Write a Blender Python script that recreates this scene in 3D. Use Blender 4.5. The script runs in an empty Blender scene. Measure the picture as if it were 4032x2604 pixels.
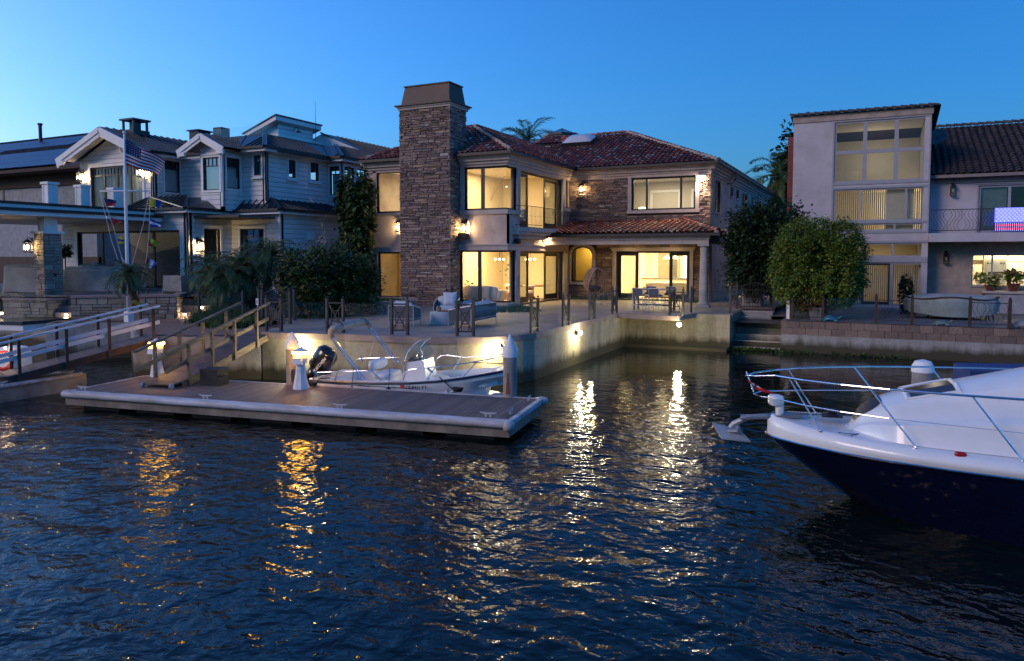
import bpy, math, random
from mathutils import Vector, Matrix
R = math.radians
scene = bpy.context.scene
# ------------------------------------------------------------------ camera
CAM_F, CAM_CX, CAM_CY, CAM_H = 2930.0, 2016.0, 1172.0, 3.8
PITCH, YAW = R(3.2), R(26)
cam_data = bpy.data.cameras.new('camera'); cam = bpy.data.objects.new('camera', cam_data)
scene.collection.objects.link(cam); scene.camera = cam
cam.location = (0, 0, CAM_H)
cam.rotation_euler = (R(90) - PITCH, 0, YAW)
cam_data.sensor_width = 36.0; cam_data.lens = 36.0 * CAM_F / 4032.0
cam_data.shift_x = 0.0; cam_data.shift_y = -(1302.0 - CAM_CY) / 4032.0
cam_data.clip_start = 0.1; cam_data.clip_end = 3000
# ------------------------------------------------------------------ dusk sky
world = bpy.data.worlds.new('World'); scene.world = world; world.use_nodes = True
wnt = world.node_tree; wbg = wnt.nodes['Background']
sky_tex = wnt.nodes.new('ShaderNodeTexSky'); sky_tex.sky_type = 'NISHITA'; sky_tex.sun_disc = False
SUN_AZ = 182.0                      # degrees counter-clockwise from +X: the sun is going down beyond the left of the view
sky_tex.sun_elevation = R(4.0); sky_tex.sun_rotation = R(90.0 - SUN_AZ)
sky_tex.ozone_density = 6.0; sky_tex.air_density = 1.0; sky_tex.dust_density = 2.0; sky_tex.altitude = 0
wnt.links.new(sky_tex.outputs[0], wbg.inputs[0]); wbg.inputs[1].default_value = 0.108
# added warm fill: sun lamp standing in for the sunset glow behind the camera
sun_data = bpy.data.lights.new('afterglow_fill', 'SUN'); sun_data.energy = 0.24; sun_data.angle = R(22); sun_data.color = (1.0, .74, .62)
sun = bpy.data.objects.new('afterglow_fill', sun_data); scene.collection.objects.link(sun)
sun.rotation_euler = Vector((-math.cos(R(238)) * .90, -math.sin(R(238)) * .90, -.43)).to_track_quat('-Z', 'Y').to_euler()
# ------------------------------------------------------------------ exposure
vs = scene.view_settings
scene.display_settings.display_device = 'sRGB'; vs.view_transform = 'Standard'; vs.look = 'None'
vs.exposure = 2.45; vs.gamma = 1.0; vs.use_curve_mapping = False
try:
    scene.cycles.use_denoising = True; scene.cycles.denoiser = 'OPENIMAGEDENOISE'
    scene.cycles.max_bounces = 7; scene.cycles.transparent_max_bounces = 16
    scene.cycles.diffuse_bounces = 3; scene.cycles.glossy_bounces = 4
    scene.cycles.sample_clamp_indirect = 20.0
    scene.cycles.caustics_reflective = False; scene.cycles.caustics_refractive = False
except Exception:
    pass
# ------------------------------------------------------------------ survey helpers: photo point -> place in the world
FWD = (-math.sin(YAW), math.cos(YAW)); RGT = (math.cos(YAW), math.sin(YAW))
def ray(x, y):
    a = (x - CAM_CX) / CAM_F; b = (CAM_CY - y) / CAM_F
    h = math.cos(PITCH) + math.sin(PITCH) * b; u = -math.sin(PITCH) + math.cos(PITCH) * b
    return (RGT[0] * a + FWD[0] * h, RGT[1] * a + FWD[1] * h, u)
def gz(x, y, z):
    d = ray(x, y); t = (z - CAM_H) / d[2]; return Vector((d[0] * t, d[1] * t, z))
def gx(x, y, X):
    d = ray(x, y); t = X / d[0]; return Vector((X, d[1] * t, CAM_H + d[2] * t))
def gy(x, y, Y):
    d = ray(x, y); t = Y / d[1]; return Vector((d[0] * t, Y, CAM_H + d[2] * t))
def gd(x, y, D):                    # at distance D along the view axis
    d = ray(x, y); return Vector((d[0] * D, d[1] * D, CAM_H + d[2] * D))
# ------------------------------------------------------------------ mesh helpers
V = Vector
class MB:
    def __init__(s): s.v = []; s.f = []
    def add(s, vs, fs):
        o = len(s.v); s.v += [tuple(p) for p in vs]; s.f += [tuple(i + o for i in f) for f in fs]; return s
    def hexa(s, p):                 # 8 corners: bottom ring 0-3, top ring 4-7
        return s.add(p, [(3, 2, 1, 0), (4, 5, 6, 7), (0, 1, 5, 4), (1, 2, 6, 5), (2, 3, 7, 6), (3, 0, 4, 7)])
    def box(s, x0, x1, y0, y1, z0, z1):
        return s.hexa([(x0, y0, z0), (x1, y0, z0), (x1, y1, z0), (x0, y1, z0), (x0, y0, z1), (x1, y0, z1), (x1, y1, z1), (x0, y1, z1)])
    def beam(s, p, q, w, h, up=(0, 0, 1)):
        p, q = V(p), V(q); d = (q - p).normalized(); up = V(up)
        a = d.cross(up)
        if a.length < 1e-4: a = d.cross(V((1, 0, 0)))
        a.normalize(); b = a.cross(d).normalized(); a *= w / 2; b *= h / 2
        return s.hexa([p - a - b, p + a - b, q + a - b, q - a - b, p - a + b, p + a + b, q + a + b, q - a + b])
    def tube(s, pts, r, n=8, cap=True, closed=False):
        pts = [V(p) for p in pts]; m = len(pts); rs = r if isinstance(r, (list, tuple)) else [r] * m
        o = len(s.v); prev = None
        for i, p in enumerate(pts):
            t = (pts[(i + 1) % m] - pts[i - 1]) if closed else (pts[min(i + 1, m - 1)] - pts[max(i - 1, 0)])
            if t.length < 1e-7: t = V((0, 0, 1))
            t.normalize()
            if prev is None:
                a = t.orthogonal().normalized()
            else:
                a = prev - t * prev.dot(t)
                if a.length < 1e-5: a = t.orthogonal()
                a.normalize()
            prev = a; b = t.cross(a)
            for k in range(n):
                th = 2 * math.pi * k / n
                s.v.append(tuple(p + (a * math.cos(th) + b * math.sin(th)) * rs[i]))
        for i in range(m if closed else m - 1):
            for k in range(n):
                i2 = (i + 1) % m
                s.f.append((o + i * n + k, o + i * n + (k + 1) % n, o + i2 * n + (k + 1) % n, o + i2 * n + k))
        if cap and not closed:
            s.f.append(tuple(o + k for k in range(n - 1, -1, -1))); s.f.append(tuple(o + (m - 1) * n + k for k in range(n)))
        return s
    def lathe(s, prof, c=(0, 0, 0), n=16, ph=0.0, sy=1.0):
        o = len(s.v); m = len(prof)
        for r_, z in prof:
            for k in range(n):
                th = 2 * math.pi * k / n + ph
                s.v.append((c[0] + r_ * math.cos(th), c[1] + r_ * math.sin(th) * sy, c[2] + z))
        for i in range(m - 1):
            for k in range(n):
                s.f.append((o + i * n + k, o + i * n + (k + 1) % n, o + (i + 1) * n + (k + 1) % n, o + (i + 1) * n + k))
        if prof[0][0] > 1e-4: s.f.append(tuple(o + k for k in range(n - 1, -1, -1)))
        if prof[-1][0] > 1e-4: s.f.append(tuple(o + (m - 1) * n + k for k in range(n)))
        return s
    def prism(s, poly, vec):
        n = len(poly); poly = [V(p) for p in poly]; vec = V(vec)
        return s.add(poly + [p + vec for p in poly], [tuple(range(n - 1, -1, -1)), tuple(range(n, 2 * n))] +
                     [(i, (i + 1) % n, n + (i + 1) % n, n + i) for i in range(n)])
    def poly(s, pts): return s.add(pts, [tuple(range(len(pts)))])
    def sheet(s, rows):             # grid of points
        m = len(rows[0]); vs = [p for r_ in rows for p in r_]
        return s.add(vs, [(i * m + j, i * m + j + 1, (i + 1) * m + j + 1, (i + 1) * m + j) for i in range(len(rows) - 1) for j in range(m - 1)])
    def bag(s, c, hx, hy, hz, p=0.45, n=14, m=8, rot=0.0):   # rounded box / cushion (superellipsoid)
        rows = []
        sg = lambda t: math.copysign(abs(t) ** p, t)
        cr, sr = math.cos(rot), math.sin(rot)
        for i in range(m + 1):
            u = -math.pi / 2 + math.pi * i / m; row = []
            for j in range(n + 1):
                w = 2 * math.pi * j / n
                x = hx * sg(math.cos(u)) * sg(math.cos(w)); y = hy * sg(math.cos(u)) * sg(math.sin(w)); z = hz * sg(math.sin(u))
                row.append((c[0] + x * cr - y * sr, c[1] + x * sr + y * cr, c[2] + z))
            rows.append(row)
        return s.sheet(rows)
    def build(s, name, mat, parent=None, smooth=False, at=None):
        me = bpy.data.meshes.new(name)
        if parent is not None: L = WL[parent.name]
        elif at is not None: L = V(at)
        else:
            xs = [p[0] for p in s.v]; ys = [p[1] for p in s.v]; zs = [p[2] for p in s.v]
            L = V(((min(xs) + max(xs)) / 2, (min(ys) + max(ys)) / 2, min(zs)))
        me.from_pydata([(p[0] - L[0], p[1] - L[1], p[2] - L[2]) for p in s.v], [], s.f)
        me.materials.append(mat)
        if smooth: me.polygons.foreach_set('use_smooth', [True] * len(me.polygons))
        me.update()
        o = bpy.data.objects.new(name, me); scene.collection.objects.link(o)
        if parent is not None: o.parent = parent
        else: o.location = L
        WL[o.name] = L
        return o
WL = {}
def smooth_by_angle(o, deg=35):
    me = o.data
    me.polygons.foreach_set('use_smooth', [True] * len(me.polygons))
    import bmesh
    bm = bmesh.new(); bm.from_mesh(me)
    bmesh.ops.remove_doubles(bm, verts=bm.verts, dist=1e-5)
    for e in bm.edges:
        if len(e.link_faces) == 2 and e.calc_face_angle(0) > R(deg): e.smooth = False
    bm.to_mesh(me); bm.free()
    return o
def tag(o, label, cat, group=None, kind=None):
    o['label'] = label; o['category'] = cat
    if group: o['group'] = group
    if kind: o['kind'] = kind
    return o
def thing(name, label, cat, loc=(0, 0, 0), group=None):
    o = bpy.data.objects.new(name, None); scene.collection.objects.link(o)
    o.location = loc; WL[o.name] = V(loc); o.empty_display_size = 0.2
    return tag(o, label, cat, group)
def struct(o): o['kind'] = 'structure'; return o
def dup(root, loc, rz=0.0, label=None, group=None, sc=None):
    def cp(o, par):
        c = o.copy(); scene.collection.objects.link(c); c.parent = par
        for ch in list(o.children): cp(ch, c)
        return c
    r = cp(root, None); r.location = loc; r.rotation_euler = (0, 0, rz)
    if sc: r.scale = (sc, sc, sc)
    if label: r['label'] = label
    if group: r['group'] = group
    return r
def lamp(kind, loc, power, col, size=0.1, rot=None, parent=None, spot=None, aim=None, size_y=None):
    d = bpy.data.lights.new('light', kind); d.energy = power; d.color = col
    if kind == 'AREA':
        d.size = size
        if size_y: d.shape = 'RECTANGLE'; d.size_y = size_y
    else: d.shadow_soft_size = size
    if kind == 'SPOT': d.spot_size = R(spot or 120); d.spot_blend = 0.6
    o = bpy.data.objects.new('light', d); scene.collection.objects.link(o)
    loc = V(loc)
    if aim is not None: o.rotation_euler = (V(aim) - loc).to_track_quat('-Z', 'Y').to_euler()
    elif rot: o.rotation_euler = rot
    if parent is not None: o.parent = parent; loc = loc - WL[parent.name]
    o.location = loc
    return o
# wall frames: ax 'Y' faces -Y at y=c, ax 'X' faces +X at x=c;  u along the wall, n outward
def wp(ax, c, u, z, n=0.0): return (u, c - n, z) if ax == 'Y' else (c + n, u, z)
def wbox(mb, ax, c, u0, u1, z0, z1, n0, n1):
    if ax == 'Y': mb.box(u0, u1, c - n1, c - n0, z0, z1)
    else: mb.box(c + n0, c + n1, u0, u1, z0, z1)
    return mb
def wall(mb, ax, c, u0, u1, z0, z1, ops=(), th=0.3):
    us = sorted(set([u0, u1] + [v for o in ops for v in o[:2]])); zs = sorted(set([z0, z1] + [v for o in ops for v in o[2:4]]))
    us = [u for u in us if u0 - 1e-6 <= u <= u1 + 1e-6]; zs = [z for z in zs if z0 - 1e-6 <= z <= z1 + 1e-6]
    for i in range(len(us) - 1):
        for j in range(len(zs) - 1):
            cu, cz = (us[i] + us[i + 1]) / 2, (zs[j] + zs[j + 1]) / 2
            if any(o[0] < cu < o[1] and o[2] < cz < o[3] for o in ops): continue
            a, b, c_, d = us[i], us[i + 1], zs[j], zs[j + 1]
            for n in (0.0, -th): mb.poly([wp(ax, c, a, c_, n), wp(ax, c, b, c_, n), wp(ax, c, b, d, n), wp(ax, c, a, d, n)])
    rim = []
    for a, b, c_, d in [o[:4] for o in ops]: rim += [((a, c_), (b, c_)), ((b, d), (a, d))] + ([((b, c_), (b, d))] if b < u1 - 1e-4 else []) + ([((a, d), (a, c_))] if a > u0 + 1e-4 else [])
    for j in range(len(zs) - 1):         # ends of the wall, left open where an opening runs to the corner
        cz = (zs[j] + zs[j + 1]) / 2
        for u, k in ((u0, 1e-3), (u1, -1e-3)):
            if not any(o[0] < u + k < o[1] and o[2] < cz < o[3] for o in ops): rim.append(((u, zs[j]), (u, zs[j + 1])))
    rim += [((u0, z0), (u1, z0)), ((u1, z1), (u0, z1))]
    if True:
        for p, q in rim:
            mb.poly([wp(ax, c, p[0], p[1]), wp(ax, c, q[0], q[1]), wp(ax, c, q[0], q[1], -th), wp(ax, c, p[0], p[1], -th)])
    return mb
def window(par, ax, c, u0, u1, z0, z1, fm, gm, fr=0.07, mull=(), rails=(), trim=0.0, tm=None, name='window', rec=0.06, bars=None, sill=False):
    """one window: frame (with mullions) as the part, pane and surround as its sub-parts"""
    m = MB(); n0, n1 = -rec - 0.07, -rec
    wbox(m, ax, c, u0, u0 + fr, z0, z1, n0, n1); wbox(m, ax, c, u1 - fr, u1, z0, z1, n0, n1)
    wbox(m, ax, c, u0 + fr, u1 - fr, z0, z0 + fr, n0, n1); wbox(m, ax, c, u0 + fr, u1 - fr, z1 - fr, z1, n0, n1)
    for u in mull: wbox(m, ax, c, u - fr * .6, u + fr * .6, z0 + fr, z1 - fr, n0 - .004, n1 + .004)
    for z in rails: wbox(m, ax, c, u0 + fr, u1 - fr, z - fr * .4, z + fr * .4, n0 + .003, n1 - .003)
    if bars:                         # small glazing bars: (u list, zlo, zhi)
        for u in bars[0]: wbox(m, ax, c, u - .018, u + .018, bars[1], bars[2], n0 + .006, n1 - .006)
    f = m.build(name, fm, par)
    g = MB(); g.poly([wp(ax, c, u0 + fr * .5, z0 + fr * .5, n0 + .035), wp(ax, c, u1 - fr * .5, z0 + fr * .5, n0 + .035), wp(ax, c, u1 - fr * .5, z1 - fr * .5, n0 + .035), wp(ax, c, u0 + fr * .5, z1 - fr * .5, n0 + .035)])
    g.build('pane', gm, f)
    if trim:
        t = MB()
        wbox(t, ax, c, u0 - trim, u0, z0 - trim, z1 + trim, -.1, .05); wbox(t, ax, c, u1, u1 + trim, z0 - trim, z1 + trim, -.1, .05)
        wbox(t, ax, c, u0, u1, z1, z1 + trim, -.1, .05); wbox(t, ax, c, u0, u1, z0 - trim, z0, -.1, .05)
        wbox(t, ax, c, u0 - trim - .03, u1 + trim + .03, z1 + trim, z1 + trim + .05, -.05, .1)
        if sill: wbox(t, ax, c, u0 - trim - .05, u1 + trim + .05, z0 - trim - .07, z0 - trim, -.05, .12)
        t.build('surround', tm or fm, f)
    return f
# ------------------------------------------------------------------ materials
def newmat(name):
    m = bpy.data.materials.new(name); m.use_nodes = True
    nt = m.node_tree; b = nt.nodes['Principled BSDF']; return m, nt, b
def nd(nt, t, **k):
    n = nt.nodes.new(t)
    for a, v in k.items(): setattr(n, a, v)
    return n
def ramp(nt, stops, interp='LINEAR'):
    r = nd(nt, 'ShaderNodeValToRGB'); cr = r.color_ramp; cr.interpolation = interp
    while len(cr.elements) > 1: cr.elements.remove(cr.elements[-1])
    cr.elements[0].position = stops[0][0]; cr.elements[0].color = (*stops[0][1], 1)
    for p, c in stops[1:]:
        e = cr.elements.new(p); e.color = (*c, 1)
    return r
def mixc(nt, a, b, fac, mode='MIX'):
    m = nd(nt, 'ShaderNodeMix', data_type='RGBA', blend_type=mode)
    for sock, v in ((m.inputs[6], a), (m.inputs[7], b)):
        if isinstance(v, tuple): sock.default_value = (*v, 1) if len(v) == 3 else v
        else: nt.links.new(v, sock)
    if isinstance(fac, (int, float)): m.inputs[0].default_value = fac
    else: nt.links.new(fac, m.inputs[0])
    return m.outputs[2]
def noise(nt, scale, detail=4, rough=.55, coords='Object', stretch=None, dist=0):
    tc = nd(nt, 'ShaderNodeTexCoord'); n = nd(nt, 'ShaderNodeTexNoise')
    n.inputs['Scale'].default_value = scale; n.inputs['Detail'].default_value = detail; n.inputs['Roughness'].default_value = rough
    n.inputs['Distortion'].default_value = dist
    src = tc.outputs[coords]
    if stretch:
        mp = nd(nt, 'ShaderNodeMapping'); mp.inputs['Scale'].default_value = stretch; nt.links.new(src, mp.inputs[0]); src = mp.outputs[0]
    nt.links.new(src, n.inputs['Vector']); return n.outputs['Fac']
def bump(nt, b, h, strength=.3, dist=.02):
    bp = nd(nt, 'ShaderNodeBump'); bp.inputs['Strength'].default_value = strength; bp.inputs['Distance'].default_value = dist
    nt.links.new(h, bp.inputs['Height']); nt.links.new(bp.outputs[0], b.inputs['Normal'])
def pm(name, col, rough=.6, metal=0.0, var=.18, scale=3.0, bmp=0.0, bscale=60, coat=0.0, spec=.5, stretch=None, col2=None):
    m, nt, b = newmat(name)
    n = noise(nt, scale, 5, .6, stretch=stretch)
    c2 = col2 or tuple(c * (1 - var * 1.6) for c in col)
    mr = nd(nt, 'ShaderNodeMapRange'); mr.inputs[1].default_value = .3; mr.inputs[2].default_value = .7; nt.links.new(n, mr.inputs[0])
    nt.links.new(mixc(nt, c2, tuple(min(1, c * (1 + var * .5)) for c in col), mr.outputs[0]), b.inputs['Base Color'])
    b.inputs['Roughness'].default_value = rough; b.inputs['Metallic'].default_value = metal
    b.inputs['Coat Weight'].default_value = coat; b.inputs['Specular IOR Level'].default_value = spec
    if bmp: bump(nt, b, noise(nt, bscale, 4, .6), bmp, .01)
    return m
def emis(name, col, strength):
    m, nt, b = newmat(name); b.inputs['Base Color'].default_value = (0.8, 0.8, 0.8, 1)
    b.inputs['Emission Color'].default_value = (*col, 1); b.inputs['Emission Strength'].default_value = strength; return m
def island(name, stops, rough=.8, bmp=.4, bscale=25, nvar=.35, nscale=9, interp='LINEAR', metal=0.0):
    """colour drawn per separate piece of the mesh (one stone, one tile, one leaf), mottled by noise"""
    m, nt, b = newmat(name); g = nd(nt, 'ShaderNodeNewGeometry'); r = ramp(nt, stops, interp)
    nt.links.new(g.outputs['Random Per Island'], r.inputs[0])
    n = noise(nt, nscale, 5, .65)
    mr = nd(nt, 'ShaderNodeMapRange'); mr.inputs[1].default_value = .25; mr.inputs[2].default_value = .75
    mr.inputs[3].default_value = 1 - nvar; mr.inputs[4].default_value = 1 + nvar * .4; nt.links.new(n, mr.inputs[0])
    cmb = nd(nt, 'ShaderNodeCombineColor')
    for i in range(3): nt.links.new(mr.outputs[0], cmb.inputs[i])
    nt.links.new(mixc(nt, r.outputs[0], cmb.outputs[0], 1.0, 'MULTIPLY'), b.inputs['Base Color'])
    b.inputs['Roughness'].default_value = rough; b.inputs['Metallic'].default_value = metal
    if bmp: bump(nt, b, noise(nt, bscale, 5, .6), bmp, .02)
    return m
def glassmat(name, tint=(.93, .96, .95), refl=.05, rough=0.0, boost=1.0):
    m = bpy.data.materials.new(name); m.use_nodes = True; nt = m.node_tree; nt.nodes.clear()
    out = nd(nt, 'ShaderNodeOutputMaterial'); mx = nd(nt, 'ShaderNodeMixShader'); tr = nd(nt, 'ShaderNodeBsdfTransparent'); gl = nd(nt, 'ShaderNodeBsdfGlossy')
    tr.inputs[0].default_value = (*tint, 1); gl.inputs[0].default_value = (1, 1, 1, 1); gl.inputs['Roughness'].default_value = rough
    lw = nd(nt, 'ShaderNodeLayerWeight'); lw.inputs[0].default_value = .5
    pw = nd(nt, 'ShaderNodeMath', operation='POWER'); pw.inputs[1].default_value = 4.0; nt.links.new(lw.outputs['Facing'], pw.inputs[0])
    ma = nd(nt, 'ShaderNodeMath', operation='MULTIPLY_ADD'); ma.inputs[1].default_value = boost * (1 - refl); ma.inputs[2].default_value = refl
    ma.use_clamp = True
    nt.links.new(pw.outputs[0], ma.inputs[0]); nt.links.new(ma.outputs[0], mx.inputs[0])
    nt.links.new(tr.outputs[0], mx.inputs[1]); nt.links.new(gl.outputs[0], mx.inputs[2]); nt.links.new(mx.outputs[0], out.inputs[0])
    return m
def leafmat(name, stops, rough=.5, trans=.25):
    m, nt, b = newmat(name); g = nd(nt, 'ShaderNodeNewGeometry'); r = ramp(nt, stops)
    nt.links.new(g.outputs['Random Per Island'], r.inputs[0]); nt.links.new(r.outputs[0], b.inputs['Base Color'])
    b.inputs['Roughness'].default_value = rough; b.inputs['Specular IOR Level'].default_value = .35
    return m
# ================================================================== shared materials
M = {}
M['stucco'] = pm('pink_beige_stucco', (.50, .41, .36), .85, bmp=.25, bscale=90, var=.2, scale=1.2)
M['trim'] = pm('precast_trim', (.46, .40, .36), .75, var=.12, bmp=.1)
M['cream'] = pm('cream_interior_paint', (.78, .68, .50), .7, var=.04)
M['gold'] = pm('lamp_tinted_interior_wall', (.62, .42, .10), .7, var=.05)  # gold tint of warmer lamplight is put into the wall colour
M['greige'] = pm('greige_interior_paint', (.55, .50, .42), .7, var=.04)
M['bronze'] = pm('dark_bronze_frame', (.022, .020, .022), .4, var=.2)
M['iron'] = pm('charcoal_wrought_iron', (.035, .033, .038), .5, var=.25)
M['gutter'] = pm('dark_brown_gutter', (.035, .028, .026), .45)
M['glass'] = glassmat('window_glass', refl=.045)
M['glass_rail'] = glassmat('railing_glass', (.86, .93, .91), .07)
M['glass_dark'] = glassmat('tinted_window_glass', (.55, .62, .62), .09, boost=1.0)
M['white'] = pm('white_paint', (.78, .78, .77), .5, var=.05)
M['black'] = pm('matt_black', (.012, .012, .013), .5)
M['chrome'] = pm('polished_steel', (.75, .75, .77), .15, 1.0, var=.05)
M['timber'] = pm('weathered_timber', (.20, .145, .09), .8, var=.4, scale=2.5, stretch=(1, 1, 8), bmp=.3)
M['darktimber'] = pm('dark_red_timber', (.055, .028, .022), .7, var=.3, scale=4)
M['ledge'] = island('ledgestone', [(0, (.14, .10, .092)), (.2, (.24, .165, .14)), (.4, (.33, .24, .19)), (.55, (.21, .165, .165)), (.72, (.38, .28, .22)), (.86, (.28, .185, .155)), (.95, (.47, .34, .23)), (1, (.52, .45, .40))], .85, .7, 30)
M['mortar'] = pm('dark_mortar', (.05, .042, .04), .95, bmp=.4)
M['tile'] = island('clay_barrel_tile', [(0, (.10, .042, .042)), (.16, (.23, .055, .040)), (.34, (.37, .075, .048)), (.48, (.17, .068, .066)), (.62, (.46, .115, .062)), (.74, (.28, .09, .072)), (.87, (.52, .18, .10)), (.95, (.42, .30, .25)), (1, (.48, .38, .31))], .75, .35, 18, .3, 6)
M['tile_dark'] = island('dark_brown_roof_tile', [(0, (.055, .044, .044)), (.5, (.09, .066, .060)), (1, (.13, .09, .078))], .8, .3, 18, .4, 4)
M['tilebed'] = pm('roof_underlay', (.04, .026, .024), .9)
M['limemortar'] = pm('pale_ridge_mortar', (.42, .34, .28), .9, bmp=.6, bscale=20)
M['terracotta'] = pm('terracotta', (.42, .22, .12), .8)
M['soil'] = pm('soil', (.03, .022, .016), .95)
M['grass'] = leafmat('grass_blades', [(0, (.022, .05, .012)), (.5, (.04, .085, .02)), (1, (.07, .12, .03))])
M['fabric_white'] = pm('white_outdoor_fabric', (.62, .63, .66), .9, var=.1, bmp=.15, bscale=200)
M['fabric_grey'] = pm('grey_weave', (.12, .12, .135), .9, var=.2, bmp=.3, bscale=150)
M['cover'] = pm('grey_tarp_cover', (.33, .35, .36), .85, var=.15, scale=2, bmp=.2, bscale=14)
M['sofa'] = pm('cream_boucle', (.72, .66, .56), .9, var=.06)
M['oak'] = pm('oak_wood', (.32, .20, .10), .6, var=.25, stretch=(1, 1, 6))
M['lens'] = emis('floodlight_lens', (1.0, .93, .72), 70); M['glass_coated'] = glassmat('coated_window_glass', (.6, .68, .66), .30)
M['bulb'] = emis('warm_bulb', (1.0, .70, .36), 60)
M['amber'] = emis('amber_lens', (1.0, .46, .02), 14)
# ================================================================== water, land
def concrete_mat(name, col, stain=True, scale=1.0):
    m, nt, b = newmat(name)
    n1 = noise(nt, 1.3 * scale, 6, .65); n2 = noise(nt, 7 * scale, 5, .7, stretch=(1, 1, 2.5)); n3 = noise(nt, .9, 5, .7, stretch=(2.2, 2.2, .35))
    r1 = ramp(nt, [(.3, tuple(c * .72 for c in col)), (.55, col), (.75, tuple(min(1, c * 1.18) for c in col))]); nt.links.new(n1, r1.inputs[0])
    r2 = ramp(nt, [(.32, (.55, .52, .48)), (.5, (1, 1, 1))]); nt.links.new(n2, r2.inputs[0])
    r3 = ramp(nt, [(.35, (.5, .46, .4)), (.55, (1, 1, 1))]); nt.links.new(n3, r3.inputs[0])
    c = mixc(nt, mixc(nt, r1.outputs[0], r2.outputs[0], .5, 'MULTIPLY'), r3.outputs[0], .55, 'MULTIPLY')
    if stain:                        # algae and damp left by the tide on the lowest half metre
        g = nd(nt, 'ShaderNodeNewGeometry'); sx = nd(nt, 'ShaderNodeSeparateXYZ'); nt.links.new(g.outputs['Position'], sx.inputs[0])
        ad = nd(nt, 'ShaderNodeMath', operation='MULTIPLY_ADD'); ad.inputs[1].default_value = .5; nt.links.new(n3, ad.inputs[0]); nt.links.new(sx.outputs[2], ad.inputs[2])
        mr = nd(nt, 'ShaderNodeMapRange'); mr.inputs[1].default_value = .52; mr.inputs[2].default_value = .78; nt.links.new(ad.outputs[0], mr.inputs[0])
        c = mixc(nt, (.052, .046, .026), c, mr.outputs[0])
    nt.links.new(c, b.inputs['Base Color']); b.inputs['Roughness'].default_value = .85
    bump(nt, b, n2, .5, .015); return m
M['seawall'] = concrete_mat('seawall_concrete', (.40, .36, .27))
M['seawall_grey'] = concrete_mat('grey_seawall_concrete', (.34, .33, .32))
M['terrace'] = pm('stamped_concrete', (.36, .285, .245), .6, var=.22, scale=1.1, bmp=.15, bscale=30)
M['coping'] = pm('coping_stone', (.33, .25, .225), .75, var=.2, scale=2, bmp=.2)
M['brickpath'] = pm('brick_path', (.26, .15, .105), .8, var=.25, scale=6, bmp=.3)
M['patio'] = pm('slate_patio', (.17, .165, .16), .75, var=.3, scale=1.8, bmp=.2)
M['land'] = pm('ground_soil', (.09, .08, .065), .95)
def water_mat():
    m, nt, b = newmat('harbour_water')
    b.inputs['Base Color'].default_value = (.0035, .0075, .0075, 1); b.inputs['Roughness'].default_value = .03; b.inputs['IOR'].default_value = 1.333
    b.inputs['Specular IOR Level'].default_value = .5
    tc = nd(nt, 'ShaderNodeTexCoord')
    def nz(scale, stretch, rot, detail, dist=0.4, rg=.5):
        mp = nd(nt, 'ShaderNodeMapping'); mp.inputs['Scale'].default_value = stretch; mp.inputs['Rotation'].default_value = (0, 0, R(rot))
        nt.links.new(tc.outputs['Object'], mp.inputs[0]); n = nd(nt, 'ShaderNodeTexNoise')
        n.inputs['Scale'].default_value = scale; n.inputs['Detail'].default_value = detail; n.inputs['Distortion'].default_value = dist; n.inputs['Roughness'].default_value = rg
        nt.links.new(mp.outputs[0], n.inputs['Vector']); return n.outputs['Fac']
    def mul(a, k):
        q = nd(nt, 'ShaderNodeMath', operation='MULTIPLY'); q.inputs[1].default_value = k
        if hasattr(k, 'is_output'): nt.links.new(k, q.inputs[1])
        nt.links.new(a, q.inputs[0]); return q.outputs[0]
    def add(a, c):
        q = nd(nt, 'ShaderNodeMath', operation='ADD'); nt.links.new(a, q.inputs[0]); nt.links.new(c, q.inputs[1]); return q.outputs[0]
    h = add(add(mul(nz(.40, (1, 2.0, 1), 32, 2), .085), mul(nz(1.7, (1, 1.35, 1), 16, 2), .068)), mul(nz(5.0, (1, 1.15, 1), 50, 3), .026))
    # the basin behind the dock lies in the lee and is calmer than the open channel
    sx = nd(nt, 'ShaderNodeSeparateXYZ'); nt.links.new(tc.outputs['Object'], sx.inputs[0])
    mr = nd(nt, 'ShaderNodeMapRange'); mr.interpolation_type = 'SMOOTHSTEP'
    mr.inputs[1].default_value = 11.0; mr.inputs[2].default_value = 24.0; mr.inputs[3].default_value = 1.0; mr.inputs[4].default_value = .16
    nt.links.new(sx.outputs[1], mr.inputs[0])
    bp = nd(nt, 'ShaderNodeBump'); bp.inputs['Distance'].default_value = 1.0
    nt.links.new(mr.outputs[0], bp.inputs['Strength']); nt.links.new(h, bp.inputs['Height']); nt.links.new(bp.outputs[0], b.inputs['Normal'])
    return m
w = MB(); w.poly([(-700, -300, 0), (700, -300, 0), (700, 700, 0), (-700, 700, 0)])
struct(w.build('water', water_mat(), at=(0, 0, 0)))
T = 1.45
# shoreline, left to right
edge_px = [(1032, 1309.5), (1150, 1313.5), (1358, 1318), (1540, 1325), (1643, 1329), (1800, 1331), (1900, 1330), (1990, 1325.5), (2060, 1318), (2105, 1311)]
edge = [gz(x, y, T) for x, y in edge_px] + [V((-9.35, 22.5, T)), V((-9.38, 25.5, T)), V((-9.45, 29.1, T))]
slab = [V((-6.95, 28.75, T)), V((-6.55, 30.75, T))]
shore = [V((-700, 19.2, T)), V((-28.9, 19.2, T)), V((-27.3, 16.9, T)), V((-24.9, 18.55, T)), V((-20.6, 15.45, T)), V((-19.0, 15.9, T))] + edge + [V((-9.38, 30.7, T)), V((-5.2, 30.9, T)), V((-5.2, 31.15, T)), V((-3.3, 31.15, T)), V((700, 31.15, T))]
gr = MB(); gr.poly([(p.x, p.y + .05, 1.10) for p in shore] + [(700, 700, 1.10), (-700, 700, 1.10)])
struct(gr.build('ground', M['land'], at=(0, 0, 1.10)))
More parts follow.
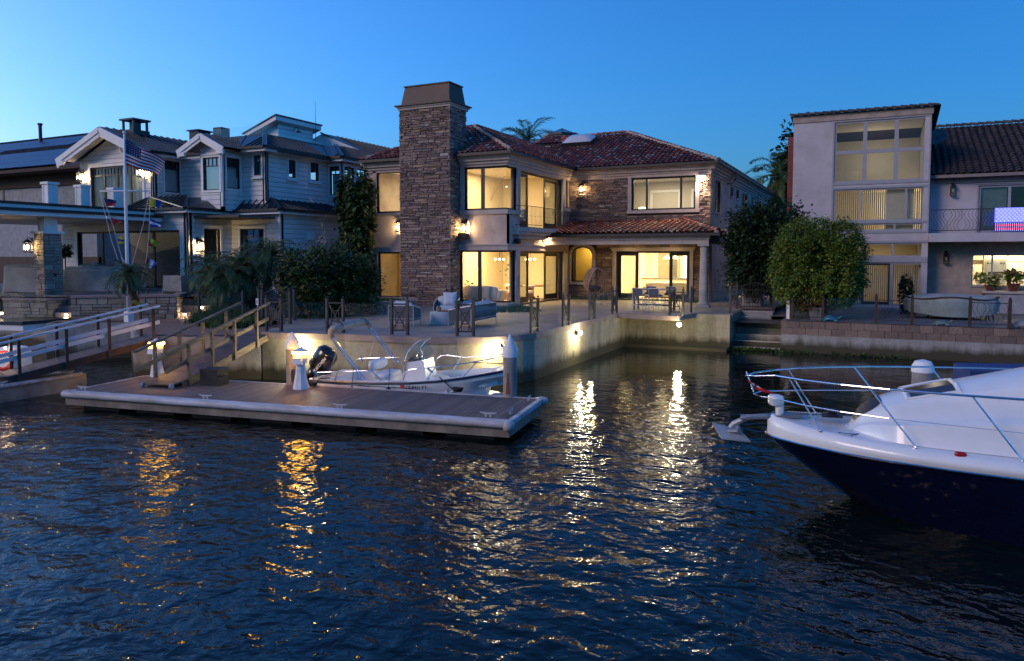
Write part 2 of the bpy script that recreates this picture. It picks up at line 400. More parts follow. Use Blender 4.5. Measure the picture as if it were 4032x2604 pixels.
def inset_line(pts, d):              # offset to the left of the walking direction
    out = []
    for i, p in enumerate(pts):
        a = pts[max(i - 1, 0)]; b = pts[min(i + 1, len(pts) - 1)]; t = (b - a); t.z = 0; t.normalize()
        out.append(V((p.x - t.y * d, p.y + t.x * d, p.z)))
    return out
def ribbon(mb, pts, z0, z1, th):     # a wall that follows a line
    ins = inset_line(pts, th)
    for i in range(len(pts) - 1):
        a, b, c, d = pts[i], pts[i + 1], ins[i + 1], ins[i]
        mb.hexa([(a.x, a.y, z0), (b.x, b.y, z0), (c.x, c.y, z0), (d.x, d.y, z0), (a.x, a.y, z1), (b.x, b.y, z1), (c.x, c.y, z1), (d.x, d.y, z1)])
    return mb
# terrace slab of the middle house
ter = MB(); top = edge + slab + [V((-5.25, 30.95, T)), V((-5.25, 34.0, T)), V((-4.0, 34.2, T)), V((-4.0, 62, T)), V((-25.9, 62, T)), V((-25.9, 24.0, T)), V((-18.6, 20.0, T))]
ter.poly([(p.x, p.y, T) for p in top]); struct(ter.build('terrace', M['terrace'], at=(0, 0, T)))
cop = MB(); ribbon(cop, inset_line(edge, -.06), T - .17, T + .012, .36); struct(cop.build('terrace_coping', M['coping']))
cop2 = MB(); ribbon(cop2, [V((-9.40, 29.03, T)), V((-6.9, 28.68, T)), V((-6.5, 30.7, T)), V((-5.12, 30.85, T))], T - .17, T + .008, .34); struct(cop2.build('terrace_coping', M['coping']))
sw = MB(); ribbon(sw, edge[:-1] + [V((-9.40, 30.75, T))], -2.5, T - .172, .3)
tag(sw.build('seawall', M['seawall'], smooth=False), 'floodlit board marked concrete seawall curving round the terrace behind the white motorboat', 'seawall')
sw = MB(); sw.box(-9.7, -5.2, 30.62, 31.0, -2.5, T - .18); sw.box(-9.5, -5.2, 29.95, 30.62, -2.5, .12); sw.box(-5.5, -5.2, 31.0, 34.0, -2.5, T - .02); sw.box(-9.5, -5.19, 30.60, 31.0, T - .18, T - .02)
tag(sw.build('seawall', M['seawall']), 'stained concrete seawall at the inner end of the basin left of the stone steps', 'seawall')
sw = MB(); ribbon(sw, [V((-60, 19.3, T)), V((-28.9, 19.3, T)), V((-27.3, 16.95, T)), V((-24.9, 18.6, T)), V((-20.6, 15.5, T)), V((-19.0, 15.95, T)), V((-16.95, 17.1, T))], -2.5, 1.33, .35)
tag(sw.build('seawall', M['seawall_grey']), 'shaded grey concrete seawall under the two gangways on the left', 'seawall')
p = MB(); p.poly([(-60, 19.35, 1.36), (-28.9, 19.35, 1.36), (-27.3, 17.1, 1.36), (-24.9, 18.7, 1.36), (-20.6, 15.6, 1.36), (-19.0, 16.0, 1.36), (-17.0, 17.15, 1.36), (-18.7, 20.0, 1.36), (-21.5, 20.7, 1.36), (-21.5, 26, 1.36), (-60, 26, 1.36)])
struct(p.build('path', M['brickpath'], at=(0, 0, 1.36)))
# landing steps between the two lots
st = MB()
for i, (yy, zz) in enumerate([(31.2, .10), (31.55, .33), (31.9, .56), (32.3, .79), (32.7, 1.0), (33.1, 1.2), (33.5, 1.4)]):
    st.box(-5.19, -3.32 if i < 5 else -3.9, yy, 34.3, -2.5 if i == 0 else zz - .3, zz)
so_ = tag(st.build('stone_steps', M['seawall_grey']), 'seven grey concrete landing steps rising from the water to the arched side gate', 'steps')
sw = MB(); sw.box(-3.3, 60, 31.1, 31.5, -2.5, .70)
o = tag(sw.build('seawall', M['seawall_grey']), 'mossy grey concrete seawall topped with pinkish block in front of the tall pale house', 'seawall')
bl = MB(); rnd = random.Random(5)
for row in range(2):                 # split-face block courses
    u = -3.3 - (row * .23); z0 = .70 + row * .27
    while u < 12:
        a, b = max(u, -3.3), u + .46; nn = rnd.uniform(.0, .02)
        bl.box(a, b - .012, 31.12 - nn, 31.5, z0, z0 + .262); u += .46
bl.box(-3.3, -3.05, 31.13, 32.9, .70, 1.24); bl.box(12, 60, 31.13, 31.5, .7, 1.24)
M['block'] = island('splitface_block', [(0, (.17, .125, .105)), (.5, (.235, .165, .135)), (1, (.28, .205, .165))], .9, .9, 40, .4, 14)
bl.build('block_course', M['block'], o)
p = MB(); p.poly([(-3.3, 31.14, 1.252), (60, 31.14, 1.252), (60, 70, 1.252), (-4.0, 70, 1.252), (-4.0, 33.0, 1.252), (-3.3, 33.0, 1.252)])
struct(p.build('patio', M['patio'], at=(0, 0, 1.252)))
nz_ = MB()
for i, (yy, zz) in enumerate([(31.2, .10), (31.55, .33), (31.9, .56), (32.3, .79), (32.7, 1.0), (33.1, 1.2), (33.5, 1.4)]): nz_.box(-5.18, -3.33 if i < 5 else -3.91, yy - .025, yy + .2, zz - .03, zz + .006)
nz_.build('nosing', pm('worn_pale_nosing', (.50, .46, .41), .85, var=.25, scale=4), so_)
# moss at the foot of the steps
ms = MB(); rnd = random.Random(2)
for i in range(900):
    x = rnd.uniform(-5.8, 1.5) if i % 2 else rnd.gauss(-4.4, .7); y = 30.95 + rnd.uniform(-.25, .1) ; z = rnd.uniform(-.02, .1)
    a = rnd.uniform(0, 6.3); l = rnd.uniform(.03, .09)
    ms.poly([(x, y, z), (x + l * math.cos(a), y + l * math.sin(a), z + .01), (x + l * .5, y - .02, z + l * rnd.uniform(.5, 1.4))])
o = ms.build('seaweed', M['grass']); o['kind'] = 'stuff'; o['label'] = 'green weed along the waterline'
# ================================================================== tile, stone and foliage generators
def inpoly(u, v, P):
    c = False; n = len(P); j = n - 1
    for i in range(n):
        if (P[i][1] > v) != (P[j][1] > v) and u < (P[j][0] - P[i][0]) * (v - P[i][1]) / (P[j][1] - P[i][1]) + P[i][0]: c = not c
        j = i
    return c
def tiles(mb, O, U, S, poly, w=.265, e=.36, r=.118, seed=1):
    """rows of tapered barrel tiles on the plane O + u*U + s*S (U along the eave, S up the slope)"""
    O, U, S = V(O), V(U).normalized(), V(S).normalized(); N = U.cross(S)
    if N.z < 0: N = -N
    rnd = random.Random(seed); us = [p[0] for p in poly]; ss = [p[1] for p in poly]; K = 6
    u = min(us) + w / 2
    while u < max(us):
        s = min(ss) - .04
        while s < max(ss):
            if inpoly(u, s + e * .5, poly):
                j = rnd.uniform(-.012, .012); L = e * 1.16; pts = []
                for (ds, rr, lift) in ((0, r * 1.04, .045), (L, r * .84, .008)):
                    for k in range(K + 1):
                        th = math.pi * k / K
                        pts.append(O + U * (u + j + rr * math.cos(th)) + S * (s + ds + j * .5) + N * (lift + rr * .86 * math.sin(th)))
                fs = [(k, k + 1, K + 2 + k, K + 1 + k) for k in range(K)]
                mb.add(pts, fs)
            s += e
        u += w
    return mb
def caps(mb, p, q, r=.135, e=.36):
    p, q = V(p), V(q); d = (q - p); L = d.length; d.normalize(); a = d.cross(V((0, 0, 1))).normalized(); up = a.cross(d); n = int(L / e); K = 6
    for i in range(n):
        b = p + d * (i * L / n); pts = []
        for ds, rr, lf in ((-.03, r, .06), (L / n + .04, r * .86, .02)):
            for k in range(K + 1):
                th = math.pi * k / K; pts.append(b + d * ds + a * rr * math.cos(th) + up * (lf + rr * .8 * math.sin(th)))
        mb.add(pts, [(k, k + 1, K + 2 + k, K + 1 + k) for k in range(K)])
    return mb
def stones(mb, ax, c, u0, u1, z0, z1, ops=(), seed=3, dmax=.075, lmin=.12, lmax=.55, hmin=.05, hmax=.15):
    rnd = random.Random(seed); z = z0
    while z < z1 - .02:
        h = min(rnd.uniform(hmin, hmax), z1 - z); u = u0 + rnd.uniform(-.15, 0)
        while u < u1:
            l = rnd.uniform(lmin, lmax) * (1.25 if h > .1 else 1); a, b = max(u, u0), min(u + l, u1); u += l
            if b - a < .03: continue
            zz = [(z, z + h)]
            if h > .11 and rnd.random() < .35: zz = [(z, z + h * .5), (z + h * .5, z + h)]
            for za, zb in zz:
                segs = [(a, b)]
                for o in ops:
                    if za < o[3] and zb > o[2]:
                        ns = []
                        for p, q in segs:
                            if q <= o[0] or p >= o[1]: ns.append((p, q))
                            else:
                                if p < o[0]: ns.append((p, o[0]))
                                if q > o[1]: ns.append((o[1], q))
                        segs = ns
                for p, q in segs:
                    if q - p < .02: continue
                    d = rnd.uniform(.015, dmax); g = .005; j = lambda: rnd.uniform(-.012, .012)
                    f = [(p + g, za + g), (q - g, za + g), (q - g, zb - g), (p + g, zb - g)]
                    pts = [wp(ax, c, x, y, -.01) for x, y in f] + [wp(ax, c, x + (.012 if i in (0, 3) else -.012) + j() * .5, y + (.008 if i < 2 else -.008) + j() * .4, d + j()) for i, (x, y) in enumerate(f)]
                    mb.add(pts, [(4, 5, 6, 7), (0, 1, 5, 4), (1, 2, 6, 5), (2, 3, 7, 6), (3, 0, 4, 7)])
        z += h
    return mb
# ================================================================== the middle house
H = thing('stone_house', 'lamp lit house in pinkish stucco and stone with tall stone chimney and red tile roof', 'house', (-15.22, 34, T))
XL, XR, YF, YR, XE = -23.04, -15.22, 30.65, 38.4, -7.58
WLW = [(-22.46, -19.7, 5.93, 7.97), (-22.42, -19.7, 1.72, 3.99), (-17.42, XR, 5.93, 7.93), (-17.70, XR, 1.64, 4.06)]
m = MB(); wall(m, 'Y', YF, XL, XR, T - .2, 8.2, WLW, .28)
SIDE = [(YF, 31.64, 5.93, 7.93), (YF, 31.5, 1.64, 4.06), (32.05, 37.25, 5.2, 7.86), (37.62, 38.28, 6.4, 7.9), (32.1, 37.45, 1.5, 4.02)]
wall(m, 'X', XR, YF + .001, YR, T - .2, 8.2, SIDE, .28)
m.poly([(XL, YF, T - .2), (XL, 60, T - .2), (XL, 60, 8.2), (XL, YF, 8.2)])
RWO = [(-11.68, -8.30, 6.19, 7.90), (-12.50, -8.55, 1.5, 4.05), (-15.08, -13.82, 2.37, 4.33)]
RIGHT = [(39.5, 41.0, 6.1, 7.78), (44.2, 44.9, 7.25, 7.77), (46.1, 46.9, 7.25, 7.77), (48.3, 50.3, 5.6, 7.75), (52.1, 52.8, 7.25, 7.77), (54.6, 55.3, 6.6, 7.75), (43.6, 45.7, 1.9, 4.08), (48.2, 49.4, 2.55, 3.4)]
wall(m, 'X', XE, YR, 60.5, T - .2, 8.2, RIGHT, .28)
m.poly([(XL, 60.5, T - .2), (XE, 60.5, T - .2), (XE, 60.5, 8.2), (XL, 60.5, 8.2)])
m.build('stucco_wall', M['stucco'], H)
m = MB(); wall(m, 'Y', YR, XR, XE, T - .2, 8.2, RWO, .28); mo = m.build('backing_wall', M['mortar'], H)
m = MB()
SK = [(-11.87, -8.11, 6.0, 8.1), (-12.68, -8.37, T, 4.23), (-15.22, -13.62, 2.2, 4.45)]
stones(m, 'Y', YR, XR + .02, XE + .03, 5.35, 7.98, SK, 11); stones(m, 'Y', YR, XR + .02, XE + .03, T, 4.45, SK, 12, lmin=.2, lmax=.7, hmin=.08, hmax=.2)
stones(m, 'X', XE, YR - .05, YR + .02, T, 7.98, (), 13)
m.build('stone_veneer', M['ledge'], H)
# chimney
CX0, CX1, CYF, CZT = -20.43, -17.70, 29.75, 10.66
m = MB(); m.box(CX0 + .03, CX1 - .03, CYF + .03, YF - .002, T - .2, 8.0); m.box(CX0 + .03, CX1 - .03, CYF + .03, 31.3, 8.0, CZT); ch = m.build('chimney', M['mortar'], H)
m = MB(); stones(m, 'Y', CYF + .03, CX0 - .03, CX1 + .03, T, CZT, (), 21, dmax=.085); stones(m, 'X', CX1 - .03, CYF - .03, YF - .01, T, 8.5, (), 22, dmax=.085); stones(m, 'X', CX1 - .03, CYF - .03, 31.32, 8.5, CZT, (), 23, dmax=.085)
rv = MB(); stones(rv, 'X', -(CX0 + .03), CYF - .03, YF - .01, T, CZT, (), 24, dmax=.085)   # left cheek, mirrored
m.add([(-x, y, z) for x, y, z in rv.v], rv.f)
m.build('chimney_stone', M['ledge'], ch)
m = MB(); m.box(CX0 - .07, CX1 + .07, CYF - .05, 31.39, CZT, CZT + .10); m.box(CX0 - .12, CX1 + .12, CYF - .10, 31.44, CZT + .10, CZT + .17); m.build('chimney_moulding', M['trim'], ch)
M['copper'] = pm('brown_patina_copper', (.062, .040, .032), .55, .35, var=.5, scale=1.6, col2=(.034, .036, .034), stretch=(1, 1, .3))
m = MB(); z0 = CZT + .17; m.box(CX0 - .2, CX1 + .2, CYF - .18, 31.52, z0, z0 + .06)
a = (CX0 + .05, CX1 - .02, CYF + .03, 31.3); b = (CX0 + .2, CX1 - .10, CYF + .16, 31.1); zt = 11.76
m.hexa([(a[0], a[2], z0 + .06), (a[1], a[2], z0 + .06), (a[1], a[3], z0 + .06), (a[0], a[3], z0 + .06), (b[0], b[2], zt), (b[1], b[2], zt), (b[1], b[3], zt), (b[0], b[3], zt)])
m.box(b[0] - .05, b[1] + .05, b[2] - .05, b[3] + .05, zt, zt + .05); m.build('chimney_cap', M['copper'], ch)
# cornices and gutters
m = MB()
for n, za, zb in ((.07, 7.92, 8.04), (.15, 8.04, 8.17), (.26, 8.17, 8.30), (.34, 8.30, 8.40)):
    m.box(XL - n * .5, CX0 - .01, YF - n, YF, za, zb); m.box(CX1 + .09, XR + n, YF - n, YF, za, zb); m.box(XR, XR + n, YF, YR - n, za, zb)
    m.box(XR, XE + n, YR - n, YR, za, zb); m.box(XE, XE + n, YR, 60.5, za, zb)
m.box(XL, XR, YF + .28, YR + .3, 8.2, 8.26); m.box(XR - .3, XE, YR + .28, 60.3, 8.2, 8.26); m.build('cornice', M['trim'], H)
m = MB(); e = .5
for s in ([(XL - .12, YF - e, 8.46), (CX0, YF - e, 8.46)], [(CX1 + .05, YF - e, 8.46), (XR + e, YF - e, 8.46), (XR + e, YR - e + .05, 8.46)], [(XR + e, YR - e, 8.46), (XE + e, YR - e, 8.46), (XE + e, 60.6, 8.46)]): 
    for i in range(len(s) - 1): m.beam(s[i], s[i + 1], .12, .13)
m.beam((XE + .10, YR - .12, 8.4), (XE + .10, YR - .12, T), .09, .09, (0, 1, 0)); m.build('gutter', M['gutter'], H)
m = MB(); m.box(XL - .1, XR + e - .06, YF - e + .06, YF, 8.40, 8.44); m.box(XR, XR + e - .06, YF - e, YR, 8.402, 8.438); m.box(XR + .3, XE + e - .06, YR - e + .06, YR, 8.40, 8.44); m.box(XE, XE + e - .06, YR, 60.5, 8.402, 8.438); m.build('eave_soffit', M['trim'], H)
# roofs
EZ = 8.47; ELX, ERX, EY = XL - .12, XR + e, YF - e; t = (ERX - ELX) / 2; RX = (ELX + ERX) / 2; k = .48; APZ = EZ + t * k; AY = EY + t
bed = MB(); bed.poly([(ELX, EY, EZ), (ERX, EY, EZ), (RX, AY, APZ)]); bed.poly([(ERX, EY, EZ), (ERX, 48, EZ), (RX, 48, APZ), (RX, AY, APZ)]); bed.poly([(ELX, EY, EZ), (RX, AY, APZ), (RX, 48, APZ), (ELX, 48, EZ)])
k2 = .42; EX2, EY2 = XE + e, YR - e; t2 = 6.8; AX2, AY2, AZ2 = EX2 - t2, EY2 + t2, EZ + t2 * k2
def on_slope(x, y):                  # photo point on the front slope of the right wing
    d = ray(x, y); s = (EZ - CAM_H - k2 * EY2) / (d[2] - k2 * d[1]); return V((d[0] * s, d[1] * s, CAM_H + d[2] * s))
pa, pb = on_slope(2307, 540), on_slope(2122, 595)
front = [(XR + .3, EY2, EZ), (EX2, EY2, EZ), (AX2, AY2, AZ2), (pa.x, pa.y, pa.z), (pb.x, pb.y, pb.z), (XR - 1.2, EY2 + .8, EZ + .8 * k2)]
bed.poly(front); bed.poly([(EX2, EY2, EZ), (EX2, 61, EZ), (AX2, 61, AZ2), (AX2, AY2, AZ2)]); bed.poly([(AX2, AY2, AZ2), (AX2, 61, AZ2), (pa.x, 61, pa.z), tuple(pa)]); bed.poly([tuple(pa), (pa.x, 61, pa.z), (pa.x - 4, 61, pa.z - 2), (pb.x - 1, pb.y + 6, pb.z - .8), tuple(pb)])
rf = bed.build('roof', M['tilebed'], H)
m = MB(); cs = 1 / math.sqrt(1 + k * k); S1 = (0, cs, k * cs); tl = t / cs
tiles(m, (ELX, EY, EZ + .01), (1, 0, 0), S1, [(0, 0), (2 * t, 0), (t + .1, tl - .1), (t - .1, tl - .1)], seed=31)
tiles(m, (ERX, EY, EZ + .01), (0, 1, 0), (-cs, 0, k * cs), [(0, 0), (17, 0), (17, tl - .05), (t, tl - .05)], seed=32)
cs2 = 1 / math.sqrt(1 + k2 * k2)
tiles(m, (0, EY2, EZ + .01), (1, 0, 0), (0, cs2, k2 * cs2), [(p[0], (p[1] - EY2) / cs2) for p in front], seed=33)
tiles(m, (EX2, EY2, EZ + .01), (0, 1, 0), (-cs2, 0, k2 * cs2), [(0, 0), (23, 0), (23, 2.2), (2.2, 2.2)], seed=34)
m.build('roof_tiles', M['tile'], rf)
for p, q in (((ELX + .05, EY + .05, EZ + .05), (RX, AY, APZ + .04)), ((ERX - .05, EY + .05, EZ + .05), (RX, AY, APZ + .04)), ((RX, 47, APZ + .04), (RX, AY, APZ + .04)), ((EX2 - .05, EY2 + .05, EZ + .05), (AX2, AY2, AZ2 + .05)), ((pa.x, pa.y, pa.z + .05), (AX2, AY2, AZ2 + .05))): m = MB(); caps(m, p, q); m.build('ridge_caps', M['tile'], rf)
rnd = random.Random(8)
for p, q in (((ERX - .05, EY + .05, EZ + .02), (RX, AY, APZ)), ((EX2 - .05, EY2 + .05, EZ + .02), (AX2, AY2, AZ2))):
    m = MB(); p, q = V(p), V(q); pts = [p.lerp(q, i / 24) + V((0, -.09, rnd.uniform(.045, .09))) for i in range(25)]; m.tube(pts, [.085 + .02 * rnd.random() for _ in pts], 6); m.build('ridge_mortar', M['limemortar'], rf)
# skylight dome and the glazed lantern over the stair turret
c = on_slope(2283, 572); m = MB(); fr = V((1, 0, 0)); up = V((0, cs2, k2 * cs2)); nn = up.cross(fr) * -1
if nn.z < 0: nn = -nn
q = [c - fr * .95 - up * .62, c + fr * .95 - up * .62, c + fr * .95 + up * .62, c - fr * .95 + up * .62]
m.prism(q, nn * .32); sk = m.build('skylight', M['bronze'], H)
m = MB(); rows = []
for i in range(7):
    a = i / 6; rows.append([c + fr * (.9 * (2 * j / 8 - 1)) + up * (.57 * (2 * a - 1)) + nn * (.33 + .30 * (1 - (2 * a - 1) ** 4) * (1 - (2 * j / 8 - 1) ** 4)) for j in range(9)])
m.sheet(rows); M['acrylic'] = pm('milky_acrylic', (.55, .56, .60), .12, var=.03, coat=.5); m.build('dome', M['acrylic'], sk, True)
tc_ = gy(2213, 536, 46.0); TX, TY = tc_.x, tc_.y; ZC = tc_.z
m = MB(); m.lathe([(1.15, ZC - .22), (1.12, ZC - .02)], (TX, TY, 0), 8, R(22.5)); tu = m.build('turret', M['trim'], H)
m = MB(); m.lathe([(1.2, ZC - .04), (1.2, ZC + .03), (.03, ZC + .47)], (TX, TY, 0), 8, R(22.5)); m.build('turret_glazing', glassmat('lantern_glass', (.25, .3, .35), .2), tu)
m = MB()
for i in range(8):
    th = R(22.5 + 45 * i); p = (TX + 1.2 * math.cos(th), TY + 1.2 * math.sin(th), ZC); th2 = th + R(45); q2 = (TX + 1.2 * math.cos(th2), TY + 1.2 * math.sin(th2), ZC)
    m.beam(p, (TX, TY, ZC + .47), .06, .06); m.beam(p, q2, .09, .14)
m.build('lantern_frame', M['bronze'], tu)
m = MB(); m.lathe([(2.65, ZC - .98), (2.65, ZC - .88), (1.12, ZC - .2)], (TX, TY, 0), 8, R(22.5)); m.build('turret_roof', M['tilebed'], tu)
m = MB()
for i in range(8):
    th = R(45 * i); d = V((math.cos(th), math.sin(th), 0)); a = V((-d.y, d.x, 0)); O = V((TX, TY, ZC - .87)) + d * 2.45; S = (-d * 1.36 + V((0, 0, .68))).normalized(); L = 1.45
    tiles(m, O, a, S, [(-1.02, 0), (1.02, 0), (.46, L), (-.46, L)], seed=50 + i)
m.build('turret_tiles', M['tile'], tu)
m = MB(); m.lathe([(2.72, ZC - 1.18), (2.72, ZC - .99)], (TX, TY, 0), 8, R(22.5)); m.build('turret_eave', M['trim'], tu)
# canopy over the kitchen doors
CY0, CZ0, CZ1 = 34.5, 4.84, 5.62
bed = MB(); A, B, C_, D = V((XR + .01, CY0, CZ0)), V((-6.45, CY0, CZ0)), V((-8.95, YR - .06, CZ1)), V((XR + .01, YR - .06, CZ1)); E_ = V((-6.45, YR - .6, CZ0))
bed.poly([A, B, C_, D]); bed.poly([B, E_, V((XE + .02, YR - .06, CZ0 + .3)), C_]); cr = bed.build('canopy_roof', M['tilebed'], H)
kc = (CZ1 - CZ0) / (YR - .06 - CY0); cc = 1 / math.sqrt(1 + kc * kc); m = MB()
tiles(m, (XR + .02, CY0, CZ0), (1, 0, 0), (0, cc, kc * cc), [(0, 0), (-6.5 - XR, 0), (-8.9 - XR, 3.9 / cc), (0, 3.9 / cc)], w=.29, e=.40, r=.13, seed=36)
tiles(m, B, (0, 1, 0), (C_ - B - V((0, C_.y - B.y, 0))).normalized(), [(0, 0), (3.2, 0), (3.4, 1.6), (3.5, 2.3)], w=.29, e=.40, r=.13, seed=37)
caps(m, B + V((0, 0, .05)), C_ + V((0, 0, .06)), .15, .42); m.build('canopy_tiles', M['tile'], cr)
m = MB(); m.box(XR + .03, -8.9, YR - .16, YR - .02, CZ1 - .05, CZ1 + .10); m.tube([B.lerp(C_, i / 12) + V((0, -.1, .06)) for i in range(13)], .08, 6); m.build('canopy_flashing', M['limemortar'], cr)
m = MB(); m.beam((XR + .05, CY0 - .04, CZ0 - .05), (-6.4, CY0 - .04, CZ0 - .05), .12, .13); m.beam((-6.4, CY0 - .1, CZ0 - .05), (-6.4, YR - .6, CZ0 - .05), .12, .13); m.build('canopy_gutter', M['gutter'], cr)
m = MB(); m.box(XR + .002, -6.9, 34.72, 35.06, 4.35, 4.56); m.box(XR + .002, -6.85, 34.66, 35.06, 4.56, 4.70); m.box(XR + .002, -6.8, 34.6, 35.06, 4.70, 4.79); m.box(-7.24, -6.9, 35.06, YR - .1, 4.352, 4.78); m.box(XR + .002, -7.24, 35.06, YR - .1, 4.5, 4.56); m.build('canopy_beam', M['trim'], cr)
m = MB(); cxy = (-7.12, 34.86, 0)
m.box(-7.4, -6.84, 34.58, 35.14, T - .05, T + .09); m.lathe([(.255, T + .09), (.27, T + .13), (.235, T + .19), (.205, T + .24), (.205, T + .6), (.2, T + 1.2), (.175, 4.02), (.175, 4.06), (.2, 4.08), (.2, 4.11), (.175, 4.13), (.175, 4.17), (.23, 4.25)], cxy, 20); m.box(-7.38, -6.86, 34.60, 35.12, 4.25, 4.348)
smooth_by_angle(m.build('column', pm('limestone_column', (.47, .43, .39), .8, bmp=.3, bscale=45), H))
# windows and doors, all in dark bronze
F, G, TM = M['bronze'], M['glass'], M['trim']
def surround(f, ax, c, parts):
    q = MB()
    for u0, u1, z0, z1, n in parts: wbox(q, ax, c, u0, u1, z0, z1, -.08, n)
    return q.build('surround', TM, f)
f = window(H, 'Y', YF, *WLW[0], F, G, .08); surround(f, 'Y', YF, [(-22.66, -22.46, 5.93, 8.0, .07), (-22.72, CX0, 5.80, 5.93, .12), (-22.72, CX0, 5.74, 5.80, .07)])
f = window(H, 'Y', YF, *WLW[1], F, G, .08); surround(f, 'Y', YF, [(-22.64, -22.42, T, 4.0, .07), (-22.72, CX0, 3.99, 4.17, .09), (-22.78, CX0, 4.17, 4.25, .14)])
for (a, b) in ((0, 2), (1, 3)):
    wa, sd = WLW[b], SIDE[a]; m = MB(); fr_ = .085
    for z0, z1 in ((wa[2], wa[2] + fr_), (wa[3] - fr_, wa[3])):
        m.box(wa[0], XR - .06, YF + .06, YF + .14, z0, z1); m.box(XR - .14, XR - .06, YF + .14, sd[1], z0, z1)
    m.box(wa[0], wa[0] + fr_, YF + .06, YF + .14, wa[2] + fr_, wa[3] - fr_); mu = wa[0] + (.92 if a == 0 else 1.02); m.box(mu - .08, mu + .08, YF + .055, YF + .145, wa[2] + fr_, wa[3] - fr_)
    m.box(XR - .14, XR - .06, sd[1] - .12, sd[1], wa[2] + fr_, wa[3] - fr_); f = m.build('corner_window', F, H)
    g = MB(); g.poly([(wa[0] + .05, YF + .1, wa[2] + .05), (XR - .1, YF + .1, wa[2] + .05), (XR - .1, YF + .1, wa[3] - .05), (wa[0] + .05, YF + .1, wa[3] - .05)]); g.poly([(XR - .1, YF + .1, wa[2] + .05), (XR - .1, sd[1] - .05, wa[2] + .05), (XR - .1, sd[1] - .05, wa[3] - .05), (XR - .1, YF + .1, wa[3] - .05)]); g.build('pane', G, f)
    q = MB(); L0 = wa[0] - .2
    if a == 0: lo, hi = wa[2] - .2, 7.97
    else: lo, hi = T - .1, wa[3] + .22
    q.box(L0, wa[0], YF - .07, YF + .06, lo + .1, wa[3]); q.box(XR - .06, XR + .07, sd[1], sd[1] + .36, lo + .1, wa[3])
    q.box(L0 - .05, XR + .09, YF - .09, YF + .04, lo, wa[2]); q.box(XR - .04, XR + .088, YF + .04, sd[1] + .36, lo, wa[2] - .002)
    if a == 1: q.box(L0 - .05, XR + .1, YF - .10, YF + .04, wa[3], hi); q.box(XR - .04, XR + .098, YF + .04, 37.75, wa[3], hi - .002); q.box(L0 - .1, XR + .16, YF - .16, YF, hi, hi + .07); q.box(XR, XR + .158, YF, 37.8, hi, hi + .068)
    else: q.box(L0, XR + .07, YF - .07, YF + .04, wa[3], 7.92); q.box(XR - .04, XR + .068, YF + .04, 38.3, wa[3] + .0, 7.918)
    q.build('surround', TM, f)
def sliding(name, ax, c, u0, u1, z0, z1, leaves, rec=.1):
    m = MB(); wbox(m, ax, c, u0, u1, z1 - .1, z1, -rec - .1, -rec); wbox(m, ax, c, u0, u0 + .07, z0, z1 - .1, -rec - .1, -rec); wbox(m, ax, c, u1 - .07, u1, z0, z1 - .1, -rec - .1, -rec); wbox(m, ax, c, u0, u1, z0 - .06, z0 + .015, -rec - .12, .02)
    d = m.build(name, F, H)
    for i, (a, b) in enumerate(leaves):
        q = MB(); n0 = -rec - .16 - .05 * (i % 2); st = .17
        wbox(q, ax, c, a, a + st, z0 + .02, z1 - .1, n0, n0 + .05); wbox(q, ax, c, b - st, b, z0 + .02, z1 - .1, n0, n0 + .05); wbox(q, ax, c, a + st, b - st, z1 - .24, z1 - .1, n0, n0 + .05); wbox(q, ax, c, a + st, b - st, z0 + .02, z0 + .30, n0, n0 + .05)
        lf = q.build('door_leaf', F, d)
        g = MB(); g.poly([wp(ax, c, a + st, z0 + .30, n0 + .02), wp(ax, c, b - st, z0 + .30, n0 + .02), wp(ax, c, b - st, z1 - .24, n0 + .02), wp(ax, c, a + st, z1 - .24, n0 + .02)]); g.build('pane', M['glass_dark'], lf)
    return d
d = sliding('sliding_door', 'X', XR, 32.05, 37.25, 5.2, 7.86, [(32.1, 33.42), (35.52, 37.2)]); surround(d, 'X', XR, [(37.25, 37.60, 5.2, 7.9, .09)])
d = sliding('sliding_door', 'X', XR, 32.1, 37.45, 1.5, 4.02, [(32.15, 33.5), (35.6, 37.4)]); surround(d, 'X', XR, [(37.45, 37.78, T - .1, 4.06, .09)])
d = sliding('sliding_door', 'Y', YR, -12.50, -8.55, 1.5, 4.05, [(-12.45, -11.32), (-9.68, -8.6)], .06); surround(d, 'Y', YR, [(-12.68, -12.5, T, 4.05, .11), (-8.55, -8.37, T, 4.05, .11), (-12.74, -8.31, 4.05, 4.18, .12), (-12.8, -8.25, 4.18, 4.24, .17)])
f = window(H, 'X', XR, *SIDE[3], F, G, .05); surround(f, 'X', XR, [(37.60, 38.38, 6.2, 6.4, .1)])
f = window(H, 'Y', YR, *RWO[0], F, G, .09, mull=(-10.88, -9.08)); surround(f, 'Y', YR, [(-11.86, -11.68, 6.19, 7.9, .13), (-8.3, -8.12, 6.19, 7.9, .13), (-11.86, -8.12, 7.9, 8.06, .13), (-11.92, -8.06, 8.06, 8.1, .19), (-11.9, -8.08, 6.03, 6.19, .15)])
for i, o in enumerate(RIGHT):
    f = window(H, 'X', XE, *o, M['black'], G, .06, mull=((o[0] + o[1]) / 2,) if o[1] - o[0] > 1.3 else (), rails=[o[2] + (o[3] - o[2]) * j / 4 for j in (1, 2, 3)] if i in (3, 6, 7) else (), rec=.05); surround(f, 'X', XE, [(o[0] - .1, o[1] + .1, o[2] - .1, o[2], .06), (o[0] - .1, o[0], o[2], o[3] + .1, .04), (o[1], o[1] + .1, o[2], o[3] + .1, .04)])
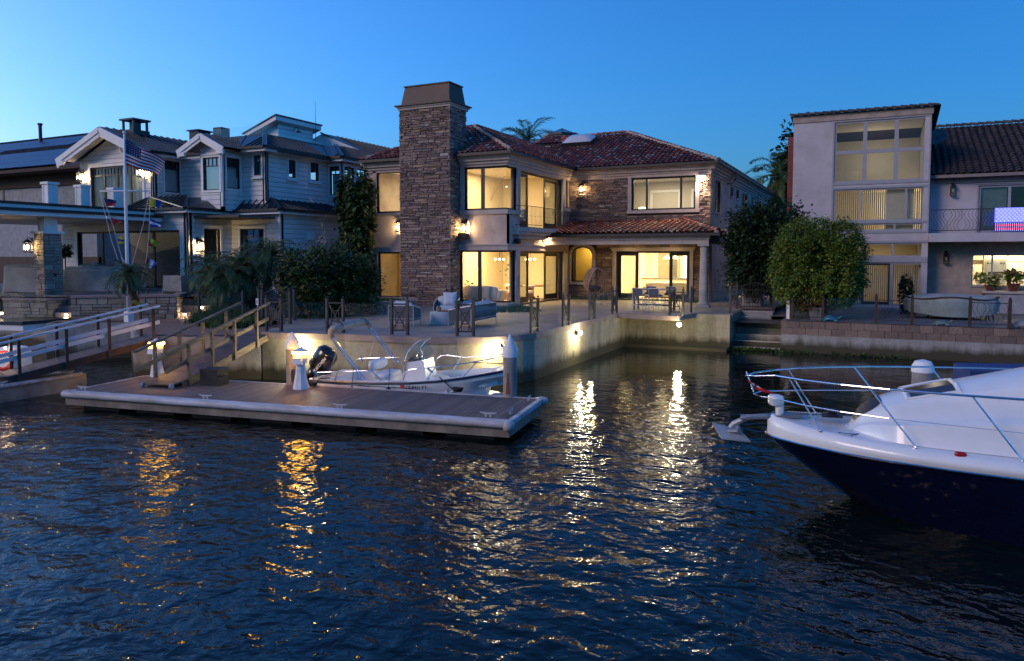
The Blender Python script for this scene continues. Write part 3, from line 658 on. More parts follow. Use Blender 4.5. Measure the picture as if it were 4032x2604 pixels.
# arched window
def arcpts(u0, u1, zs, zt, n=12): return [(u0 + (u1 - u0) * i / n, zs + (zt - zs) * math.sqrt(max(0, 1 - (2 * i / n - 1) ** 2)) ** 1.15) for i in range(n + 1)]
m = MB(); g = MB(); q = MB(); ar = arcpts(-15.08, -13.82, 3.95, 4.33); ar_in = arcpts(-15.0, -13.9, 3.9, 4.25); ar_out = arcpts(-15.20, -13.64, 4.02, 4.47)
loop = [(-15.08, 2.37)] + ar + [(-13.82, 2.37)]; loop_i = [(-15.0, 2.45)] + ar_in + [(-13.9, 2.45)]; loop_o = [(-15.20, 2.22)] + ar_out + [(-13.64, 2.22)]
def band(mb, A_, B_, c, na, nb):
    n = len(A_)
    for i in range(n):
        j = (i + 1) % n; P = [A_[i], A_[j], B_[j], B_[i]]
        mb.hexa([wp('Y', c, *p, na) for p in P] + [wp('Y', c, *p, nb) for p in P])
band(m, loop, loop_i, YR, -.14, -.06); f = m.build('arched_window', F, H); g.poly([wp('Y', YR, u, z, -.1) for u, z in loop_i]); g.build('pane', G, f); band(q, loop_o, loop, YR, -.06, .11); q.build('surround', TM, f)
m = MB()
for s in (-1, 1):
    cu = -15.09 if s < 0 else -13.81; P = [p for p in ar if (p[0] + 14.45) * s >= -.01]; m.poly([wp('Y', YR, u, z, .003) for u, z in (P if s < 0 else P[::-1])] + [wp('Y', YR, cu, 4.34, .003)])
m.build('arch_spandrel', M['mortar'], H)
# juliet balcony
m = MB(); pts = [(XR, 31.15), (-14.86, 31.3), (-14.62, 31.9), (-14.5, 33.2), (-14.5, 35.4), (-14.55, 36.7), (-14.62, 37.32), (XR, 37.5)]
m.prism([(x, y, 4.94) for x, y in pts], (0, 0, .2)); m.prism([(XR + (x - XR) * .8, y, 4.80) for x, y in pts], (0, 0, .14)); m.prism([(XR + (x - XR) * .5, 34.3 + (y - 34.3) * .9, 4.62) for x, y in pts], (0, 0, .18)); b = m.build('balcony', TM, H)
m = MB(); rail = [(-14.80, 31.42), (-14.66, 32.0), (-14.58, 33.2), (-14.58, 35.4), (-14.62, 36.6), (-14.70, 37.15), (-15.12, 37.32)]
for z in (6.14, 5.26): m.tube([(x, y, z) for x, y in [(-15.15, 31.4)] + rail], .016, 6)
def along(pts, step):
    out = []; L = 0
    for i in range(len(pts) - 1):
        a, b_ = V((*pts[i], 0)), V((*pts[i + 1], 0)); l = (b_ - a).length; n = max(1, int(round(l / step)))
        out += [a.lerp(b_, j / n) for j in range(n)]
    return out + [V((*pts[-1], 0))]
for i, p in enumerate(along(rail, .135)):
    m.tube([(p.x, p.y, 5.14), (p.x, p.y, 6.14)], .009, 5)
    if i % 2 == 0: m.lathe([(.01, 0), (.026, .025), (.01, .05)], (p.x, p.y, 5.66), 6)
    if i > 22 and i % 2: m.tube([(p.x, p.y + .08 * math.sin(a_ * .8), 5.95 + .12 * math.cos(a_ * .8)) for a_ in range(9)], .008, 4)
m.build('balcony_railing', M['iron'], b)
# floor slabs, partitions and rooms behind the glass
m = MB(); m.box(XL + .02, XR - .29, YF + .29, 60, 4.75, 5.18); m.box(XR - .29, XE - .29, YR + .29, 60, 4.75, 5.18)
m.box(XL + .02, XR - .29, YF + .29, 60, T - .1, 1.5); m.box(XR - .29, XE - .29, YR + .29, 60, T - .1, 1.5); m.build('floor', pm('pale_floor', (.60, .52, .42), .4, var=.08), H)
m = MB(); m.box(XL + .03, XR - .28, YF + .285, YR + .2, 8.12, 8.18); m.box(XL + .05, XR - .30, 38.0, 38.1, 1.5, 4.74); m.box(XL + .05, XR - .3, 38.0, 38.1, 5.18, 8.12); m.box(-19.25, -19.1, YF + .29, 38.0, 5.18, 8.12); m.box(-19.25, -19.1, YF + .29, 38.0, 1.5, 4.74)
m.box(XL + .03, XR - .30, YF + .285, 38, 4.70, 4.748); m.build('interior_wall', M['cream'], H)
m = MB(); m.box(XL + .05, -19.26, 33.2, 33.3, 1.5, 4.7); m.box(-15.4, -13.25, 39.9, 40.0, 1.5, 4.7); m.box(-13.35, -13.25, YR + .29, 39.9, 1.5, 4.7); m.box(-15.3, -13.35, YR + .29, 39.9, 4.65, 4.7); m.build('interior_wall', M['gold'], H)
m = MB(); m.box(-15.4, XE - .29, 43.2, 43.3, 5.18, 8.12); m.box(-13.3, -13.2, YR + .29, 43.2, 5.18, 8.12); m.box(-15.4, XE - .29, YR + .285, 43.3, 8.12, 8.18); m.build('interior_wall', M['greige'], H)
m = MB(); m.box(-13.2, XE - .29, YR + .29, 47, 4.68, 4.748); m.box(-13.24, XE - .3, 47.0, 47.1, 1.5, 4.68); m.box(-13.24, -13.1, 40.1, 47.0, 1.5, 4.68); m.box(XE - .36, XE - .3, YR + .3, 43.5, 1.5, 4.68); m.box(XE - .36, XE - .3, 45.8, 47, 1.5, 4.68); m.build('interior_wall', M['cream'], H)
m = MB()                             # white casings in the upstairs bedroom, the doorway and the kitchen window
for u0, u1 in ((-12.0, -10.2), (-9.6, -8.3)):
    wbox(m, 'Y', 43.2, u0, u0 + .14, 5.2, 7.5, 0, .05); wbox(m, 'Y', 43.2, u1 - .14, u1, 5.2, 7.5, 0, .05); wbox(m, 'Y', 43.2, u0, u1, 7.5, 7.64, 0, .05)
m.build('door_casing', M['white'], H)
m = MB(); wbox(m, 'Y', 43.2, -9.46, -8.44, 5.2, 7.5, -.01, .01); m.build('doorway', pm('dusky_doorway', (.10, .13, .19), .6), H)
m = MB(); wbox(m, 'Y', 47.0, -10.9, -9.6, 2.0, 3.9, 0, .02); m.build('kitchen_window', emis('dusk_glow_panel', (.45, .72, 1.0), .16), H)  # glowing panel imitates the dusk light beyond the window
# lamps that light the rooms
for loc, p, c_, s in (((-20.9, 33.2, 7.9), 22, (1, .78, .46), 1.2), ((-17.2, 34.2, 8.05), 52, (1, .74, .38), 2.0), ((-20.8, 32.2, 4.6), 9, (1, .72, .28), 1.0), ((-17.2, 34.2, 4.62), 78, (1, .70, .32), 2.2), ((-10.6, 40.8, 8.05), 30, (1, .84, .60), 2.0),
                      ((-10.4, 41.2, 4.6), 105, (1, .74, .36), 2.4), ((-10.4, 45.0, 4.6), 80, (1, .80, .50), 2.0), ((-14.3, 39.2, 4.5), 8, (1, .74, .30), .8)):
    lamp('AREA', loc, p, c_, s, rot=(0, 0, 0), parent=H)
lamp('POINT', (-9.0, 49.3, 6.6), 6, (1, .62, .25), .1, parent=H); lamp('POINT', (-9.0, 44.8, 3.0), 5, (1, .62, .2), .1, parent=H); lamp('POINT', (-9.0, 48.8, 3.0), 5, (1, .62, .2), .1, parent=H)
# recessed soffit lamps of canopy and balcony
m = MB()
for x, y, z in ((-11.6, 37.4, 4.498), (-9.4, 37.4, 4.498), (-14.9, 34.6, 4.61)): m.lathe([(.0, 0), (.07, 0.001)], (x, y, z - .004), 12); lamp('SPOT', (x, y, z - .03), 3.2 if z < 4.55 else 1.6, (1, .74, .36), .05, rot=(0, 0, 0), parent=H, spot=140)
m.build('soffit_lamp', M['bulb'], H)
# ================================================================== the white house on the left
def siding_mat():
    m, nt, b = newmat('white_lap_siding'); tc = nd(nt, 'ShaderNodeTexCoord'); sx = nd(nt, 'ShaderNodeSeparateXYZ'); nt.links.new(tc.outputs['Object'], sx.inputs[0])
    q = nd(nt, 'ShaderNodeMath', operation='MULTIPLY'); q.inputs[1].default_value = 1 / .235; nt.links.new(sx.outputs[2], q.inputs[0])
    fr_ = nd(nt, 'ShaderNodeMath', operation='FRACT'); nt.links.new(q.outputs[0], fr_.inputs[0])
    r = ramp(nt, [(0, (0, 0, 0)), (.07, (.08, .08, .08)), (.10, (1, 1, 1)), (1, (.75, .75, .75))]); nt.links.new(fr_.outputs[0], r.inputs[0])
    bump(nt, b, r.outputs[0], 1.0, .02)
    n = noise(nt, 2.0, 4); c = ramp(nt, [(.3, (.62, .63, .62)), (.7, (.74, .74, .73))]); nt.links.new(n, c.inputs[0])
    gap = ramp(nt, [(0, (.45, .45, .46)), (.06, (.5, .5, .5)), (.09, (1, 1, 1))]); nt.links.new(fr_.outputs[0], gap.inputs[0])
    nt.links.new(mixc(nt, c.outputs[0], gap.outputs[0], 1.0, 'MULTIPLY'), b.inputs['Base Color']); b.inputs['Roughness'].default_value = .6; return m
M['siding'] = siding_mat()
M['seam'] = pm('dark_standing_seam_metal', (.026, .042, .055), .38, .35, var=.2, scale=1.5)
M['shade'] = pm('pale_roller_shade', (.42, .47, .46), .8, var=.04)
M['curtain'] = pm('pale_curtain', (.30, .33, .32), .9, var=.3, scale=2, stretch=(9, 9, .2))
M['trav'] = island('travertine_blocks', [(0, (.25, .20, .155)), (.35, (.33, .27, .21)), (.7, (.40, .34, .27)), (1, (.29, .25, .215))], .85, .6, 30, .4, 10)
WH = thing('white_house', 'large white sided house with dark metal gable roofs behind the flagpole', 'house', (-29.2, 27.6, 1.36))
ZP = 2.18
m = MB()
wall(m, 'Y', 24.94, -38.5, -29.18, ZP - .8, 5.9, [(-37.25, -29.68, ZP + .02, 5.03)], .25)
wall(m, 'X', -29.18, 24.94, 27.62, ZP - .8, 5.9, [(25.85, 26.87, ZP + .05, 5.12)], .25)
wall(m, 'Y', 27.62, -29.18, -26.0, ZP - .8, 5.9, [(-28.58, -27.0, 3.0, 5.14)], .25)
m.poly([(-26.0, 27.62, 1.2), (-26.0, 38, 1.2), (-26.0, 38, 5.9), (-26.0, 27.62, 5.9)])
UPO = [(-37.86, -33.80, 6.15, 8.50)]
wall(m, 'Y', 26.2, -38.72, -33.03, 5.9, 8.9, UPO, .22)
m.poly([(-38.72, 26.2, 8.9), (-33.03, 26.2, 8.9), (-35.88, 26.2, 10.15)])
wall(m, 'X', -33.03, 26.2, 27.87, 5.9, 9.0, [(26.86, 27.80, 7.1, 8.72)], .2)
wall(m, 'Y', 27.87, -33.03, -30.0, 5.9, 9.0, (), .2)
wall(m, 'Y', 26.49, -30.0, -28.54, 6.0, 9.0, [(-29.78, -28.69, 7.0, 8.6)], .16); m.poly([(-30.0, 26.49, 9.0), (-28.54, 26.49, 9.0), (-29.27, 26.49, 9.35)])
wall(m, 'X', -28.54, 26.49, 27.77, 6.0, 9.0, [(26.75, 27.58, 7.1, 8.6)], .16); m.poly([(-30.0, 26.49, 6), (-30.0, 27.87, 6), (-30.0, 27.87, 9), (-30.0, 26.49, 9)])
wall(m, 'Y', 27.77, -28.54, -27.0, 5.9, 9.0, [(-27.72, -27.25, 7.76, 8.75)], .2)
wall(m, 'X', -27.0, 27.77, 32.45, 5.9, 9.0, [(29.35, 29.85, 7.8, 8.70), (30.98, 31.64, 7.8, 8.74)], .2)
wall(m, 'Y', 32.45, -27.0, -26.1, 5.9, 9.0, [(-26.88, -26.22, 7.1, 8.66)], .15); wall(m, 'X', -26.1, 32.45, 36.5, 5.9, 9.0, [(32.65, 33.5, 7.1, 8.66), (33.75, 34.6, 7.1, 8.66), (34.85, 35.7, 7.1, 8.66)], .15)
m.poly([(-38.72, 26.2, 5.9), (-38.72, 38, 5.9), (-38.72, 38, 9), (-38.72, 26.2, 9)])
m.build('siding_wall', M['siding'], WH)
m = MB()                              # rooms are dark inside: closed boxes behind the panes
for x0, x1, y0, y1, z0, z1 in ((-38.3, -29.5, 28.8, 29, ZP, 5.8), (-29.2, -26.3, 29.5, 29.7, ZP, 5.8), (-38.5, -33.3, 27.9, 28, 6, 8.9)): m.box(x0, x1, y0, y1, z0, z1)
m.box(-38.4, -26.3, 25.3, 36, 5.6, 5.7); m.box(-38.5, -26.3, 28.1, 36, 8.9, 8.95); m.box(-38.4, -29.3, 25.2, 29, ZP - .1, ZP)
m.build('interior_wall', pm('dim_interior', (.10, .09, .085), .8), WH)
# fascias, gutters, corner boards
m = MB(); g = MB()
def fascia(p, q, h=.22, gut=True):
    p, q = V(p), V(q); m.beam(p, q, .06, h); d = (q - p).normalized(); o = V((d.y, -d.x, 0)) * .09
    if gut: g.beam(p + o + V((0, 0, h * .35)), q + o + V((0, 0, h * .35)), .13, .13)
LE = .38
for p, q in (((-33.2, 24.94 - LE, 5.93), (-29.18 + LE, 24.94 - LE, 5.93)), ((-29.18 + LE, 24.94 - LE, 5.93), (-29.18 + LE, 27.62 - LE, 5.93)), ((-29.18 + LE, 27.62 - LE, 5.93), (-26 + LE, 27.62 - LE, 5.93)), ((-26 + LE, 27.62 - LE, 5.93), (-26 + LE, 38, 5.93)),
             ((-32.55, 25.6, 8.92), (-32.55, 27.5, 8.92)), ((-28.1, 27.3, 8.98), (-26.55, 27.3, 8.98)), ((-26.55, 27.3, 8.98), (-26.55, 32.0, 8.98)), ((-26.55, 32.0, 8.98), (-25.7, 32.0, 8.98)), ((-25.7, 32.0, 8.98), (-25.7, 37, 8.98)), ((-32.9, 27.5, 8.92), (-30.8, 27.5, 8.92))): fascia(p, q)
m.box(-38.5, -28.8, 24.56, 24.94, 5.82, 5.85); m.box(-29.2, -28.82, 24.94, 27.24, 5.822, 5.848); m.box(-28.8, -25.62, 27.26, 27.62, 5.82, 5.85); m.box(-26, -25.62, 27.62, 38, 5.82, 5.85)
m.box(-28.5, -26.55, 27.3, 27.77, 8.86, 8.89); m.box(-27, -26.55, 27.77, 32.4, 8.862, 8.888); m.box(-27, -25.7, 32.0, 32.45, 8.86, 8.89)
for x, y, z0, z1 in ((-29.18, 24.94, 1.4, 5.82), (-26.0, 27.62, 1.4, 5.82), (-27.0, 27.77, 6.0, 8.86), (-33.03, 26.2, 6.0, 8.86), (-28.54, 26.49, 6.2, 8.9)): m.box(x - .09, x + .015, y - .015, y + .09, z0, z1)
m.build('white_trim', M['white'], WH)
for x, y, z0, z1 in ((-29.10, 24.87, 1.4, 5.6), (-26.92, 27.70, 6.5, 8.7), (-32.95, 26.12, 6.4, 8.7), (-25.92, 33.0, 1.4, 5.7)): g.tube([(x + .3, y - .3, z1 + .25), (x + .05, y - .05, z1), (x + .02, y - .02, z1 - .2), (x + .02, y - .02, z0)], .05, 6)
g.build('gutter', M['bronze'], WH)
# metal roofs with standing seams
def seam_slope(name, eave0, eave1, top0, top1, step=.42, par=None):
    q = MB(); e0, e1, t0, t1 = map(V, (eave0, eave1, top0, top1)); n = (e1 - e0).cross(t0 - e0).normalized()
    if n.z < 0: n = -n
    q.add([e0, e1, t1, t0], [(0, 1, 2, 3)]); u = (e1 - e0); L = u.length; u.normalize(); s = (n.cross(u)).normalized()
    if s.z < 0: s = -s
    def inter(o):                    # length of the rib from the eave to the edge of the quad
        best = 0
        for a, b in ((e0, t0), (t0, t1), (t1, e1)):
            au, as_ = (a - o).dot(u), (a - o).dot(s); bu, bs = (b - o).dot(u), (b - o).dot(s)
            if (au <= 1e-6 <= bu) or (bu <= 1e-6 <= au):
                if abs(bu - au) > 1e-9: best = max(best, as_ + (bs - as_) * (-au) / (bu - au))
        return best
    k = int(L / step)
    for i in range(1, k + 1):
        o = e0 + u * (i * L / (k + 1)); l = inter(o)
        if l > .1: q.beam(o + n * .02, o + s * l + n * .02, .035, .055, n)
    for a, b in ((e0, t0), (e1, t1)):
        if (a - b).length > .3 and abs((b - a).normalized().dot(u)) > .15: q.beam(a + n * .01, b + n * .01, .22, .06, n)
    return q.build(name, M['seam'], par or WH)
RA = (-35.88, 10.42)
seam_slope('metal_roof', (-32.35, 25.35, 8.98), (-32.35, 36, 8.98), (RA[0], 25.35, RA[1]), (RA[0], 36, RA[1]))
seam_slope('metal_roof', (-39.4, 36, 8.98), (-39.4, 25.35, 8.98), (RA[0], 36, RA[1]), (RA[0], 25.35, RA[1]))
m = MB()
for sx_, ex in ((1, -32.35), (-1, -39.4)):
    m.beam((RA[0], 25.32, RA[1] - .16), (ex, 25.32, 8.98 - .16), .07, .27, (0, 0, 1)); m.beam((RA[0], 25.37, RA[1] - .40), (ex, 25.37, 8.98 - .40), .06, .2, (0, 0, 1))
m.beam((-39.3, 25.3, 8.72), (-38.75, 25.3, 8.72), .1, .24); m.build('gable_trim', M['white'], WH)
m = MB(); m.poly([(RA[0], 25.38, RA[1] - .1), (-39.35, 25.38, 8.88), (-39.35, 26.25, 8.88), (RA[0], 26.25, RA[1] - .1)]); m.poly([(RA[0], 25.38, RA[1] - .1), (-32.4, 25.38, 8.88), (-32.4, 26.25, 8.88), (RA[0], 26.25, RA[1] - .1)]); m.build('gable_soffit', M['white'], WH)
BG = (-29.35, 9.72)
seam_slope('metal_roof', (-27.85, 25.95, 8.98), (-27.85, 29.5, 8.98), (BG[0], 25.95, BG[1]), (BG[0], 29.5, BG[1])); seam_slope('metal_roof', (-30.95, 29.5, 8.98), (-30.95, 25.95, 8.98), (BG[0], 29.5, BG[1]), (BG[0], 25.95, BG[1]))
m = MB()
for ex in (-27.85, -30.95):
    m.beam((BG[0], 25.92, BG[1] - .13), (ex, 25.92, 8.98 - .13), .06, .22); m.beam((BG[0], 25.97, BG[1] - .32), (ex, 25.97, 8.98 - .32), .05, .15)
m.box(-30.9, -30.45, 25.9, 26.02, 8.66, 8.85); m.box(-28.3, -27.85, 25.9, 26.02, 8.66, 8.85); m.build('gable_trim', M['white'], WH)
ZR = 10.0
seam_slope('metal_roof', (-28.3, 27.22, 9.08), (-26.47, 27.22, 9.08), (-29.6, 29.0, ZR), (-28.2, 29.0, ZR)); seam_slope('metal_roof', (-26.47, 27.22, 9.08), (-26.47, 32.0, 9.08), (-28.2, 29.0, ZR), (-28.2, 33.6, ZR))
seam_slope('metal_roof', (-26.47, 31.92, 9.08), (-25.6, 31.92, 9.08), (-28.2, 33.6, ZR), (-27.4, 33.6, ZR)); seam_slope('metal_roof', (-25.6, 31.92, 9.08), (-25.6, 38, 9.08), (-27.4, 33.6, ZR), (-27.4, 38, ZR))
m = MB(); m.box(-34, -28.2, 29.02, 34, ZR - .35, ZR + .04); m.box(-34, -27.42, 34, 38, ZR - .35, ZR + .04); m.build('flat_roof', M['seam'], WH)
seam_slope('metal_roof', (-29.18 + LE, 24.94 - LE - .08, 6.02), (-29.18 + LE, 27.62 - LE, 6.02), (-33.0, 26.1, 6.75), (-30.0, 27.7, 6.78)); seam_slope('metal_roof', (-33.6, 24.94 - LE - .08, 6.02), (-29.18 + LE, 24.94 - LE - .08, 6.02), (-33.6, 26.1, 6.75), (-31.0, 26.4, 6.78))
seam_slope('metal_roof', (-29.2 + LE, 27.62 - LE - .08, 6.02), (-26 + LE + .08, 27.62 - LE - .08, 6.02), (-30.0, 27.6, 6.4), (-27.0, 28.2, 6.62)); seam_slope('metal_roof', (-26 + LE + .08, 27.62 - LE - .08, 6.02), (-26 + LE + .08, 37.5, 6.02), (-27.0, 28.2, 6.62), (-27.0, 37.5, 6.62))
# windows
F2, GD, W_ = M['bronze'], M['glass'], M['white']
def shade(par, ax, c, u0, u1, z0, z1, mat=None):
    q = MB(); wbox(q, ax, c, u0, u1, z0, z1, -.24, -.22); q.build('roller_shade', mat or M['shade'], par)
def lw(ax, c, u0, u1, z0, z1, nb=3, top=.42, sh=True, **k):
    f = window(WH, ax, c, u0, u1, z0, z1, F2, GD, .055, trim=.1, tm=W_, rails=[z1 - top] if top else (), bars=([u0 + (u1 - u0) * i / nb for i in range(1, nb)], z1 - top, z1) if top else None, rec=.03, **k)
    if sh: shade(f, ax, c, u0, u1, z0, z1 - top * .95)
    return f
lw('X', -33.03, 26.86, 27.80, 7.1, 8.72, 3); GD = M['glass_coated']; lw('Y', 26.49, -29.78, -28.69, 7.0, 8.6, 4); lw('Y', 27.77, -27.72, -27.25, 7.76, 8.75, 1, .33, sill=True); GD = M['glass']; lw('X', -28.54, 26.75, 27.58, 7.1, 8.6, 2)
lw('X', -27.0, 29.35, 29.85, 7.8, 8.70, 1, 0, sh=False, sill=True); lw('X', -27.0, 30.98, 31.64, 7.8, 8.74, 1, 0, sh=False, sill=True); lw('Y', 32.45, -26.88, -26.22, 7.1, 8.66, 2)
for a in (32.65, 33.75, 34.85): lw('X', -26.1, a, a + .85, 7.1, 8.66, 2)
lw('Y', 27.62, -28.58, -27.0, 3.0, 5.14, 4, .4, sh=False)
f = window(WH, 'X', -29.18, 25.85, 26.87, ZP + .05, 5.12, F2, GD, .08, trim=.13, tm=W_, rec=.03, name='door')
f = window(WH, 'Y', 24.94, -37.25, -29.68, ZP + .02, 5.03, F2, GD, .1, mull=(-35.4, -33.5, -31.6), trim=.28, tm=W_, rec=.05, name='sliding_door')
f = window(WH, 'Y', 26.2, -37.86, -33.80, 6.15, 8.50, F2, GD, .09, mull=(-36.85, -35.83, -34.8), rails=[8.05], bars=([-37.86 + 4.06 * i / 16 for i in range(1, 16)], 8.05, 8.5), trim=.16, tm=W_, rec=.05, name='balcony_door')
q = MB(); rows = [[(-37.8 + 3.95 * i / 120, 26.46 + .03 * math.sin(i * 1.9), z) for i in range(121)] for z in (6.18, 8.48)]; q.sheet(rows); q.build('curtain', M['curtain'], f)
m = MB(); m.lathe([(.33, 0), (.33, .05), (.25, .05), (.25, 0)], (0, 0, 0), 20)
o = MB(); o.add([(-35.15 + x, 26.2 - z - .0, 9.35 + y) for x, y, z in m.v], m.f)
for i in range(6): o.box(-35.37, -34.93, 26.15, 26.17, 9.15 + i * .07, 9.18 + i * .07)
o.build('gable_vent', W_, WH)
m = MB(); m.box(-36.4, -35.4, 26.95, 27.95, 9.9, 10.5); zt = 11.0
for x in (-36.3, -35.5):
    for y in (27.05, 27.85): m.box(x - .05, x + .05, y - .05, y + .05, 10.5, zt)
m.box(-36.1, -35.7, 27.25, 27.65, 10.5, zt); m.box(-36.45, -35.35, 26.9, 28.0, zt, zt + .09); m.build('chimney', M['seam'], WH)
m = MB(); m.box(-33.4, -32.7, 28.8, 29.6, 9.6, 10.5); m.box(-33.5, -32.6, 28.7, 29.7, 10.5, 10.56); m.box(-32.5, -31.9, 29.6, 30.2, 9.6, 10.75); m.build('vent_stack', M['seam'], WH)
# roof deck with its glass balustrade and the pavilion on it
m = MB(); m.hexa([(-32.1, 32.4, ZR), (-30.5, 32.4, ZR), (-30.5, 35.3, ZR), (-32.1, 35.3, ZR), (-32.1, 32.4, 10.75), (-30.5, 32.4, 11.3), (-30.5, 35.3, 11.3), (-32.1, 35.3, 10.75)]); pv = m.build('roof_pavilion', M['siding'], WH)
m = MB(); m.hexa([(-32.6, 31.9, 10.56), (-30.2, 31.9, 11.36), (-30.2, 35.7, 11.36), (-32.6, 35.7, 10.56), (-32.6, 31.9, 10.76), (-30.2, 31.9, 11.60), (-30.2, 35.7, 11.60), (-32.6, 35.7, 10.76)]); m.build('pavilion_roof', W_, pv)
m = MB(); m.hexa([(-32.7, 31.84, 10.735), (-30.14, 31.84, 11.625), (-30.14, 35.76, 11.625), (-32.7, 35.76, 10.735), (-32.7, 31.84, 10.80), (-30.14, 31.84, 11.69), (-30.14, 35.76, 11.69), (-32.7, 35.76, 10.80)]); m.build('roof_sheet', M['seam'], pv)
window(pv, 'X', -30.5, 32.8, 34.0, 10.1, 11.0, M['shade'], M['glass_dark'], .1, rec=.01)
m = MB(); m.tube([(-30.48, 33.6, 11.05), (-30.3, 33.6, 11.2), (-30.12, 33.6, 11.15), (-30.1, 33.6, 11.0)], .018, 6); m.lathe([(.02, .1), (.05, .08), (.16, 0)], (-30.1, 33.6, 10.92), 12); m.build('barn_lamp', M['black'], pv)
m = MB(); m.poly([(-33.5, 29.2, ZR), (-28.4, 29.2, ZR), (-28.4, 29.2, ZR + .55), (-33.5, 29.2, ZR + .55)]); m.poly([(-28.4, 29.2, ZR), (-28.4, 33.6, ZR), (-28.4, 33.6, ZR + .2), (-28.4, 29.2, ZR + .55)]); m.build('glass_balustrade', M['glass_rail'], WH)
m = MB(); m.poly([(-27.3, 35.5, ZR), (-33, 35.5, ZR), (-30.0, 35.5, 11.1)]); m.build('dormer_wall', W_, WH)
seam_slope('metal_roof', (-25.6, 36.5, 9.1), (-25.6, 48, 9.1), (-30.0, 35.4, 11.15), (-30.0, 48, 11.15))
m = MB(); m.tube([(-29, 33.8, 9.9), (-29, 33.8, 12.6)], [.022, .008], 6); m.build('antenna', M['iron'], WH)
m = MB(); m.box(-26.02, -25.8, 29.5, 29.9, 4.6, 5.0); m.build('wall_vent', W_, WH)
# ------------------------------------------------------------------ patio canopy on its stone pillar
PC = thing('patio_canopy', 'flat white patio canopy on a square stone pillar in front of the white house', 'canopy', (-31, 19.4, ZP))
m = MB(); m.box(-40, -30.36, 15.5, 24.5, 5.42, 5.58); m.box(-40, -30.9, 17.2, 24.5, 5.70, 5.88); m.build('canopy_slab', W_, PC)
m = MB(); m.box(-40, -30.28, 15.4, 24.52, 5.582, 5.70); m.box(-40, -30.84, 17.1, 24.5, 5.882, 5.98); m.build('roof_edge', M['bronze'], PC)
m = MB(); m.box(-31.5, -30.86, 19.2, 19.95, ZP - .9, 4.72); pl = m.build('pillar', M['mortar'], PC)
m = MB()
for ax, c, a, b in (('Y', 19.2, -31.5, -30.86), ('X', -30.86, 19.2, 19.95)): stones(m, ax, c, a, b, ZP - .6, 4.72, (), 61, dmax=.03, lmin=.25, lmax=.5, hmin=.15, hmax=.28)
m.build('pillar_stone', M['trav'], pl)
m = MB(); m.box(-31.58, -30.78, 19.12, 20.03, 4.72, 4.82); m.box(-31.4, -30.95, 19.3, 19.85, 4.82, 5.42); m.build('pillar_cap', W_, pl)
m = MB(); m.box(-30.84, -30.82, 19.55, 19.67, 2.95, 3.07); m.build('outlet_box', M['black'], pl)
BN = thing('balcony_balustrade', 'white panelled newel posts with glass between them on the patio canopy', 'balustrade', (-31.5, 21.4, 5.98))
for y in (19.95, 21.4, 22.95):
    m = MB(); m.box(-31.75, -31.35, y - .18, y + .22, 5.98, 6.82); m.box(-31.81, -31.29, y - .24, y + .28, 6.82, 6.92)
    m.box(-31.36, -31.33, y - .18, y - .10, 6.0, 6.8); m.box(-31.36, -31.33, y + .14, y + .22, 6.0, 6.8); m.box(-31.75, -31.68, y - .2, y - .17, 6.0, 6.8); m.box(-31.42, -31.35, y - .2, y - .17, 6.0, 6.8); m.build('newel_post', W_, BN)
m = MB(); m.poly([(-31.55, 20.17, 6.05), (-31.55, 21.22, 6.05), (-31.55, 21.22, 6.75), (-31.55, 20.17, 6.75)]); m.poly([(-31.55, 21.62, 6.05), (-31.55, 22.77, 6.05), (-31.55, 22.77, 6.75), (-31.55, 21.62, 6.75)]); m.build('glass_panel', M['glass_rail'], BN)
# ------------------------------------------------------------------ house far left with solar roof
m = MB(); m.box(-80, -44.7, 31.2, 50, 1.0, 9.2); FH = tag(m.build('solar_roofed_house', pm('bluish_stucco', (.34, .35, .37), .9, bmp=.2), at=(-50, 32, 1)), 'grey house at the left edge with blue solar panels covering its tiled roof', 'house')
m = MB(); m.poly([(-80, 30.0, 9.4), (-44.0, 30.0, 9.4), (-56.5, 40.5, 13.85), (-80, 40.5, 13.85)]); m.poly([(-80, 51, 9.4), (-44.0, 51, 9.4), (-56.5, 40.5, 13.85), (-80, 40.5, 13.85)]); m.poly([(-44.0, 30, 9.4), (-44.0, 51, 9.4), (-56.5, 40.5, 13.85)]); m.build('roof', M['tilebed'], FH)
m = MB(); s_ = V((0, 10.5, 4.45)).normalized(); tiles(m, (-80, 30.0, 9.42), (1, 0, 0), s_, [(8, 10.2), (24, 10.2), (23.3, 11.4), (8, 11.4)], seed=71); m.build('roof_tiles', M['tile_dark'], FH); m = MB(); tiles(m, (-80, 30.0, 9.42), (1, 0, 0), s_, [(18, 4.6), (27, 4.0), (27.0, 7.0), (17, 7.2)], seed=72); m.build('roof_tiles', M['tile_dark'], FH)
M['solar'] = pm('solar_panel', (.010, .045, .13), .45, 0, var=.15, spec=.25)
m = MB(); nrm = V((1, 0, 0)).cross(s_)
for i in range(35):
    for j in range(6):
        u0 = i * 1.1; s0 = .25 + j * 1.62
        if (17.5 < u0 < 26.5 and j in (3,)) or u0 + 1.1 > 35.6 - (s0 + 1.6) * 1.12: continue
        O = V((-80, 30.0, 9.4)) + V((u0, 0, 0)) + s_ * s0 + nrm * .13; m.prism([O, O + V((1.07, 0, 0)), O + V((1.07, 0, 0)) + s_ * 1.58, O + s_ * 1.58], nrm * .035)
m.build('solar_array', M['solar'], FH)
m = MB(); m.box(-80, -43.9, 29.8, 30.0, 9.22, 9.42); m.box(-80, -44.7, 31.05, 31.2, 8.4, 9.2); m.box(-80, -44.1, 30.0, 31.05, 9.18, 9.22); m.build('eave', pm('brown_eave_timber', (.05, .028, .022), .8), FH)
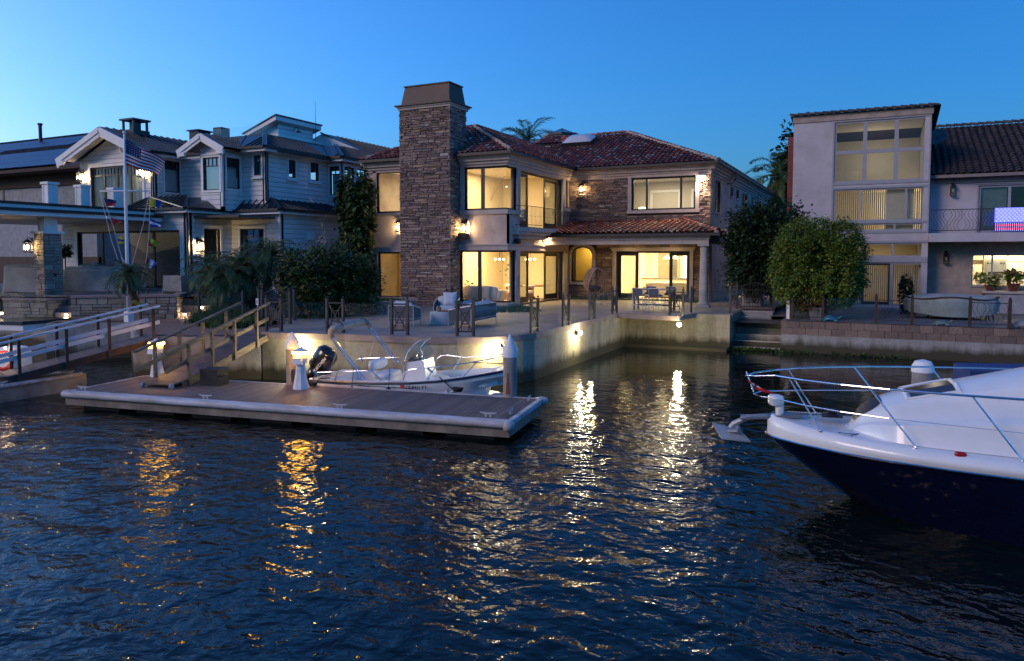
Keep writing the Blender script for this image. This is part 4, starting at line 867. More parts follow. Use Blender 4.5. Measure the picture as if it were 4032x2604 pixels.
m = MB(); fp_ = gy(161, 590, 38.5); m.tube([(fp_.x, 38.5, 12.4), (fp_.x, 38.5, 14.5)], .14, 8); m.tube([(fp_.x, 38.5, 14.5), (fp_.x, 38.5, 14.65)], .2, 8); m.build('flue_pipe', M['black'], FH)
wl_ = gy(-18, 795, 31.2); wr_ = gy(9, 728, 31.2)
f = window(FH, 'Y', 31.2, wl_.x, wr_.x, wl_.z, wr_.z, M['bronze'], M['glass'], .1, trim=.2, tm=M['bronze'], rec=.02, name='window')
q = MB(); wbox(q, 'Y', 31.2, wl_.x + .05, wr_.x - .05, wl_.z + .05, wr_.z - .05, -.12, -.10); q.build('glowing_blind', emis('lamplight_glow_blind', (1, .72, .25), .09), f)  # blind glows by itself to imitate lamplight behind it
m = MB(); m.box(-60, -38.9, 27.2, 27.5, 1.3, 3.75); tag(m.build('garden_wall', pm('brown_garden_wall', (.10, .07, .055), .9, bmp=.3)), 'dark brown garden wall behind the covered furniture at the far left', 'wall')
# ------------------------------------------------------------------ raised patio, planter wall, spa deck
p1_, p2_, p3_ = gz(15, 1247, 1.4), gz(187, 1250, 1.4), gz(278, 1243, 1.4); p4_, p5_ = gz(281, 1262, 1.36), gz(695, 1255, 1.36)
m = MB(); m.poly([(-60, 17.6, ZP), (p1_.x, p1_.y + .3, ZP), (p2_.x, p2_.y + .3, ZP), (p3_.x, p3_.y, ZP), (p4_.x, p4_.y + .3, ZP), (p5_.x - .2, p5_.y + .4, ZP), (-24.6, 21.5, ZP), (-26.5, 27.6, ZP), (-40, 27.6, ZP), (-60, 24.9, ZP)]); struct(m.build('raised_patio', M['patio'], at=(0, 0, ZP)))
def stone_wall_line(name, label, pts, z0, z1, seed, cap=True):
    r_ = thing(name, label, 'wall', (pts[0].x, pts[0].y, z0)); core = MB(); ribbon(core, pts, z0, z1, .3); core.build('core', M['mortar'], r_); q = MB(); rnd = random.Random(seed)
    for i in range(len(pts) - 1):
        a, b = pts[i], pts[i + 1]; d = (b - a); d.z = 0; L = d.length; d.normalize(); n = V((d.y, -d.x, 0)); tmp = MB(); stones(tmp, 'Y', 0, 0, L, z0, z1 - .06, (), seed + i, dmax=.035, lmin=.25, lmax=.6, hmin=.14, hmax=.26)
        q.add([(a.x + d.x * x + n.x * (-y), a.y + d.y * x + n.y * (-y), z) for x, y, z in tmp.v], tmp.f)
    q.build('stone_face', M['trav'], r_)
    if cap: c_ = MB(); ribbon(c_, inset_line(pts, -.06), z1 - .055, z1 + .03, .5); c_.build('coping', M['coping'], r_)
    return r_
stone_wall_line('spa_wall', 'low travertine wall of the raised spa behind the glass at the left edge', [V((p1_.x, p1_.y, 0)), V((p2_.x, p2_.y, 0)), V((p3_.x, p3_.y, 0))], 1.3, 2.1, 81)
stone_wall_line('planter_wall', 'long travertine planter wall behind the flagpole', [V((p4_.x, p4_.y, 0)), V((p5_.x, p5_.y, 0)), V((p5_.x - 1.3, p5_.y + 1.7, 0))], 0.2, 2.26, 91)
D0, D1, D2 = gz(-60, 1263, 1.4), gz(90, 1267, 1.4), gz(299, 1252, 1.4)
m = MB(); m.prism([(D0.x, D0.y, 1.06), (D1.x, D1.y, 1.06), (D2.x, D2.y, 1.06), (-31, 21, 1.06)], (0, 0, .22)); dk = tag(m.build('spa_deck', M['white']), 'pale deck jutting out over the water with a dark edge at the left', 'deck')
m = MB(); m.prism([(D0.x, D0.y - .06, 1.282), (D1.x + .05, D1.y - .06, 1.282), (D2.x + .05, D2.y, 1.282), (-31, 21, 1.282)], (0, 0, .12)); m.build('deck_edge', M['seam'], dk)
m = MB(); z_ = 1.40
m.poly([(D0.x, D0.y + .05, z_), (D1.x, D1.y + .05, z_), (D1.x, D1.y + .05, z_ + 1.05), (D0.x, D0.y + .05, z_ + 1.05)]); m.poly([(D1.x - .03, D1.y + .06, z_), (D2.x - .03, D2.y, z_), (D2.x - .03, D2.y, z_ + 1.05), (D1.x - .03, D1.y + .06, z_ + 1.05)])
tag(m.build('glass_screen', M['glass_rail']), 'frameless clear glass screen along the edge of the left spa deck', 'glass screen')
# ================================================================== the tall pale house on the right
M['pale_stucco'] = pm('pale_textured_stucco', (.52, .48, .50), .9, bmp=.45, bscale=70, var=.14, scale=1.0)
M['tan'] = pm('tan_stucco', (.40, .33, .29), .9, bmp=.3, bscale=60)
M['greyframe'] = pm('grey_window_frame', (.33, .33, .36), .6, var=.06)
M['redbrick'] = pm('red_brick', (.24, .065, .045), .85, var=.3, scale=6, bmp=.4, bscale=30)
M['blind'] = pm('cream_vertical_blind', (.60, .54, .42), .8, var=.08)
TH = thing('tower_house', 'tall pale stucco house with a six pane window grid and dark tiled side wing', 'house', (-.8, 38.5, 1.25))
X0, X1, YT, YW = -3.68, 2.12, 38.5, 39.5
OPS = [(-1.86, 2.03, 7.22, 10.06), (-1.84, 2.06, 5.42, 6.92), (-1.84, 2.06, 4.95, 5.30), (-1.84, 2.03, 3.75, 4.40), (-1.84, 1.95, 1.50, 3.50)]
m = MB(); wall(m, 'Y', YT, X0, X1, 1.0, 10.15, OPS, .25); m.poly([(X0, YT, 1), (X0, 46, 1), (X0, 46, 10.1), (X0, YT, 10.1)]); wall(m, 'X', X1, YT + .001, 46, 1.0, 10.1, (), .25)
m.build('stucco_wall', M['pale_stucco'], TH)
m = MB(); wall(m, 'Y', YW, X1, 22, 1.0, 4.45, [(3.93, 6.9, 2.44, 3.86)], .25); m.build('ground_floor_wall', M['tan'], TH)
m = MB(); wall(m, 'Y', YW, X1, 22, 4.45, 7.3, [(4.10, 6.5, 4.85, 6.95)], .25); m.build('upper_wall', M['pale_stucco'], TH)
m = MB(); m.box(X0 - .05, X1 + .06, YT - .06, YT + .02, 10.15, 10.44); m.box(X1 + .3, 22, YW - .10, YW, 7.1, 7.32); m.build('fascia', M['tan'], TH)
m = MB(); m.poly([(X0 - .15, YT - .2, 10.47), (X1 + .25, YT - .2, 10.47), (X1 + .25, 46, 9.3), (X0 - .15, 46, 9.3)]); m.poly([(X1, YW - .45, 7.42), (22, YW - .45, 7.42), (22, 46, 10.6), (X1, 46, 10.6)]); m.poly([(X1, 53, 7.42), (22, 53, 7.42), (22, 46, 10.6), (X1, 46, 10.6)]); rf = m.build('roof', M['tilebed'], TH)
m = MB(); s_ = V((0, 6.95, 3.18)).normalized(); tiles(m, (X1, YW - .45, 7.43), (1, 0, 0), s_, [(0, 0), (9.5, 0), (9.5, 7.5), (0, 7.5)], w=.30, e=.33, r=.125, seed=101)
caps(m, (X1, 46, 10.62), (12, 46, 10.62), .15)
caps(m, (X0 - .15, YT - .16, 10.46), (X1 + .22, YT - .16, 10.46), .13); caps(m, (X1 + .2, YT - .1, 10.40), (X1 + .2, 45.5, 9.3), .14)
m.build('roof_tiles', M['tile_dark'], rf)
m = MB(); m.beam((X1, YW - .5, 7.38), (22, YW - .5, 7.38), .13, .14); m.build('gutter', pm('tan_gutter', (.26, .21, .19), .6), TH)
m = MB(); m.box(X0 - .26, X0 - .01, 38.62, 39.6, 1.2, 9.55); m.build('brick_chimney', M['redbrick'], TH)
GF, GG = M['greyframe'], M['glass']
def gw(u0, u1, z0, z1, mull=(), name='window', fr=.07, gm=None): return window(TH, 'Y', YT, u0, u1, z0, z1, GF, gm or GG, fr, mull=mull, rec=.03, name=name)
cw = (2.03 + 1.86) / 3
for i in range(3):
    for j in range(2): gw(-1.86 + i * cw, -1.86 + (i + 1) * cw, 7.22 + j * 1.42, 7.22 + (j + 1) * 1.42, fr=.085)
gw(-1.84, 2.06, 5.42, 6.92, (-.72, 1.18)); gw(-1.84, 2.06, 4.95, 5.30, (-.6, .75)); gw(-1.84, 2.03, 3.75, 4.40, (-.62, .70)); f = gw(-1.84, 1.95, 1.50, 3.50, (-.62, .68), 'sliding_door', .09)
m = MB(); wbox(m, 'Y', YT, -.56, -.48, 1.55, 3.45, -.06, -.02); wbox(m, 'Y', YT, .54, .62, 1.55, 3.45, -.06, -.02); wbox(m, 'Y', YT, -.48, .54, 1.55, 1.68, -.06, -.02); wbox(m, 'Y', YT, -.48, .54, 3.37, 3.45, -.06, -.02); m.build('screen_door', M['bronze'], f)
m = MB()
for za, zb, s in ((7.12, 7.22, 1), (10.06, 10.12, 1), (6.92, 7.02, 1), (5.30, 5.42, 1), (4.85, 4.95, 1), (4.40, 4.5, 1), (3.50, 3.75, 1)): m.box(-1.94, 2.11, YT - .035, YT - .002, za, zb)
for x in (-1.94, 2.06): m.box(x, x + .075 if x < 0 else 2.115, YT - .034, YT - .003, 4.95, 10.06)
m.build('window_surround', GF, TH)
m = MB(); m.box(-2.0, 2.0, YT - .35, YT, 1.0, 1.42); m.build('door_step', M['tan'], TH)
# rooms: plain walls above, vertical blinds below
m = MB(); m.box(X0 + .05, X1 - .26, 43.0, 43.1, 1.25, 10); m.box(-2.4, -2.3, YT + .26, 43, 1.25, 10); m.box(X0 + .05, X1 - .26, YT + .26, 43, 4.55, 4.75); m.box(X0 + .05, X1 - .26, YT + .26, 43, 7.02, 7.14); m.box(X0 + .05, X1 - .26, YT + .26, 43, 1.3, 1.46); m.box(X0 + .05, X1 - .26, YT + .26, 43.1, 10.0, 10.06); m.box(-2.2, -.9, 42.0, 43, 7.14, 8.1)
m.build('interior_wall', M['cream'], TH)
def blinds(u0, u1, z0, z1, gap, lab=None):
    m = MB(); u = u0; i = 0
    while u < u1:
        a = R(62 if not gap or not (gap[0] < u < gap[1]) else 25); d = .055
        m.poly([(u - d * math.cos(a), YT + .33 - d * math.sin(a), z0), (u + d * math.cos(a), YT + .33 + d * math.sin(a), z0), (u + d * math.cos(a), YT + .33 + d * math.sin(a), z1), (u - d * math.cos(a), YT + .33 - d * math.sin(a), z1)]); u += .088
    return m.build('vertical_blind', M['blind'], TH)
for g_ in ((-1.78, 2.0, 5.45, 6.88, (.35, 1.55)), (-1.78, 2.0, 4.97, 5.28, (.35, 1.5)), (-1.78, 1.9, 1.56, 3.42, (1.75, 1.9))): blinds(*g_)
lamp('POINT', (-.1, 41.4, 8.7), 4.5, (1, .90, .74), .4, parent=TH); lamp('POINT', (1.0, 41.6, 6.1), 12, (1, .85, .60), .25, parent=TH); lamp('AREA', (-.2, 41.0, 4.5), 5, (1, .80, .52), 1.5, rot=(0, 0, 0), parent=TH)
# balcony of the side wing
m = MB(); m.box(X1 + .002, 22, 37.9, YW, 4.42, 4.80); b = m.build('balcony', M['pale_stucco'], TH)
m = MB(); rnd = random.Random(6)
for z in (5.83, 4.92): m.tube([(X1 + .05, 37.98, z), (14, 37.98, z)], .018, 6)
u = X1 + .08; i = 0
while u < 9:
    s = 1 if i % 9 < 5 else -1; m.tube([(u + s * .11 * math.sin(math.pi * 2 * t_ / 8) * (1 if t_ < 4 else 1.0), 37.98 - .10 * math.sin(math.pi * t_ / 8) ** 2, 4.92 + .91 * t_ / 8) for t_ in range(9)], .009, 4); u += .135; i += 1
m.box(4.02, 4.06, 37.96, 38.0, 4.8, 5.95); m.build('balcony_railing', M['iron'], b)
f = window(TH, 'Y', YW, 4.10, 6.5, 4.85, 6.95, GF, M['glass_dark'], .09, mull=(5.28,), rec=.03, name='balcony_door', trim=.06)
q = MB(); wbox(q, 'Y', YW, 4.2, 5.2, 4.9, 6.9, -.2, -.18); q.build('curtain', pm('teal_grey_curtain', (.30, .40, .40), .8), f)
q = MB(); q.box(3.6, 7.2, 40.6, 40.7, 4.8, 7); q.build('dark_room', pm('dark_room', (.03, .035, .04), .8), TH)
# lit kitchen behind the wide window
f = window(TH, 'Y', YW, 3.93, 6.9, 2.44, 3.86, M['greyframe'], GG, .05, mull=(4.72,), rec=.03, name='kitchen_window', trim=.05)
m = MB(); m.box(3.0, 8.6, 42.4, 42.5, 1.3, 4.4); m.box(2.9, 3.0, YW + .26, 42.5, 1.3, 4.4); m.box(8.5, 8.6, YW + .26, 42.5, 1.3, 4.4); m.box(3.0, 8.5, YW + .26, 42.5, 4.36, 4.42); m.box(3.0, 8.5, YW + .26, 42.5, 1.25, 1.32); m.build('kitchen_wall', M['cream'], TH)
m = MB(); Cm = pm('cream_cabinet_door', (.74, .66, .52), .5, var=.03)
for u0, u1, z0, z1 in ((4.15, 4.62, 3.6, 4.3), (4.15, 4.6, 1.4, 3.4), (4.66, 5.6, 3.62, 4.3), (5.66, 6.3, 1.4, 3.48), (6.34, 7.0, 1.4, 3.48), (5.66, 6.3, 3.54, 4.3), (6.34, 7.0, 3.54, 4.3), (7.04, 7.7, 1.4, 4.3)):
    m.box(u0 + .01, u1 - .01, 41.84, 41.9, z0 + .01, z1 - .01); m.box(u0 + .09, u1 - .09, 41.825, 41.84, z0 + .1, z1 - .1)
m.box(4.66, 7.7, 41.9, 42.4, 1.4, 4.3); m.box(4.3, 7.2, 40.0, 40.5, 2.36, 2.42); m.build('kitchen_cabinet', Cm, TH)
m = MB(); m.box(4.72, 5.56, 41.78, 41.9, 2.5, 3.56); ov = m.build('wall_oven', pm('stainless_steel', (.55, .54, .52), .3, .8), TH)
m = MB(); m.box(4.84, 5.44, 41.76, 41.78, 2.72, 3.05); 
for u in (4.82, 4.94, 5.34, 5.46): m.lathe([(.035, 0), (.0, .001)], (u, 41.77, 3.45), 10); m.box(u - .03, u + .03, 41.765, 41.78, 3.42, 3.48)
m.build('oven_door', M['black'], ov)
lamp('AREA', (5.6, 40.9, 4.32), 34, (1, .86, .58), 1.8, rot=(0, 0, 0), parent=TH)
# serving ledge under the window, dish on the roof
m = MB(); m.box(4.3, 9, YW - .52, YW - .002, 2.14, 2.24); lg = m.build('serving_ledge', M['trim'], TH)
m = MB(); m.box(4.45, 9, YW - .42, YW - .002, 1.2, 2.14); m.build('ledge_base', pm('glazed_block', (.34, .34, .38), .5), lg)
m = MB(); P0 = gy(3690, 540, 40.6); a = MB(); a.lathe([(.0, -.08), (.2, -.06), (.42, 0), (.43, .02), (.2, -.04), (0, -.06)], (0, 0, 0), 20)
rm = Matrix.Rotation(R(-35), 3, 'Y') @ Matrix.Rotation(R(55), 3, 'X'); m.add([tuple(P0 + rm @ V(p)) for p in a.v], a.f)
m.tube([P0 + rm @ V((0, -.35, 0)), P0 + rm @ V((0, -.1, .55))], .02, 6); m.tube([P0, P0 + V((-.05, .25, -.5))], .03, 6); m.beam(P0 + rm @ V((0, -.16, .52)), P0 + rm @ V((0, -.04, .58)), .09, .09)
tag(m.build('satellite_dish', pm('grey_dish', (.16, .19, .22), .5)), 'grey satellite dish on the dark tiled roof beside the tower', 'satellite dish')
# LED flag hung on the balcony railing
fl = thing('light_flag', 'flag made of glowing blue white and red lights hung on the balcony railing', 'light flag', (5.6, 37.9, 4.85))
EB, EW, ER = emis('blue_led', (.01, .01, 1.0), .24), emis('white_led', (.45, .62, 1.0), .42), emis('red_led', (1.0, .02, .10), .35)
fx0, fx1, fz0, fz1 = 4.55, 7.2, 4.83, 5.85
m = MB(); m.box(fx0, fx0 + 1.15, 37.875, 37.885, fz0 + .40, fz1); m.build('blue_field', EB, fl)
m = MB(); m.box(fx0, fx1, 37.886, 37.892, fz0, fz0 + .40); m.box(fx0 + 1.15, fx1, 37.886, 37.892, fz0 + .4, fz1); m.build('net_backing', pm('deep_blue_net', (.02, .02, .35), .7), fl)
def leds(pts, mt, nm, r_=.011):
    m = MB()
    for x, z in pts: m.box(x - r_, x + r_, 37.855, 37.87, z - r_, z + r_)
    o = m.build(nm, mt, fl); o['kind'] = 'stuff'
leds([(fx0 + .08 + .145 * i + (.07 if j % 2 else 0), fz1 - .06 - .083 * j) for i in range(8) for j in range(7)], EW, 'white_star_lights')
leds([(fx0 + .05 + .075 * i, fz0 + z) for i in range(35) for z in (.05, .20, .35)] + [(fx0 + 1.2 + .075 * i, fz0 + z) for i in range(19) for z in (.50, .65, .80, .95)], EW, 'white_stripe_lights', .009)
leds([(fx0 + .05 + .075 * i, fz0 + z) for i in range(35) for z in (.10, .145, .255, .30)] + [(fx0 + 1.2 + .075 * i, fz0 + z) for i in range(19) for z in (.43, .57, .72, .87)], ER, 'red_stripe_lights', .016)
# red house far behind, and the plain houses that close the gaps
m = MB(); m.box(-16, -6.4, 66, 74, 1.1, 7.6); rh = tag(m.build('red_house', pm('red_stucco', (.26, .085, .075), .9), at=(-8, 66, 1.1)), 'dull red house half hidden behind the palm between the two right houses', 'house')
m = MB(); m.poly([(-16.4, 65.6, 7.6), (-6.0, 65.6, 7.6), (-6.0, 70, 9.6), (-16.4, 70, 9.6)]); m.poly([(-6.0, 65.6, 7.6), (-6.0, 74.4, 7.6), (-6.0, 70, 9.6)]); m.build('roof', M['tilebed'], rh)
# ================================================================== floating dock
def gpl(x, y, P0, n):                # photo point on any plane
    d = V(ray(x, y)); P0, n = V(P0), V(n); o = V((0, 0, CAM_H)); return o + d * ((P0 - o).dot(n) / d.dot(n))
def text(body, par, origin, ux, uz, size, mat, off=.012, name='lettering', bold=0.0, space=1.0):
    c = bpy.data.curves.new(name, 'FONT'); c.body = body; c.size = size; c.extrude = .002; c.offset = bold; c.space_character = space
    c.materials.append(mat); o = bpy.data.objects.new(name, c); scene.collection.objects.link(o)
    ux, uz = V(ux).normalized(), V(uz).normalized(); n = ux.cross(uz)
    o.matrix_world = Matrix((( ux.x, uz.x, n.x, 0), (ux.y, uz.y, n.y, 0), (ux.z, uz.z, n.z, 0), (0, 0, 0, 1)))
    bpy.context.view_layer.update(); me = bpy.data.meshes.new_from_object(o.evaluated_get(bpy.context.evaluated_depsgraph_get())); me.name = name; bpy.data.objects.remove(o)
    rot = Matrix(((ux.x, uz.x, n.x), (ux.y, uz.y, n.y), (ux.z, uz.z, n.z))); L = WL[par.name]; base = V(origin) + n * off - L
    for v in me.vertices: v.co = base + rot @ v.co
    if not me.materials: me.materials.append(mat)
    o = bpy.data.objects.new(name, me); scene.collection.objects.link(o); o.parent = par; return o
DA = R(8.9); DE = V((math.cos(DA), math.sin(DA), 0)); DP = V((-math.sin(DA), math.cos(DA), 0)); NL = V((-18.02, 11.70, 0)); DL, DW, DZ = 11.48, 2.5, .42
def dk_(s, t, z): p = NL + DE * s + DP * t; return V((p.x, p.y, z))
M['deckboard'] = island('composite_deck_boards', [(0, (.105, .078, .070)), (.5, (.14, .105, .092)), (1, (.17, .13, .115))], .62, .25, 60, .25, 5)
M['vinyl'] = pm('white_vinyl_fender', (.54, .55, .59), .55, var=.25, scale=1.6, col2=(.30, .26, .23), stretch=(.5, 3, 3))
M['fascia'] = pm('dock_side_timber', (.27, .225, .18), .8, var=.35, scale=2, bmp=.3)
DK = thing('dock', 'long floating dock with brown composite boards and a white vinyl bumper', 'dock', tuple(dk_(DL / 2, DW / 2, 0)))
m = MB(); n_ = 82
for i in range(n_):
    a, b = i * DL / n_ + .004, (i + 1) * DL / n_ - .004
    m.hexa([dk_(a, .02, DZ - .04), dk_(b, .02, DZ - .04), dk_(b, DW, DZ - .04), dk_(a, DW, DZ - .04), dk_(a, .02, DZ), dk_(b, .02, DZ), dk_(b, DW, DZ), dk_(a, DW, DZ)])
m.build('deck', M['deckboard'], DK)
m = MB()
for t0, t1 in ((-.05, -.005), (DW + .005, DW + .04)): m.hexa([dk_(0, t0, .10), dk_(DL, t0, .10), dk_(DL, t1, .10), dk_(0, t1, .10), dk_(0, t0, DZ - .005), dk_(DL, t0, DZ - .005), dk_(DL, t1, DZ - .005), dk_(0, t1, DZ - .005)])
for s0, s1 in ((-.05, -.003), (DL + .003, DL + .05)): m.hexa([dk_(s0, -.05, .10), dk_(s1, -.05, .10), dk_(s1, DW + .04, .10), dk_(s0, DW + .04, .10), dk_(s0, -.05, DZ - .006), dk_(s1, -.05, DZ - .006), dk_(s1, DW + .04, DZ - .006), dk_(s0, DW + .04, DZ - .006)])
m.build('side_board', M['fascia'], DK)
m = MB(); pr = [(-.05, DZ - .14), (-.13, DZ - .12), (-.165, DZ - .06), (-.15, DZ + .0), (-.09, DZ + .04), (.03, DZ + .035), (.045, DZ + .005)]; rows = []
for i in range(60):
    s = -.08 + (DL + .16) * i / 59; w_ = .006 * math.sin(i * 2.3) + .004 * math.sin(i * 5.1); rows.append([dk_(s, t - w_, z + w_ * .6) for t, z in pr])
m.sheet(rows); m.poly(rows[0]); m.poly(rows[-1]); smooth_by_angle(m.build('bumper', M['vinyl'], DK), 50)
m = MB(); rows = []
for i in range(16):
    t = -.05 + (DW + .1) * i / 15; rows.append([dk_(DL + x, t, z) for x, z in ((.05, DZ - .10), (.10, DZ - .09), (.115, DZ - .04), (.10, DZ + .02), (.03, DZ + .03), (-.03, DZ + .005))])
m.sheet(rows); smooth_by_angle(m.build('bumper', M['vinyl'], DK), 50)
m = MB(); c = dk_(DL + .05, DW + .02, 0); m.lathe([(.13, DZ - .12), (.16, DZ - .05), (.15, DZ + .02), (.05, DZ + .05), (0, DZ + .05)], (c.x, c.y, 0), 14); c = dk_(DL + .04, -.07, 0); m.lathe([(.10, DZ - .17), (.125, DZ - .08), (.115, DZ + .0), (.04, DZ + .045), (0, DZ + .045)], (c.x, c.y, 0), 14); m.build('corner_bumper', M['vinyl'], DK, True)
m = MB(); m.hexa([dk_(0, DW - .02, DZ + .001), dk_(DL, DW - .02, DZ + .001), dk_(DL, DW + .045, DZ + .001), dk_(0, DW + .045, DZ + .001), dk_(0, DW - .02, DZ + .015), dk_(DL, DW - .02, DZ + .015), dk_(DL, DW + .045, DZ + .015), dk_(0, DW + .045, DZ + .015)]); m.hexa([dk_(-.06, 0, DZ + .001), dk_(0, 0, DZ + .001), dk_(0, DW, DZ + .001), dk_(-.06, DW, DZ + .001), dk_(-.06, 0, DZ + .014), dk_(0, 0, DZ + .014), dk_(0, DW, DZ + .014), dk_(-.06, DW, DZ + .014)]); m.build('edge_strip', M['vinyl'], DK)
M['float'] = pm('dark_float', (.012, .011, .011), .7, var=.3)
for i in range(7):
    s = .35 + i * 1.62; q = MB(); q.hexa([dk_(s, .12, -.5), dk_(s + 1.1, .12, -.5), dk_(s + 1.1, DW - .12, -.5), dk_(s, DW - .12, -.5), dk_(s, .12, .10), dk_(s + 1.1, .12, .10), dk_(s + 1.1, DW - .12, .10), dk_(s, DW - .12, .10)]); q.build('float', M['float'], DK)
def cleat(par, c, d, mat, sc=1.0):
    c, d = V(c), V(d).normalized(); q = MB(); a = V((-d.y, d.x, 0))
    pts = [c + d * x * sc + V((0, 0, z * sc)) for x, z in ((-.16, .085), (-.13, .075), (-.06, .065), (.06, .065), (.13, .075), (.16, .085))]; q.tube(pts, [.008 * sc, .014 * sc, .018 * sc, .018 * sc, .014 * sc, .008 * sc], 6)
    for x in (-.045, .045): q.beam(c + d * x * sc, c + d * x * sc + V((0, 0, .065 * sc)), .03 * sc, .022 * sc, a)
    return q.build('cleat', mat, par)
for x, y, dd in ((329, 1537, DE), (809, 1571, DE), (1338, 1608, DE), (1922, 1642, DE), (2012, 1630, DP), (2081, 1578, DP)): cleat(DK, gz(x, y, DZ + .01), dd, M['vinyl'], 1.15)
q = MB(); c = dk_(DL - 1.0, DW + .22, DZ); q.tube([c + V((.26 * math.cos(a), .26 * math.sin(a), -.02)) for a in [i * math.pi / 8 for i in range(16)]], .035, 6, closed=True); q.hexa([dk_(DL - 1.35, DW + .04, DZ - .08), dk_(DL - .65, DW + .04, DZ - .08), dk_(DL - .65, DW + .14, DZ - .08), dk_(DL - 1.35, DW + .14, DZ - .08), dk_(DL - 1.35, DW + .04, DZ + .02), dk_(DL - .65, DW + .04, DZ + .02), dk_(DL - .65, DW + .14, DZ + .02), dk_(DL - 1.35, DW + .14, DZ + .02)]); q.build('piling_hoop', M['vinyl'], DK)
# ------------------------------------------------------------------ pilings with white cone caps
M['piling'] = pm('concrete_piling', (.32, .29, .27), .85, var=.25, scale=3, bmp=.3, bscale=50)
M['rust'] = pm('rust_stain', (.22, .075, .04), .9)
def piling(c, zb, zt, r_, label, rust=False, flat=False):
    t = thing('piling', label, 'piling', (c.x, c.y, -1.5)); q = MB(); q.lathe([(r_, -1.5), (r_ * .98, zb)], (c.x, c.y, 0), 22); smooth_by_angle(q.build('shaft', M['piling'], t))
    q = MB(); q.lathe([(r_ * 1.05, zb - .02), (r_ * 1.06, zb + .17), (0.012, zt), (0, zt)] if not flat else [(r_ * 1.05, zb - .02), (r_ * 1.05, zb + .07), (r_ * .75, zb + .17), (.02, zt), (0, zt)], (c.x, c.y, 0), 22); smooth_by_angle(q.build('cap', M['white'], t))
    if rust:
        d = V((0 - c.x, 0 - c.y, 0)).normalized(); a = math.atan2(d.y, d.x) - .32; q = MB(); rows = []
        for i in range(8): z = .5 + i * (zb - .55) * .7 / 8; w_ = .05 * (1 - i / 8) + .006; rows.append([(c.x + (r_ + .003) * math.cos(a + k * w_ / r_), c.y + (r_ + .003) * math.sin(a + k * w_ / r_), z) for k in (-1, 0, 1)])
        q.sheet(rows); q.build('rust_streak', M['rust'], t)
    return t
pr_ = gz(2008, 1562, DZ); piling(pr_, 1.40, 1.93, .168, 'concrete piling with a white cone cap at the bow of the motorboat', rust=True)
pl_ = dk_(3.55, DW + .32, 0); pl_ = gz(1153, 1512, DZ) ; piling(pl_, 1.37, 1.80, .165, 'concrete piling with a white cone cap beside the lit dock pedestal')
p3 = gd(3634, 1440, 13.1); piling(V((p3.x, p3.y, 0)), 1.78, 1.98, .175, 'concrete piling with a flatter white cap behind the large cruiser', flat=True)
# ------------------------------------------------------------------ dock power pedestals, amber lit
def pedestal(c, rz, lamp_w=9):
    t = thing('power_pedestal', '', 'pedestal', (0, 0, 0), 'lit power pedestals on the dock')
    q = MB(); q.lathe([(.20, 0), (.20, .02), (.125, .42), (.125, .52), (.115, .54), (.115, .64)], (0, 0, 0), 8, R(22.5)); q.build('base', M['white'], t)
    q = MB(); q.lathe([(.115, .64), (.165, .66), (.175, .80), (.165, .885)], (0, 0, 0), 8, R(22.5)); q.hexa([(-.11, -.27, .66), (.11, -.27, .66), (.11, -.12, .64), (-.11, -.12, .64), (-.11, -.23, .82), (.11, -.23, .82), (.11, -.12, .84), (-.11, -.12, .84)]); q.build('socket_housing', M['white'], t)
    q = MB(); q.lathe([(.165, .885), (.20, .90), (.21, .945), (.19, .965)], (0, 0, 0), 24); q.build('amber_lens', M['amber'], t, True)
    q = MB(); q.lathe([(.215, .965), (.215, .98), (.07, 1.025), (.055, 1.06), (0, 1.07)], (0, 0, 0), 24); smooth_by_angle(q.build('lid', M['white'], t))
    lamp('POINT', (0, 0, .93), lamp_w, (1, .52, .10), .08, parent=t)
    t.location = c; t.rotation_euler = (0, 0, rz); return t
pd = pedestal(gz(1185, 1531, DZ), R(20), 5); pd['label'] = 'white power pedestal glowing amber at the stern of the motorboat'
pd2 = dup(pd, gz(620, 1482, DZ), R(15), 'white power pedestal glowing amber half hidden behind the middle gangway')
q = MB(); c = V(pd.location)
for k in range(5): q.tube([c + V((-.22 + .012 * k + .10 * math.sin(a) * .5, -.05 + .015 * k, .30 + .2 * math.cos(a))) for a in [i * math.pi / 7 for i in range(14)]], .010, 5, closed=True)
tag(q.build('shore_power_cord', pm('tan_cord', (.24, .17, .11), .7)), 'coiled cord hanging on the left of the lit pedestal', 'cord')
q = MB(); b0 = gz(842, 1514, DZ); q.hexa([tuple(b0 + DE * x + DP * y + V((0, 0, z))) for z, g_ in ((0, 1), (.40, .96)) for x, y in ((-.27 * g_, -.22 * g_), (.30 * g_, -.22 * g_), (.30 * g_, .22 * g_), (-.27 * g_, .22 * g_))])
bx = thing('black_dock_bag', 'black box shaped bag on the dock beside the foot of the gangway', 'bag', tuple(b0)); q.build('body', M['black'], bx)
q = MB(); q.hexa([tuple(b0 + DE * x + DP * y + V((0, 0, z))) for z in (.395, .43) for x, y in ((-.28, -.23), (.31, -.23), (.31, .23), (-.28, .23))]); q.tube([b0 + DE * .315 + DP * y + V((0, 0, .28 - .8 * y * y)) for y in (-.18, -.1, 0, .1, .18)], .012, 5); q.build('lid', M['iron'], bx)
